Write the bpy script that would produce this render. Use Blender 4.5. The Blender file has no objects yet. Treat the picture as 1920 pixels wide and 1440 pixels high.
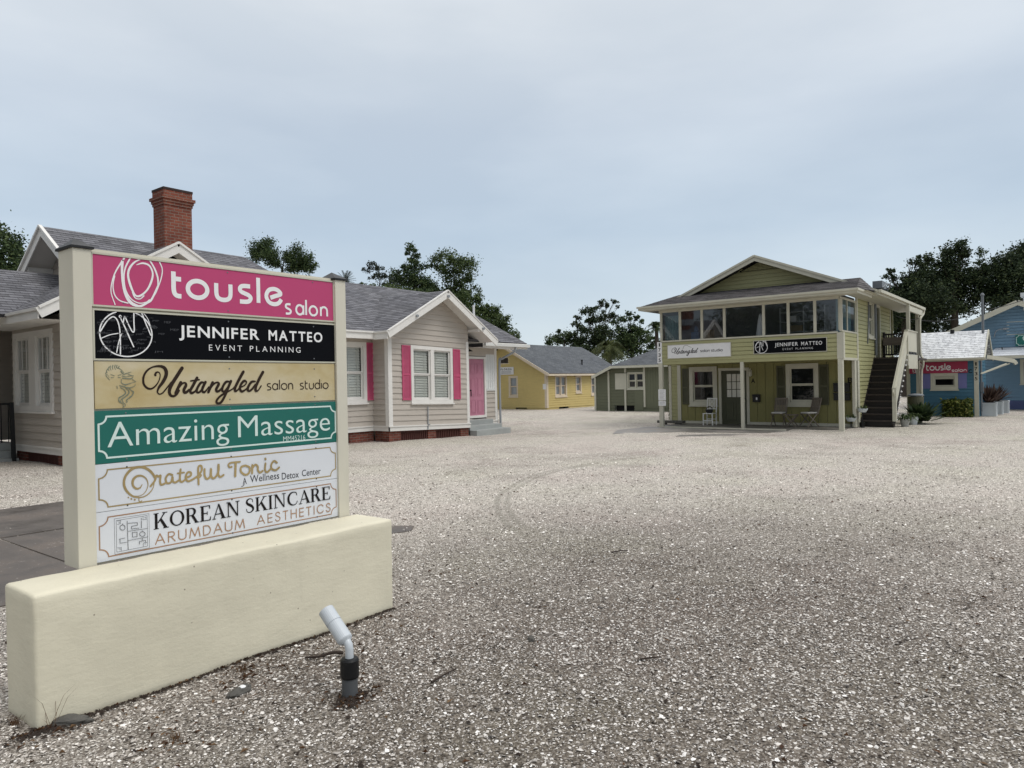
import bpy, bmesh, math, random
import numpy as np
from mathutils import Vector, Matrix
R = math.radians
SC = bpy.context.scene
COL = SC.collection

# ------------------------------------------------------------------ camera
# world axes follow the lot: +X runs along the street-side fronts, +Y along the rows' sides
cam_d = bpy.data.cameras.new('camera'); cam = bpy.data.objects.new('camera', cam_d); COL.objects.link(cam)
YAW, PITCH, ROLL = R(38.168), R(-0.1215), R(-1.0832)
fw = Vector((math.cos(YAW)*math.cos(PITCH), math.sin(YAW)*math.cos(PITCH), math.sin(PITCH)))
rt = Vector((math.sin(YAW), -math.cos(YAW), 0)); up = rt.cross(fw)
r2 = math.cos(ROLL)*rt + math.sin(ROLL)*up; u2 = -math.sin(ROLL)*rt + math.cos(ROLL)*up
cam.matrix_world = Matrix(((r2.x, u2.x, -fw.x, 0), (r2.y, u2.y, -fw.y, 0), (r2.z, u2.z, -fw.z, 1.75), (0, 0, 0, 1)))
cam_d.sensor_fit = 'HORIZONTAL'; cam_d.sensor_width = 36.0; cam_d.lens = 36.0*1347.96/1920.0
cam_d.clip_start = 0.05; cam_d.clip_end = 3000
SC.camera = cam
SC.view_settings.view_transform = 'Standard'; SC.view_settings.look = 'None'
SC.view_settings.exposure = 0.0; SC.view_settings.gamma = 1.0; SC.view_settings.use_curve_mapping = False

# ------------------------------------------------------------------ sky and sun (overcast)
SUN_EL, SUN_AZ = R(56), R(-84)          # azimuth measured from +X towards +Y
W = bpy.data.worlds.new('World'); SC.world = W; W.use_nodes = True
nt = W.node_tree; nt.nodes.clear(); N = nt.nodes.new; Lk = nt.links.new
wo = N('ShaderNodeOutputWorld'); add = N('ShaderNodeAddShader')
sky = N('ShaderNodeTexSky'); sky.sky_type = 'NISHITA'; sky.sun_disc = False
sky.sun_elevation = SUN_EL; sky.sun_rotation = math.pi/2 - SUN_AZ
bg1 = N('ShaderNodeBackground'); bg1.inputs['Strength'].default_value = 0.012
Lk(sky.outputs[0], bg1.inputs[0])
tc = N('ShaderNodeTexCoord'); sep = N('ShaderNodeSeparateXYZ'); Lk(tc.outputs['Generated'], sep.inputs[0])
rp = N('ShaderNodeValToRGB'); Lk(sep.outputs['Z'], rp.inputs[0])
cr = rp.color_ramp
stops = [(0.0, (.70, .775, .815)), (0.08, (.635, .725, .79)), (0.20, (.54, .64, .74)), (0.33, (.585, .66, .745)), (0.46, (.745, .79, .83)), (0.70, (1.25, 1.26, 1.27)), (1.0, (1.75, 1.75, 1.74))]
while len(cr.elements) < len(stops): cr.elements.new(0.5)
for e, (p, c) in zip(cr.elements, stops): e.position = p; e.color = (*c, 1)
mp = N('ShaderNodeMapping'); mp.inputs['Scale'].default_value = (1.3, 1.3, 4.2); Lk(tc.outputs['Generated'], mp.inputs[0])
nz = N('ShaderNodeTexNoise'); nz.inputs['Scale'].default_value = 1.6; nz.inputs['Detail'].default_value = 5; nz.inputs['Roughness'].default_value = .5
Lk(mp.outputs[0], nz.inputs['Vector'])
r3 = N('ShaderNodeValToRGB'); Lk(nz.outputs['Fac'], r3.inputs[0])
r3.color_ramp.elements[0].position = .34; r3.color_ramp.elements[0].color = (.90, .92, .945, 1)
r3.color_ramp.elements[1].position = .66; r3.color_ramp.elements[1].color = (1.10, 1.085, 1.07, 1)
mx = N('ShaderNodeMix'); mx.data_type = 'RGBA'; mx.blend_type = 'MULTIPLY'; mx.inputs[0].default_value = 1.0
Lk(rp.outputs[0], mx.inputs[6]); Lk(r3.outputs[0], mx.inputs[7])
# unseen sky on the -X side dimmed, added to deepen shade on -X fronts
wst = N('ShaderNodeMapRange'); wst.interpolation_type = 'SMOOTHSTEP'; Lk(sep.outputs['X'], wst.inputs['Value'])
for i_, v_ in ((1, -.95), (2, .25), (3, .58), (4, 1.0)): wst.inputs[i_].default_value = v_
mw = N('ShaderNodeMix'); mw.data_type = 'RGBA'; mw.blend_type = 'MULTIPLY'; mw.inputs[0].default_value = 1.0
Lk(mx.outputs[2], mw.inputs[6]); Lk(wst.outputs[0], mw.inputs[7])
bg2 = N('ShaderNodeBackground'); bg2.inputs['Strength'].default_value = 0.95; Lk(mw.outputs[2], bg2.inputs[0])
Lk(bg1.outputs[0], add.inputs[0]); Lk(bg2.outputs[0], add.inputs[1]); Lk(add.outputs[0], wo.inputs[0])
sd = bpy.data.lights.new('sun', 'SUN'); so = bpy.data.objects.new('sun', sd); COL.objects.link(so)
sd.energy = 1.35; sd.angle = R(24); sd.color = (1.0, .965, .91)
sdir = Vector((math.cos(SUN_EL)*math.cos(SUN_AZ), math.cos(SUN_EL)*math.sin(SUN_AZ), math.sin(SUN_EL)))
so.rotation_euler = sdir.to_track_quat('Z', 'Y').to_euler(); so.location = (0, -10, 30)

# ------------------------------------------------------------------ materials
MAT = {}
class NT:
    def __init__(s, name):
        m = bpy.data.materials.new(name); m.use_nodes = True; s.m = m; s.t = m.node_tree; s.t.nodes.clear()
        s.out = s.n('ShaderNodeOutputMaterial'); MAT[name] = m
    def n(s, t, **k):
        nd = s.t.nodes.new(t)
        for a, v in k.items(): setattr(nd, a, v)
        return nd
    def l(s, a, b): s.t.links.new(a, b)
    def bsdf(s, rough=.6, spec=.4, col=None):
        b = s.n('ShaderNodeBsdfPrincipled'); b.inputs['Roughness'].default_value = rough
        b.inputs['Specular IOR Level'].default_value = spec
        if col: b.inputs['Base Color'].default_value = (*col, 1)
        s.l(b.outputs[0], s.out.inputs[0]); return b
    def noise(s, vec, scale, detail=4, rough=.55):
        n = s.n('ShaderNodeTexNoise'); n.inputs['Scale'].default_value = scale; n.inputs['Detail'].default_value = detail; n.inputs['Roughness'].default_value = rough
        if vec is not None: s.l(vec, n.inputs['Vector'])
        return n.outputs['Fac']
    def ramp(s, fac, st, interp='LINEAR'):
        r = s.n('ShaderNodeValToRGB'); r.color_ramp.interpolation = interp
        while len(r.color_ramp.elements) < len(st): r.color_ramp.elements.new(.5)
        for e, (p, c) in zip(r.color_ramp.elements, st): e.position = p; e.color = (*c, 1) if len(c) == 3 else c
        s.l(fac, r.inputs[0]); return r.outputs[0]
    def mix(s, a, b, fac, mode='MIX'):
        m = s.n('ShaderNodeMix', data_type='RGBA', blend_type=mode)
        for v, i in ((a, 6), (b, 7), (fac, 0)):
            if hasattr(v, 'is_linked') or hasattr(v, 'links'): s.l(v, m.inputs[i])
            else: m.inputs[i].default_value = (*v, 1) if isinstance(v, tuple) else v
        return m.outputs[2]
    def math(s, op, a, b=None):
        m = s.n('ShaderNodeMath', operation=op)
        for i, v in enumerate((a, b)):
            if v is None: continue
            if hasattr(v, 'links'): s.l(v, m.inputs[i])
            else: m.inputs[i].default_value = v
        return m.outputs[0]
    def bump(s, h, b, strength=.3, dist=.01):
        n = s.n('ShaderNodeBump'); n.inputs['Strength'].default_value = strength; n.inputs['Distance'].default_value = dist
        s.l(h, n.inputs['Height']); s.l(n.outputs[0], b.inputs['Normal'])
    def mapped(s, src='Object', scale=(1, 1, 1)):
        t = s.n('ShaderNodeTexCoord'); m = s.n('ShaderNodeMapping'); m.inputs['Scale'].default_value = scale
        s.l(t.outputs[src], m.inputs[0]); return m.outputs[0]

def scl(c, k): return tuple(min(1, max(0, v*k)) for v in c)
def paint(name, col, rough=.55, grain=(1, 1, 1), var=.10, dirt=.25, spec=.35, bump=.12):
    t = NT(name); b = t.bsdf(rough, spec); v = t.mapped('Object', grain)
    a = t.noise(v, 3.0, 5); f = t.noise(v, 38, 3); w = t.noise(t.mapped('Object', (1.1, 1.1, .5)), 1.3, 6, .7)
    base = t.ramp(a, [(.3, scl(col, 1-var)), (.7, scl(col, 1+var*.6))])
    d = t.ramp(w, [(.52, (0, 0, 0)), (.78, (dirt,)*3)])
    c = t.mix(base, scl(col, .62), d); t.l(c, b.inputs['Base Color'])
    t.l(t.ramp(a, [(.3, (rough-.08,)*3), (.7, (rough+.1,)*3)]), b.inputs['Roughness'])
    t.bump(f, b, bump, .004); return t.m
G = (1, 1, 1)
WOODX = (.6, .6, 9)
paint('cottage_siding', (.465, .42, .37), .6, WOODX, .07, .28)
paint('cottage_trim', (.72, .70, .665), .5, G, .05, .2)
paint('pink_paint', (.50, .085, .17), .5, G, .08, .2)
paint('door_pink', (.47, .20, .275), .5, G, .06, .15)
paint('step_grey', (.34, .355, .345), .75, G, .12, .35)
paint('yellow_siding', (.66, .53, .225), .6, WOODX, .07, .28)
paint('yellow_trim', (.68, .58, .45), .55, G, .06, .2)
paint('sage_siding', (.155, .165, .11), .65, WOODX, .08, .3)
paint('sage_trim', (.56, .55, .46), .55, G, .06, .25)
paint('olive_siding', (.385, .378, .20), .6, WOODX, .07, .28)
paint('olive_shaded', (.23, .215, .085), .65, (1, 1, .3), .08, .25)  # same olive paint as the siding, darkened in colour for the porch shade
paint('cream_trim', (.52, .505, .415), .55, G, .06, .25)
paint('shutter_olive', (.085, .085, .05), .6, G, .08, .2)
paint('door_olive', (.075, .078, .048), .55, G, .08, .2)
paint('blue_siding', (.062, .165, .245), .6, WOODX, .08, .3)
paint('blue_pale', (.15, .255, .355), .6, WOODX, .08, .3)
paint('lavender', (.155, .16, .36), .6, G, .06, .2)
paint('dark_stain', (.020, .016, .015), .55, (3, 3, .7), .3, .3)
paint('tread_wood', (.055, .043, .038), .65, (1.2, 9, 3), .3, .5)
def stucco(name, col):
    t = NT(name); b = t.bsdf(.62, .3); v = t.mapped('Object'); tr = t.noise(t.mapped('Object', (1, 1, 2.4)), 7, 6, .62); fi = t.noise(v, 55, 4, .65); lg = t.noise(t.mapped('Object', (1, 1, .7)), 1.6, 6, .65)
    c = t.ramp(lg, [(.30, scl(col, .90)), (.55, col), (.75, scl(col, 1.05))])
    st = t.math('MULTIPLY', t.ramp(t.noise(t.mapped('Object', (3.2, 3.2, .28)), 2.1, 5, .7), [(.58, (0, 0, 0)), (.74, (1, 1, 1))]), t.ramp(fi, [(.35, (.2, .2, .2)), (.65, (.8, .8, .8))]))
    c = t.mix(c, (.40, .355, .27), t.math('MULTIPLY', st, .30))
    sc = t.n('ShaderNodeTexVoronoi', feature='F1'); sc.inputs['Scale'].default_value = 9; t.l(v, sc.inputs['Vector'])
    c = t.mix(c, (.16, .13, .10), t.ramp(sc.outputs['Distance'], [(.030, (.8, .8, .8)), (.055, (0, 0, 0))]))
    t.l(c, b.inputs['Base Color']); t.bump(t.math('ADD', t.math('MULTIPLY', tr, 1.6), t.math('MULTIPLY', fi, .35)), b, .24, .012)
stucco('sign_cream', (.68, .635, .495))
paint('sign_post', (.60, .57, .475), .55, (1, 1, .4), .05, .3)
paint('panel_pink', (.47, .05, .155), .42, G, .035, .1, .4, .03)
paint('panel_black', (.0035, .004, .006), .55, G, .1, .1, .07, .03)
paint('panel_white', (.66, .68, .72), .42, G, .03, .12, .4, .03)
paint('panel_green', (.008, .13, .105), .42, G, .05, .1, .4, .03)
paint('letter_white', (.80, .80, .80), .45, G, .02, .05, .4, .02)
paint('letter_palegreen', (.62, .74, .70), .45, G, .02, .05, .4, .02)
paint('letter_black', (.012, .010, .010), .45, G, .05, .05, .15, .02)
paint('letter_brown', (.030, .018, .012), .45, G, .25, .1, .15, .02)
paint('letter_grey', (.055, .057, .065), .45, G, .1, .1, .4, .02)
paint('letter_gold', (.36, .265, .115), .42, G, .18, .1, .5, .02)
paint('letter_copper', (.36, .205, .115), .42, G, .15, .1, .5, .02)
paint('letter_sage', (.17, .20, .15), .45, G, .1, .1, .4, .02)
paint('banner_red', (.36, .035, .085), .5, G, .05, .15)
paint('white_vinyl', (.78, .78, .78), .45, G, .03, .12)
paint('black_metal', (.012, .012, .013), .45, G, .15, .1)
paint('rubber_black', (.005, .005, .006), .5, G, .1, .1)
paint('lamp_grey', (.50, .535, .565), .35, G, .04, .12, .5, .05)
paint('pipe_grey', (.085, .09, .095), .55, G, .1, .3)
paint('conduit', (.15, .165, .18), .5, G, .08, .35)
paint('galvanised', (.30, .32, .34), .45, G, .08, .3)
paint('gutter_white', (.66, .66, .64), .4, G, .04, .25)
paint('flashing', (.58, .63, .66), .4, G, .08, .3)
paint('grey_wood', (.17, .145, .12), .7, (1, 1, 6), .2, .3)
paint('cushion', (.52, .51, .48), .8, G, .05, .15)
paint('chair_white', (.66, .66, .64), .5, G, .05, .2)
paint('blind', (.66, .645, .58), .6, G, .04, .1)
paint('curtain_cloth', (.55, .56, .58), .8, G, .08, .15)
paint('curtain_teal', (.20, .27, .28), .8, (5, 5, .4), .15, .1)
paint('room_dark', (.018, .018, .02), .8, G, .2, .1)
paint('room_wall', (.22, .22, .23), .8, G, .1, .1)
paint('room_floor', (.06, .05, .045), .6, G, .1, .1)
paint('cardboard', (.36, .27, .17), .8, G, .06, .1)
paint('box_blue', (.12, .22, .38), .6, G, .06, .1)
paint('planter_white', (.56, .60, .62), .5, G, .05, .25)
paint('pot_grey', (.36, .36, .34), .7, G, .15, .3)
paint('soil', (.02, .014, .01), .95, (6, 6, 6), .4, .3)
paint('twig', (.035, .024, .018), .9, (4, 4, 4), .3, .3)
paint('stone_grey', (.11, .105, .095), .9, (5, 5, 5), .3, .3, .2, .6)
paint('bark', (.07, .058, .048), .9, (4, 4, 1), .3, .3, .2, .8)
paint('wire_black', (.02, .02, .02), .6, G, .1, .1)
paint('lattice_white', (.68, .69, .68), .5, G, .05, .2)

def aged_cream(name):      # the cream panel has yellowed unevenly
    t = NT(name); b = t.bsdf(.42, .4); v = t.mapped('Object', (1.6, 1, 2.6))
    c = t.ramp(t.noise(v, 1.1, 4, .6), [(.35, (.56, .49, .335)), (.52, (.50, .415, .235)), (.68, (.42, .315, .135))])
    t.l(c, b.inputs['Base Color'])
aged_cream('panel_cream')

def shingle(name, col, var=.28, bw=.30, bh=.14, hi=None, moss=.3):
    t = NT(name); b = t.bsdf(.92, .2)
    uv = t.n('ShaderNodeUVMap'); br = t.n('ShaderNodeTexBrick'); t.l(uv.outputs[0], br.inputs['Vector'])
    br.inputs['Scale'].default_value = 1; br.inputs['Brick Width'].default_value = bw; br.inputs['Row Height'].default_value = bh
    br.inputs['Mortar Size'].default_value = .006; br.inputs['Bias'].default_value = 0; br.inputs['Mortar Smooth'].default_value = .3
    br.inputs['Color1'].default_value = (*scl(col, 1-var), 1); br.inputs['Color2'].default_value = (*scl(col, 1+var), 1); br.inputs['Mortar'].default_value = (*scl(col, .38), 1)
    v = t.mapped('Object', (1, 1, 1))
    c = t.mix(br.outputs['Color'], t.ramp(t.noise(v, 55, 3, .7), [(.3, (.55, .55, .55)), (.7, (1.35, 1.35, 1.35))]), .8, 'MULTIPLY')
    c = t.mix(c, t.ramp(t.noise(v, .9, 5, .65), [(.35, (.84, .84, .86)), (.65, (1.08, 1.07, 1.06))]), .9, 'MULTIPLY')
    if hi: c = t.mix(c, hi, t.ramp(t.noise(v, 6, 5, .7), [(.47, (0, 0, 0)), (.56, (1, 1, 1))]))
    t.l(c, b.inputs['Base Color'])
    h = t.math('ADD', t.math('MULTIPLY', br.outputs['Fac'], -1.0), t.noise(v, 70, 2)); t.bump(h, b, .5, .012)
shingle('shingle_cottage', (.165, .165, .178))
shingle('shingle_brown', (.115, .108, .108), .45)
shingle('shingle_slate', (.13, .14, .152), .16)
shingle('shingle_white', (.66, .675, .69), .13, .26, .15, (.74, .755, .77))
shingle('metal_pale', (.60, .63, .67), .08, 3, .4)

def brick(name, c1, c2, mortar, scale=1):
    t = NT(name); b = t.bsdf(.88, .25); uv = t.n('ShaderNodeUVMap'); br = t.n('ShaderNodeTexBrick'); t.l(uv.outputs[0], br.inputs['Vector'])
    br.inputs['Scale'].default_value = 1; br.inputs['Brick Width'].default_value = .21; br.inputs['Row Height'].default_value = .075; br.inputs['Mortar Size'].default_value = .008
    br.inputs['Mortar Smooth'].default_value = .2
    br.inputs['Color1'].default_value = (*c1, 1); br.inputs['Color2'].default_value = (*c2, 1); br.inputs['Mortar'].default_value = (*mortar, 1)
    v = t.mapped('Object'); c = t.mix(br.outputs['Color'], t.ramp(t.noise(v, 4, 6, .7), [(.3, (.6, .6, .6)), (.7, (1.2, 1.15, 1.1))]), .9, 'MULTIPLY')
    t.l(c, b.inputs['Base Color']); t.bump(t.math('ADD', t.math('MULTIPLY', br.outputs['Fac'], -1.2), t.noise(v, 40, 3)), b, .6, .012)
brick('brick_red', (.185, .056, .038), (.245, .080, .052), (.24, .185, .155))
brick('brick_base', (.135, .040, .030), (.21, .066, .046), (.19, .15, .13))
paint('brick_cap', (.05, .035, .032), .9, (4, 4, 4), .3, .3, .2, .5)
paint('brick_grille', (.085, .03, .024), .8, G, .12, .3)

def glass(name, tint=(.80, .84, .86), refl=.09):
    t = NT(name); tr = t.n('ShaderNodeBsdfTransparent'); tr.inputs[0].default_value = (*tint, 1)
    gl = t.n('ShaderNodeBsdfGlossy'); gl.inputs['Roughness'].default_value = .02; gl.inputs[0].default_value = (.95, .97, 1, 1)
    lw = t.n('ShaderNodeLayerWeight'); lw.inputs['Blend'].default_value = .25
    f = t.math('ADD', t.math('MULTIPLY', lw.outputs['Fresnel'], .35), refl)
    m = t.n('ShaderNodeMixShader'); t.l(f, m.inputs[0]); t.l(tr.outputs[0], m.inputs[1]); t.l(gl.outputs[0], m.inputs[2]); t.l(m.outputs[0], t.out.inputs[0])
glass('glass', (.86, .89, .90), .035); glass('glass_dim', (.70, .73, .75), .10); glass('glass_blue', (.62, .72, .74), .08)

def leafmat(name, st, trans=.25, rough=.6):
    t = NT(name); b = t.n('ShaderNodeBsdfPrincipled'); b.inputs['Roughness'].default_value = rough; b.inputs['Specular IOR Level'].default_value = .2
    g = t.n('ShaderNodeNewGeometry'); c = t.ramp(g.outputs['Random Per Island'], st)
    v = t.mapped('Object'); c = t.mix(c, t.ramp(t.noise(v, .8, 3), [(.35, (.6, .62, .6)), (.65, (1.25, 1.2, 1.05))]), .8, 'MULTIPLY')
    t.l(c, b.inputs['Base Color']); tl = t.n('ShaderNodeBsdfTranslucent'); t.l(c, tl.inputs[0])
    m = t.n('ShaderNodeMixShader'); m.inputs[0].default_value = trans; t.l(b.outputs[0], m.inputs[1]); t.l(tl.outputs[0], m.inputs[2]); t.l(m.outputs[0], t.out.inputs[0])
leafmat('leaf_dark', [(0, (0.0194, 0.0377, 0.0189)), (.5, (0.0428, 0.0711, 0.0301)), (.85, (0.0817, 0.1214, 0.0490)), (1, (0.1362, 0.1779, 0.0753))])
leafmat('leaf_oak', [(0, (0.0151, 0.0284, 0.0164)), (.5, (0.0340, 0.0547, 0.0274)), (.9, (0.0679, 0.0934, 0.0438)), (1, (0.1039, 0.1320, 0.0547))], .2)
leafmat('leaf_mid', [(0, (0.0326, 0.0562, 0.0221)), (.5, (0.0653, 0.1018, 0.0380)), (1, (0.1387, 0.1755, 0.0790))])
leafmat('leaf_blue', [(0, (.018, .028, .022)), (.5, (.035, .05, .04)), (1, (.075, .095, .08))])
leafmat('leaf_palm', [(0, (.030, .042, .014)), (.5, (.055, .072, .022)), (1, (.10, .115, .04))])
leafmat('leaf_yellow', [(0, (.018, .035, .008)), (.45, (.06, .09, .014)), (.75, (.14, .165, .03)), (1, (.34, .34, .12))])
leafmat('leaf_red', [(0, (.035, .018, .016)), (.5, (.075, .045, .038)), (1, (.12, .085, .07))])
leafmat('leaf_dry', [(0, (.045, .022, .012)), (.5, (.11, .055, .03)), (1, (.20, .13, .075))])

def chip_mat():
    t = NT('shell_chip'); b = t.bsdf(.55, .3); g = t.n('ShaderNodeNewGeometry'); v = t.mapped('Object')
    c = t.ramp(g.outputs['Random Per Island'], [(0, (.045, .038, .033)), (.14, (.15, .135, .12)), (.34, (.33, .31, .285)), (.62, (.50, .472, .44)), (.88, (.66, .64, .61)), (1, (.87, .86, .84))])
    c = t.mix(c, t.ramp(worn(t, v), [(.25, (1.06, 1.04, 1.02)), (1.0, (1.32, 1.27, 1.205))]), 1.0, 'MULTIPLY')
    t.l(c, b.inputs['Base Color'])
def worn(t, v):
    sp = t.n('ShaderNodeSeparateXYZ'); t.l(v, sp.inputs[0]); med = t.noise(v, .9, 6, .65)
    wx = t.math('MULTIPLY', t.math('SUBTRACT', sp.outputs[0], 4.1), .125); wy = t.math('MULTIPLY', t.math('SUBTRACT', sp.outputs[1], 1.8), .17)
    return t.math('ADD', t.math('SQRT', t.math('ADD', t.math('MULTIPLY', wx, wx), t.math('MULTIPLY', wy, wy))), t.math('MULTIPLY', t.math('SUBTRACT', med, .5), 1.0))
chip_mat()
def ground_mat():
    t = NT('shell_ground'); b = t.bsdf(.9, .2); v = t.mapped('Object')
    big = t.noise(v, .16, 5, .6); med = t.noise(v, .9, 6, .65); fine = t.noise(v, 9, 5, .7)
    def vor(s, feat='F1'):
        n = t.n('ShaderNodeTexVoronoi', feature=feat); n.inputs['Scale'].default_value = s; t.l(v, n.inputs['Vector']); return n
    v1 = vor(62); v2 = vor(30); v3 = vor(140)
    def val(n):
        h = t.n('ShaderNodeSeparateColor'); t.l(n.outputs['Color'], h.inputs[0]); return h.outputs[0]
    st = [(0, (.12, .105, .09)), (.12, (.40, .375, .34)), (.4, (.66, .63, .585)), (.8, (.80, .775, .73)), (1, (.90, .885, .85))]
    c1 = t.ramp(val(v1), st); c2 = t.ramp(val(v2), st); c3 = t.ramp(val(v3), st)
    c = t.mix(c1, c2, t.ramp(t.noise(v, 22, 2), [(.52, (0, 0, 0)), (.56, (1, 1, 1))])); c = t.mix(c, c3, t.ramp(t.noise(v, 17, 2), [(.42, (1, 1, 1)), (.46, (0, 0, 0))]))
    gap = t.ramp(v1.outputs['Distance'], [(.34, (1, 1, 1)), (.66, (.30, .27, .25))])
    c = t.mix(c, gap, .75, 'MULTIPLY')
    # damp soil showing through and pinkish, tan and grey drifts
    c = t.mix(c, (.105, .085, .072), t.math('MULTIPLY', t.ramp(t.math('ADD', t.math('MULTIPLY', med, .6), t.math('MULTIPLY', big, .5)), [(.54, (0, 0, 0)), (.70, (1, 1, 1))]), .38))
    c = t.mix(c, t.ramp(t.noise(v, .35, 4), [(.35, (1.0, .93, .895)), (.5, (1, .965, .915)), (.65, (.97, .955, .86))]), .8, 'MULTIPLY')
    c = t.mix(c, t.ramp(fine, [(.3, (.75, .75, .75)), (.7, (1.22, 1.22, 1.22))]), .7, 'MULTIPLY')
    # curved tyre track: a faint double line pressed into the shell
    sp = t.n('ShaderNodeSeparateXYZ'); t.l(v, sp.inputs[0])
    dx = t.math('SUBTRACT', sp.outputs[0], 12.5); dy = t.math('SUBTRACT', sp.outputs[1], 1.0)
    r = t.math('SQRT', t.math('ADD', t.math('MULTIPLY', dx, dx), t.math('MULTIPLY', dy, dy)))
    ring = t.math('ABSOLUTE', t.math('SUBTRACT', t.math('ABSOLUTE', t.math('SUBTRACT', r, 7.12)), .07))
    m1 = t.ramp(ring, [(.02, (1, 1, 1)), (.07, (0, 0, 0))])
    side = t.math('MULTIPLY', t.ramp(t.math('MULTIPLY', t.math('ADD', dy, 0), .1), [(.36, (0, 0, 0)), (.48, (1, 1, 1))]), t.ramp(t.math('MULTIPLY', sp.outputs[0], .05), [(.66, (1, 1, 1)), (.92, (0, 0, 0))]))
    c = t.mix(c, scl((.19, .18, .145), 1), t.math('MULTIPLY', t.math('MULTIPLY', m1, side), t.ramp(med, [(.3, (.25, .25, .25)), (.6, (.5, .5, .5))])))
    # worn, damp ground where cars turn in by the sign
    wr = worn(t, v)
    c = t.mix(c, (.30, .278, .258), t.ramp(wr, [(.25, (.97,)*3), (1.0, (0, 0, 0))]), 'MULTIPLY')
    t.l(c, b.inputs['Base Color'])
    t.bump(t.math('ADD', t.math('MULTIPLY', v1.outputs['Distance'], -1.0), t.math('MULTIPLY', fine, .8)), b, .7, .014)
ground_mat()
def slab_mat(name, col, k=1):
    t = NT(name); b = t.bsdf(.6, .4); v = t.mapped('Object')
    w = t.noise(v, .8, 6, .7); f = t.noise(v, 30, 4, .7)
    c = t.ramp(w, [(.32, scl(col, .62)), (.5, col), (.68, scl((col[0]*1.05, col[1], col[2]*.95), 1.45))])
    c = t.mix(c, (.45, .43, .40), t.ramp(t.math('ADD', f, t.math('MULTIPLY', w, .3)), [(.80, (0, 0, 0)), (.86, (1, 1, 1))]))
    t.l(c, b.inputs['Base Color']); t.l(t.ramp(w, [(.35, (.28,)*3), (.6, (.75,)*3)]), b.inputs['Roughness']); t.bump(f, b, .3, .006)
slab_mat('wet_concrete', (.10, .086, .076)); slab_mat('porch_concrete', (.10, .095, .085)); slab_mat('patch_concrete', (.21, .195, .18))


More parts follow.
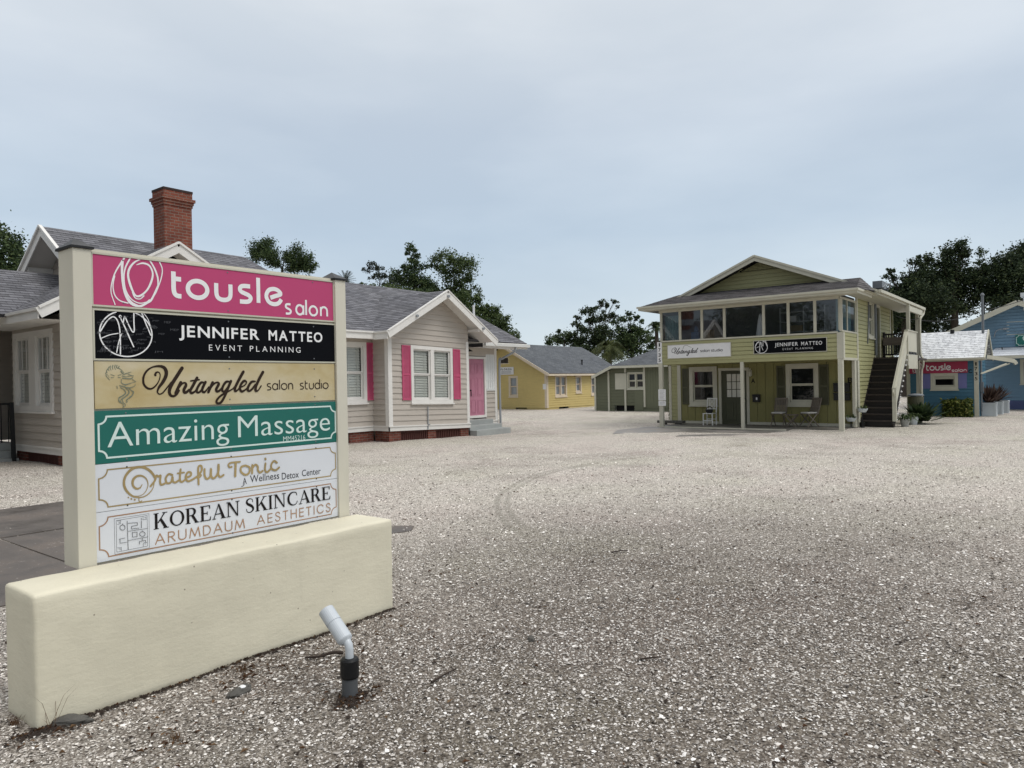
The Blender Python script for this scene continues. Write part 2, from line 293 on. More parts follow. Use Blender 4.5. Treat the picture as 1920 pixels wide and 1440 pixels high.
# ------------------------------------------------------------------ helpers
def tag(o, label=None, cat=None, group=None, kind=None):
    if label: o['label'] = label
    if cat: o['category'] = cat
    if group: o['group'] = group
    if kind: o['kind'] = kind
    return o
def thing(name, label, cat, loc=(0, 0, 0), group=None):
    o = bpy.data.objects.new(name, None); COL.objects.link(o); o.location = loc; o.empty_display_size = .3
    return tag(o, label, cat, group)
class Pl:
    """a wall plane: P(u, d, z) with d the distance out of the wall"""
    def __init__(s, kind, c, off=None): s.k = kind; s.c = c; s.off = off or (lambda u: 0.0)
    def __call__(s, u, d, z):
        z = z + s.off(u)
        if s.k == '-x': return (s.c-d, u, z)
        if s.k == '+x': return (s.c+d, u, z)
        if s.k == '-y': return (u, s.c-d, z)
        return (u, s.c+d, z)
class MB:
    def __init__(s): s.v = []; s.f = []; s.uv = {}; s.sm = set(); s.parts = []
    def add(s, vs, fs, uvs=None, smooth=False):
        b = len(s.v); s.parts.append((b, len(s.f))); s.v += [tuple(map(float, p)) for p in vs]
        for i, f in enumerate(fs):
            if smooth: s.sm.add(len(s.f))
            if uvs: s.uv[len(s.f)] = uvs[i]
            s.f.append(tuple(b+k for k in f))
        return s
    def quad(s, a, b, c, d, uv=None): return s.add([a, b, c, d], [(0, 1, 2, 3)], [uv] if uv else None)
    def poly(s, pts): return s.add(pts, [tuple(range(len(pts)))])
    def box(s, x0, x1, y0, y1, z0, z1, uv=False):
        P = [(x0, y0, z0), (x1, y0, z0), (x1, y1, z0), (x0, y1, z0), (x0, y0, z1), (x1, y0, z1), (x1, y1, z1), (x0, y1, z1)]
        F = [(0, 3, 2, 1), (4, 5, 6, 7), (0, 1, 5, 4), (1, 2, 6, 5), (2, 3, 7, 6), (3, 0, 4, 7)]
        U = None
        if uv:
            U = []
            for f in F:
                q = [P[i] for i in f]; nx = len(set(p[0] for p in q)) == 1; ny = len(set(p[1] for p in q)) == 1
                U.append([((p[1] if nx else p[0]), (p[2] if (nx or ny) else p[1])) for p in q])
        return s.add(P, F, U)
    def pbox(s, pl, u0, u1, d0, d1, z0, z1):
        P = [pl(u0, d0, z0), pl(u1, d0, z0), pl(u1, d1, z0), pl(u0, d1, z0), pl(u0, d0, z1), pl(u1, d0, z1), pl(u1, d1, z1), pl(u0, d1, z1)]
        return s.add(P, [(0, 3, 2, 1), (4, 5, 6, 7), (0, 1, 5, 4), (1, 2, 6, 5), (2, 3, 7, 6), (3, 0, 4, 7)])
    def frame(s, pl, u0, u1, z0, z1, w, d0, d1, wb=None, wt=None):
        """rectangular frame, outer size u0..u1 x z0..z1, members butted"""
        wb = w if wb is None else wb; wt = w if wt is None else wt
        s.pbox(pl, u0, u0+w, d0, d1, z0, z1); s.pbox(pl, u1-w, u1, d0, d1, z0, z1)
        s.pbox(pl, u0+w, u1-w, d0, d1, z0, z0+wb); s.pbox(pl, u0+w, u1-w, d0, d1, z1-wt, z1); return s
    def beam(s, a, b, w, h, upv=(0, 0, 1)):
        """rectangular bar from a to b, w across, h along the up direction"""
        a = Vector(a); b = Vector(b); d = (b-a).normalized(); x = d.cross(Vector(upv)).normalized(); y = x.cross(d).normalized()
        x *= w/2; y *= h/2
        P = [a-x-y, a+x-y, a+x+y, a-x+y, b-x-y, b+x-y, b+x+y, b-x+y]
        return s.add(P, [(0, 3, 2, 1), (4, 5, 6, 7), (0, 1, 5, 4), (1, 2, 6, 5), (2, 3, 7, 6), (3, 0, 4, 7)])
    def tube(s, pts, r, n=8, cap=True):
        pts = [Vector(p) for p in pts]; rs = r if isinstance(r, (list, tuple)) else [r]*len(pts); b = []; prev = None
        for i, p in enumerate(pts):
            d = (pts[min(i+1, len(pts)-1)]-pts[max(i-1, 0)]).normalized()
            x = (prev - d*prev.dot(d)) if prev is not None else d.cross(Vector((0, 0, 1)) if abs(d.z) < .9 else Vector((1, 0, 0)))
            x.normalize(); prev = x; y = d.cross(x)
            b += [p + rs[i]*(math.cos(2*math.pi*k/n)*x + math.sin(2*math.pi*k/n)*y) for k in range(n)]
        F = [(i*n+k, i*n+(k+1) % n, (i+1)*n+(k+1) % n, (i+1)*n+k) for i in range(len(pts)-1) for k in range(n)]
        s.add(b, F, smooth=True)
        if cap:
            s.add([b[k] for k in range(n)][::-1], [tuple(range(n))]); s.add(b[-n:], [tuple(range(n))])
        return s
    def lathe(s, c, prof, n=20, axis=(0, 0, 1)):
        """profile [(r, h)] turned about an axis through c"""
        a = Vector(axis).normalized(); x = a.cross(Vector((0, 0, 1)) if abs(a.z) < .9 else Vector((1, 0, 0))).normalized(); y = a.cross(x); c = Vector(c)
        V = [c + a*h + r*(math.cos(2*math.pi*k/n)*x + math.sin(2*math.pi*k/n)*y) for r, h in prof for k in range(n)]
        F = [(i*n+k, i*n+(k+1) % n, (i+1)*n+(k+1) % n, (i+1)*n+k) for i in range(len(prof)-1) for k in range(n)]
        s.add(V, F)
        for i, sg in ((0, -1), (len(prof)-1, 1)):
            if prof[i][0] > 1e-4: s.add(V[i*n:(i+1)*n][::sg], [tuple(range(n))])
        return s
    def build_split(s, name, mat, parent=None, bevel=0):
        """every piece added becomes an object of its own"""
        out = []
        for k, (v0, f0) in enumerate(s.parts):
            v1, f1 = s.parts[k+1] if k+1 < len(s.parts) else (len(s.v), len(s.f))
            m = MB(); m.v = s.v[v0:v1]; m.f = [tuple(i-v0 for i in f) for f in s.f[f0:f1]]; m.uv = {i-f0: u for i, u in s.uv.items() if f0 <= i < f1}
            out.append(m.build(name, mat, parent, bevel))
        return out
    def build(s, name, mat, parent=None, bevel=0, smooth=False, kind=None):
        me = bpy.data.meshes.new(name); me.from_pydata(s.v, [], s.f)
        if s.uv:
            ul = me.uv_layers.new(name='UVMap')
            for p in me.polygons:
                q = s.uv.get(p.index)
                if q:
                    for k, li in enumerate(p.loop_indices): ul.data[li].uv = q[k]
        if bevel:
            bm = bmesh.new(); bm.from_mesh(me); bmesh.ops.remove_doubles(bm, verts=bm.verts, dist=1e-5)
            bmesh.ops.bevel(bm, geom=[e for e in bm.edges if len(e.link_faces) == 2 and e.calc_face_angle(0) > .5], offset=bevel, segments=2, affect='EDGES', profile=.6, clamp_overlap=True)
            bm.to_mesh(me); bm.free()
        elif smooth or s.sm:
            for p in me.polygons:
                if smooth or p.index in s.sm: p.use_smooth = True
        me.materials.append(MAT[mat]); me.update()
        o = bpy.data.objects.new(name, me); COL.objects.link(o)
        if parent is not None:
            o.parent = parent; L = parent.matrix_basis.translation.copy(); pp = parent.parent
            while pp is not None: L += pp.matrix_basis.translation; pp = pp.parent
            me.transform(Matrix.Translation(-L))
        if kind: o['kind'] = kind
        return o
def copy_tree(o, parent=None):
    c = o.copy(); COL.objects.link(c)
    if parent: c.parent = parent
    for ch in o.children: copy_tree(ch, c)
    return c

def lap(mb, pl, u0, u1, z0, z1, ch, top=None, opens=(), lip=.024, groove=0):
    """clapboard: real overlapping courses; top = (uL(z), uR(z)) clips a gable"""
    zs = set([z0, z1]); k = 1
    cz = []
    while z0+k*ch < z1-1e-4: zs.add(z0+k*ch); k += 1
    if groove: zs.update(z0+q*ch-groove for q in range(1, k+1) if z0+q*ch-groove < z1-1e-4)
    for o in opens: zs.update(z for z in (o[2], o[3]) if z0 < z < z1)
    zs = sorted(zs)
    for a, b in zip(zs[:-1], zs[1:]):
        kk = math.floor((a-z0)/ch+1e-6); base = z0+kk*ch
        da = lip*(1-(a-base)/ch)+.002; db = lip*(1-min(1, (b-base)/ch))+.002
        gr = groove and (a-base) > ch-groove-1e-6
        if groove: da = db = (.002 if gr else lip)
        La, Ra, Lb, Rb = u0, u1, u0, u1
        if top: La, Ra = top(a); Lb, Rb = top(b)
        if Ra <= La: continue
        if Rb < Lb: Lb = Rb = (La+Ra)/2
        segs = [(La, Ra, Lb, Rb)]
        for o in opens:
            if o[2] < (a+b)/2 < o[3]:
                ns = []
                for (p, q, r, t) in segs:
                    if o[1] <= p or o[0] >= q: ns.append((p, q, r, t)); continue
                    if o[0] > p: ns.append((p, o[0], r, o[0]))
                    if o[1] < q: ns.append((o[1], q, o[1], t))
                segs = ns
        for (p, q, r, t) in segs:
            mb.quad(pl(p, da, a), pl(q, da, a), pl(t, db, b), pl(r, db, b))
            if groove and abs(a-base-(ch-groove)) < 1e-6: mb.quad(pl(p, lip, a), pl(q, lip, a), pl(q, 0, a), pl(p, 0, a))
            if abs(a-base) < 1e-6: mb.quad(pl(p, 0, a), pl(q, 0, a), pl(q, da, a), pl(p, da, a))
def vboards(mb, pl, u0, u1, z0, z1, w, opens=(), gap=.012, d=.012):
    u = u0
    while u < u1-1e-3:
        a, b = u, min(u+w-gap, u1); zz = [(z0, z1)]
        for o in opens:
            if o[0] < b-.001 and o[1] > a+.001:
                if o[0] <= a+.001 and o[1] >= b-.001: zz = [q for (p, r) in zz for q in ((p, o[2]), (o[3], r)) if q[1]-q[0] > .01]
                else:
                    for (p, r) in zz:
                        pass
                    # split the board round the opening
                    if a < o[0]-.004: mb.pbox(pl, a, o[0], 0, d, o[2], o[3])
                    if o[1] < b-.004: mb.pbox(pl, o[1], b, 0, d, o[2], o[3])
                    zz = [q for (p, r) in zz for q in ((p, o[2]), (o[3], r)) if q[1]-q[0] > .01]
        for (p, r) in zz: mb.pbox(pl, a, b, 0, d, p, r)
        u += w
def roof(mb, E0, E1, T0, T1, course=.14, thick=.07, step=.010, jag=0):
    """one roof slope in overlapping courses; E0-E1 eave, T0-T1 top edge"""
    E0, E1, T0, T1 = map(Vector, (E0, E1, T0, T1))
    nrm = (E1-E0).cross(T0-E0) if (T0-E0).length > 1e-6 else (E1-E0).cross(T1-E0)
    nrm.normalize();  nrm = nrm if nrm.z > 0 else -nrm
    L = max((T0-E0).length*1.0, (T1-E1).length*1.0)
    ed = (E1-E0).normalized(); dn = nrm.cross(ed); h = abs((T0-E0).dot(dn)) or abs((T1-E0).dot(dn)); n = max(1, int(round(h/course)))
    for i in range(n):
        a, b = i/n, (i+1)/n
        p, q, r, t = E0.lerp(T0, a), E1.lerp(T1, a), E1.lerp(T1, b), E0.lerp(T0, b)
        up1 = nrm*step; lo = nrm*.001
        uvf = lambda x, v: ((x-E0).dot(ed), v*h)
        # lay the course's butt step above the one below
        mb.add([p+up1, q+up1, r+lo, t+lo], [(0, 1, 2, 3)], [[uvf(p, a), uvf(q, a), uvf(r, b), uvf(t, b)]])
        mb.add([p-lo*2, q-lo*2, q+up1, p+up1], [(0, 1, 2, 3)], [[uvf(p, a), uvf(q, a), uvf(q, a+.01), uvf(p, a+.01)]])
    dn2 = nrm*thick
    B = [E0-dn2, E1-dn2, T1-dn2, T0-dn2]; A = [E0, E1, T1, T0]
    z = [[(0, 0)]*4]
    mb.add([B[0], B[3], B[2], B[1]], [(0, 1, 2, 3)], z)
    for i, j in ((0, 1), (1, 2), (3, 0)):
        if (A[i]-A[j]).length > 1e-4: mb.add([A[i], A[j], B[j], B[i]], [(0, 1, 2, 3)], z)
    return mb

def window(par, pl, u0, u1, z0, z1, trim, cas=.11, sashes=1, style='blind', pane='glass', sill=True, rail=.5, mull=None, name='window', d=.048, grid=None, label=None, glassw=None):
    """cased double-hung window: casing > sashes, panes, sill, what hangs behind"""
    cas_mb = MB(); cas_mb.frame(pl, u0, u1, z0, z1, cas, -.10, d)
    iw0, iw1 = u0+cas, u1-cas; mw = mull or cas
    cells = []; w = (iw1-iw0-mw*(sashes-1))/sashes
    for k in range(sashes):
        a = iw0+k*(w+mw); cells.append((a, a+w))
        if k < sashes-1: cas_mb.pbox(pl, a+w, a+w+mw, -.10, d-.004, z0+cas, z1-cas)
    o = cas_mb.build(name, trim, par)
    if label: o['label'] = label
    if sill:
        MB().pbox(pl, u0-.03, u1+.03, -.02, d+.04, z0-.045, z0-.001).build('sill', trim, o)
    for a, b in cells:
        zm = z0+cas+(z1-z0-2*cas)*rail; s = MB(); sw = .045
        s.frame(pl, a, b, z0+cas, zm-.002, sw, -.065, -.03, wb=.07, wt=.04); s.frame(pl, a, b, zm, z1-cas, sw, -.03, -.002, wb=.04)
        if grid:
            for g in range(1, grid): 
                x = a+(b-a)*g/grid; s.pbox(pl, x-.012, x+.012, -.025, -.006, zm+.04, z1-cas-sw)
        s.build('sash', trim, o)
        MB().quad(pl(a+.02, -.05, z0+cas+.02), pl(b-.02, -.05, z0+cas+.02), pl(b-.02, -.05, zm-.02), pl(a+.02, -.05, zm-.02)).quad(pl(a+.02, -.016, zm+.02), pl(b-.02, -.016, zm+.02), pl(b-.02, -.016, z1-cas-.02), pl(a+.02, -.016, z1-cas-.02)).build('pane', pane, o)
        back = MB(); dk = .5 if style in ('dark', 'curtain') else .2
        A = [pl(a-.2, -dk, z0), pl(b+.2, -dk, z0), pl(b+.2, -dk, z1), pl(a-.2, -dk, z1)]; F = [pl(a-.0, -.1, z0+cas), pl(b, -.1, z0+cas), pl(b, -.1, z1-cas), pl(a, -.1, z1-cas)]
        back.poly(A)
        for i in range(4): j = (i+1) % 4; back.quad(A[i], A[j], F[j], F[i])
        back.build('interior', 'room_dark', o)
        if style == 'blind':
            bl = MB(); z = z0+cas+.03
            while z < z1-cas-.02:
                bl.quad(pl(a+.05, -.070, z+.004), pl(b-.05, -.070, z+.004), pl(b-.05, -.088, z+.075), pl(a+.05, -.088, z+.075)); z += .083
            for q in (.25, .75):
                x = a+(b-a)*q; bl.pbox(pl, x-.012, x+.012, -.070, -.068, z0+cas+.02, z1-cas)
            bl.build('blind', 'blind', o)
            MB().pbox(pl, a+.045, b-.045, -.112, -.108, z0+cas, z1-cas).build('blind_backing', 'cushion', o)  # added mid-tone backing that softens the dark gaps between slats
        elif style == 'curtain':
            c = MB(); n = 24
            for i in range(n):
                x0 = a+.06+(b-a-.08)*i/n; x1 = a+.06+(b-a-.08)*(i+1)/n; f0 = -.10+.02*math.sin(i*1.9); f1 = -.10+.02*math.sin((i+1)*1.9)
                c.quad(pl(x0, f0, z0+cas), pl(x1, f1, z0+cas), pl(x1, f1, z1-cas), pl(x0, f0, z1-cas))
            c.build('curtain', 'curtain_cloth', o)
    return o
def shutter(par, pl, u0, u1, z0, z1, mat, split=.47):
    o = MB().frame(pl, u0, u1, z0, z1, .045, .022, .05)
    zm = z0+(z1-z0)*split; o.pbox(pl, u0+.045, u1-.045, .022, .049, zm-.03, zm+.03)
    o.pbox(pl, u0+.04, u1-.04, .020, .026, z0+.04, z1-.04)
    ob = o.build('shutter', mat, par)
    lv = MB()
    for a, b in ((z0+.05, zm-.035), (zm+.035, z1-.05)):
        z = a
        while z < b-.03:
            lv.quad(pl(u0+.046, .044, z), pl(u1-.046, .044, z), pl(u1-.046, .028, z+.034), pl(u0+.046, .028, z+.034)); z += .036
    lv.build('louvre', mat, ob); return ob

# ------------------------------------------------------------------ lettering
def cr_sample(pts, n=6, closed=False):
    if len(pts) < 3: return list(pts)
    out = []; m = len(pts)
    rng = range(m if closed else m-1)
    for i in rng:
        if closed: p0, p1, p2, p3 = pts[(i-1) % m], pts[i], pts[(i+1) % m], pts[(i+2) % m]
        else: p0, p1, p2, p3 = pts[max(i-1, 0)], pts[i], pts[i+1], pts[min(i+2, m-1)]
        for k in range(n):
            t = k/n
            out.append(tuple(.5*((2*b)+(c-a)*t+(2*a-5*b+4*c-e)*t*t+(-a+3*b-3*c+e)*t**3) for a, b, c, e in zip(p0, p1, p2, p3)))
    out.append(tuple(pts[0]) if closed else tuple(pts[-1])); return out
class Ink:
    """flat vinyl artwork on a plane: f(s, z) -> plane u, z"""
    def __init__(s, mb, pl, fm=lambda a, z: (a, z), d=.0015, k=1.0, clip=None):
        s.mb = mb; s.pl = pl; s.fm = fm; s.d = d; s.k = k; s.i = 0; s.clip = clip
    def pt(s, p, d):
        x, z = p
        if s.clip: x = min(max(x, s.clip[0]), s.clip[1]); z = min(max(z, s.clip[2]), s.clip[3])
        u, w = s.fm(x, z); return s.pl(u, d, w)
    def stroke(s, pts, w, smooth=True, closed=False, caps=True, n=6):
        ws = list(w) if isinstance(w, (list, tuple)) else [w]
        m = len(pts); q = [(p[0], p[1], ws[min(int(round(i*(len(ws)-1)/max(1, m-1))), len(ws)-1)] if len(ws) != m else ws[i]) for i, p in enumerate(pts)]
        if smooth: q = cr_sample(q, n, closed)
        d = s.d + .00012*s.i; s.i += 1
        L = []; Rr = []; M = len(q)
        for i, (x, z, ww) in enumerate(q):
            if closed: a, b = q[(i-1) % (M-1)], q[(i+1) % (M-1)]
            else: a, b = q[max(i-1, 0)], q[min(i+1, M-1)]
            tx, tz = b[0]-a[0], b[1]-a[1]; l = math.hypot(tx, tz) or 1; nx, nz_ = -tz/l*ww/2, tx/l*ww/2
            dd = d + .00001*i
            L.append(s.pt((x+nx, z+nz_), dd)); Rr.append(s.pt((x-nx, z-nz_), dd))
        for i in range(M-1): s.mb.quad(L[i], Rr[i], Rr[i+1], L[i+1])
        if caps and not closed:
            for e, sg in ((0, -1), (M-1, 1)):
                x, z, ww = q[e]; a = q[e-1] if e else q[1]; tx, tz = x-a[0], z-a[1]; th = math.atan2(tz, tx)
                P = [s.pt((x+math.cos(th+g)*ww/2, z+math.sin(th+g)*ww/2), d+.00001*e) for g in [math.pi*(j/6-.5) for j in range(7)]]
                s.mb.poly(P)
    def poly(s, pts):
        d = s.d + .00012*s.i; s.i += 1; s.mb.poly([s.pt(p, d) for p in pts])
    def rect(s, x0, x1, z0, z1): s.poly([(x0, z0), (x1, z0), (x1, z1), (x0, z1)])
_tc = {}
def text_flat(body, off=0.0):
    key = (body, off)
    if key not in _tc:
        cu = bpy.data.curves.new('lettering', 'FONT'); cu.body = body; cu.size = 1; cu.offset = off; cu.resolution_u = 4
        ob = bpy.data.objects.new('lettering', cu); COL.objects.link(ob)
        bpy.context.view_layer.update()
        me = bpy.data.meshes.new_from_object(ob.evaluated_get(bpy.context.evaluated_depsgraph_get()))
        v = np.array([x.co[:2] for x in me.vertices]); f = [tuple(p.vertices) for p in me.polygons]
        bpy.data.objects.remove(ob); bpy.data.curves.remove(cu); bpy.data.meshes.remove(me)
        _tc[key] = (v, f)
    return _tc[key]
def text(ink, body, s0, s1, z0, z1, off=0.0, spread=0, vertical=False):
    """fit the word's own outline into s0..s1 x z0..z1; spread spaces the letters out"""
    if spread:
        ws = []; 
        for ch in body: ws.append(None if ch == ' ' else text_flat(ch, off))
        x = 0; items = []; hmax = max(w[0][:, 1].max() for w in ws if w)
        for w in ws:
            if w is None: x += .5; continue
            v = w[0]; wd = v[:, 0].max()-v[:, 0].min(); items.append((x-v[:, 0].min(), w)); x += wd+spread
        tot = x-spread; kx = (s1-s0)/tot; kz = (z1-z0)/hmax
        for ox, (v, f) in items:
            d = ink.d + .00012*ink.i
            ink.mb.add([ink.pt((s0+(p[0]+ox)*kx, z0+p[1]*kz), d) for p in v], f)
    else:
        v, f = text_flat(body, off); mn = v.min(0); mxx = v.max(0); d = ink.d + .00012*ink.i
        ink.mb.add([ink.pt((s0+(p[0]-mn[0])/(mxx[0]-mn[0])*(s1-s0), z0+(p[1]-mn[1])/(mxx[1]-mn[1])*(z1-z0)), d) for p in v], f)
    ink.i += 1
def arc(cx, cz, rx, rz, a0, a1, n=14): return [(cx+rx*math.cos(R(a0+(a1-a0)*i/n)), cz+rz*math.sin(R(a0+(a1-a0)*i/n))) for i in range(n+1)]
# monoline letters: name -> (advance, [(smooth, points)])
GEO = {
 'o': (.95, [('c', arc(.475, .5, .475, .5, 0, 330, 11))]), 'l': (.06, [(0, [(.03, 0), (.03, 1.62)])]),
 'a': (.86, [('c', arc(.42, .5, .42, .5, 0, 330, 11)), (0, [(.84, 0), (.84, 1)])]),
 'n': (.74, [(0, [(.02, 0), (.02, 1)]), (1, [(.02, .5), (.06, .78), (.2, .95), (.37, 1), (.54, .95), (.68, .78), (.72, .5), (.72, 0)])]),
 'u': (.78, [(1, [(.02, 1), (.02, .42), (.07, .17), (.2, .04), (.39, 0), (.58, .04), (.71, .17), (.76, .42), (.76, 1)])]),
 's': (.62, [(1, [(.58, 1), (.28, 1), (.1, .94), (.03, .78), (.1, .62), (.3, .52), (.5, .42), (.6, .26), (.52, .07), (.34, 0), (.02, 0)])]),
 't': (.46, [(1, [(.03, 1.42), (.03, .8), (.03, .4), (.08, .15), (.22, .02), (.46, 0)]), (0, [(.03, 1.0), (.46, 1.0)])]),
 'd': (.86, [('c', arc(.42, .5, .42, .5, 0, 330, 11)), (0, [(.84, 0), (.84, 1.62)])]),
 'i': (.06, [(0, [(.03, 0), (.03, 1)]), (0, [(.03, 1.34), (.03, 1.38)])]),
 'e': (.9, [(1, [(.25, .40), (.55, .55), (.84, .70), (.70, .92), (.45, 1), (.16, .88), (.02, .5), (.16, .12), (.45, 0), (.72, .1), (.87, .36)])]),
 'A': (.74, [(0, [(0, 0), (.37, 1)]), (0, [(.37, 1), (.74, 0)]), (0, [(.13, .34), (.61, .34)])]),
 'R': (.56, [(0, [(.02, 0), (.02, 1)]), (1, [(.02, .985), (.28, .985), (.45, .92), (.52, .75), (.45, .58), (.28, .51), (.02, .51)]), (0, [(.24, .5), (.56, 0)])]),
 'U': (.66, [(1, [(.02, 1), (.02, .36), (.08, .12), (.33, 0), (.58, .12), (.64, .36), (.64, 1)])]),
 'M': (.9, [(0, [(0, 0), (.14, 1)]), (0, [(.14, 1), (.45, .12)]), (0, [(.45, .12), (.76, 1)]), (0, [(.76, 1), (.9, 0)])]),
 'D': (.66, [(0, [(.02, 0), (.02, 1)]), (1, [(.02, .985), (.25, .985), (.5, .88), (.64, .5), (.5, .12), (.25, .015), (.02, .015)])]),
 'E': (.46, [(0, [(.02, 0), (.02, 1)]), (0, [(.02, .98), (.46, .98)]), (0, [(.02, .52), (.44, .52)]), (0, [(.02, .02), (.46, .02)])]),
 'S': (.5, [(1, [(.46, .82), (.4, .96), (.24, 1), (.08, .92), (.05, .75), (.15, .6), (.34, .48), (.48, .34), (.46, .12), (.3, 0), (.1, .04), (.02, .2)])]),
 'T': (.52, [(0, [(.26, 0), (.26, 1)]), (0, [(0, .98), (.52, .98)])]),
 'H': (.62, [(0, [(.02, 0), (.02, 1)]), (0, [(.6, 0), (.6, 1)]), (0, [(.02, .53), (.6, .53)])]),
 'I': (.04, [(0, [(.02, 0), (.02, 1)])]),
 'C': (.74, [(1, [(.72, .80), (.6, .94), (.42, 1), (.2, .93), (.05, .72), (.02, .5), (.05, .28), (.2, .07), (.42, 0), (.6, .06), (.72, .2)])]),
}
def geo(ink, word, s0, s1, z0, xh, w, gap=.26, space=.75, caps=False):
    tot = sum((GEO[c][0]+gap) if c != ' ' else space for c in word)-gap; k = (s1-s0-w)/tot; x = 0
    for c in word:
        if c == ' ': x += space; continue
        adv, st = GEO[c]
        for sm, pts in st:
            P = [(s0+w/2+(x+p[0])*k, z0+w/2+p[1]*(xh-w)) for p in pts]
            ink.stroke(P, w, smooth=bool(sm), closed=(sm == 'c'), caps=caps or (sm == 1 and False), n=4)
        x += adv+gap
SERIF = {  # rects/polys ('p') and ribbons ('r', pts, widths)
 'K': (.86, [('b', .07, .23, .04, .96), ('b', 0, .30, 0, .05), ('b', 0, .30, .95, 1), ('p', [(.22, .40), (.28, .36), (.68, .96), (.59, .96)]), ('b', .5, .8, .95, 1), ('p', [(.34, .56), (.47, .64), (.80, .04), (.60, .04)]), ('b', .54, .88, 0, .05)]),
 'O': (.90, [('r', arc(.45, .5, .36, .455, 0, 330, 11), [.16, .13, .08, .07, .08, .13, .16, .13, .08, .07, .08, .13], 1)]),
 'R': (.84, [('b', .07, .23, .04, .96), ('b', 0, .30, 0, .05), ('b', 0, .30, .95, 1), ('r', [(.2, .97), (.4, .965), (.53, .88), (.57, .74), (.52, .60), (.4, .52), (.2, .505)], [.05, .07, .13, .16, .13, .07, .05]), ('p', [(.33, .5), (.5, .52), (.76, .04), (.58, .04)]), ('b', .56, .85, 0, .05)]),
 'E': (.70, [('b', .07, .23, .04, .96), ('b', 0, .66, 0, .055), ('b', 0, .64, .945, 1), ('b', .22, .46, .47, .53), ('b', .43, .475, .39, .61), ('p', [(.64, 1), (.64, .76), (.60, .76), (.55, .95)]), ('p', [(.66, 0), (.69, .26), (.65, .26), (.58, .05)])]),
 'A': (.88, [('p', [(.08, .04), (.14, .04), (.45, .92), (.42, 1)]), ('p', [(.38, 1), (.48, 1), (.84, .04), (.64, .04)]), ('b', .22, .64, .30, .36), ('b', 0, .25, 0, .05), ('b', .56, .90, 0, .05)]),
 'N': (.92, [('b', .10, .165, .04, .96), ('p', [(.08, .97), (.26, .97), (.80, .0), (.70, .0)]), ('b', .725, .79, .02, .96), ('b', 0, .27, 0, .05), ('b', 0, .24, .95, 1), ('b', .61, .90, .95, 1)]),
 'S': (.62, [('r', [(.50, .70), (.49, .88), (.33, .97), (.17, .92), (.10, .78), (.16, .63), (.33, .52), (.47, .40), (.53, .24), (.45, .09), (.29, .025), (.12, .09), (.07, .30)], [.05, .05, .06, .10, .14, .16, .18, .16, .14, .09, .06, .05, .05])]),
 'I': (.32, [('b', .07, .23, .04, .96), ('b', 0, .30, 0, .05), ('b', 0, .30, .95, 1)]),
 'C': (.84, [('r', [(.75, .70), (.70, .90), (.50, .97), (.28, .90), (.14, .70), (.11, .5), (.15, .28), (.29, .10), (.50, .03), (.70, .11), (.79, .30)], [.05, .06, .06, .11, .16, .17, .16, .11, .06, .05, .05])]),
}
def serif(ink, word, s0, s1, z0, z1, gap=.06):
    tot = sum(SERIF[c][0]+gap for c in word)-gap; k = (s1-s0)/tot; h = z1-z0; x = 0
    for c in word:
        for e in SERIF[c][1]:
            if e[0] == 'b': ink.rect(s0+(x+e[1])*k, s0+(x+e[2])*k, z0+e[3]*h, z0+e[4]*h)
            elif e[0] == 'p': ink.poly([(s0+(x+p[0])*k, z0+p[1]*h) for p in e[1]])
            else: ink.stroke([(s0+(x+p[0])*k, z0+p[1]*h) for p in e[1]], [q*(k+h)/2 for q in e[2]], closed=len(e) > 3, caps=False)
        x += SERIF[c][0]+gap
def drawing(ink, key, wk=1.0):
    for ws, flat in ART[key]:
        P = list(zip(flat[0::2], flat[1::2])); ink.stroke(P, [q*wk for q in ws], smooth=len(P) > 2)
def notched_border(ink, s0, s1, z0, z1, w, c):
    """frame line with scooped corners"""
    for a, b in (((s0+c, z1), (s1-c, z1)), ((s0+c, z0), (s1-c, z0)), ((s0, z0+c), (s0, z1-c)), ((s1, z0+c), (s1, z1-c))): ink.stroke([a, b], w, smooth=False)
    for cx, cz, a0 in ((s0, z0, 0), (s1, z0, 90), (s1, z1, 180), (s0, z1, 270)):
        ink.stroke(arc(cx, cz, c, c, a0+8, a0+82, 5), w, smooth=False)
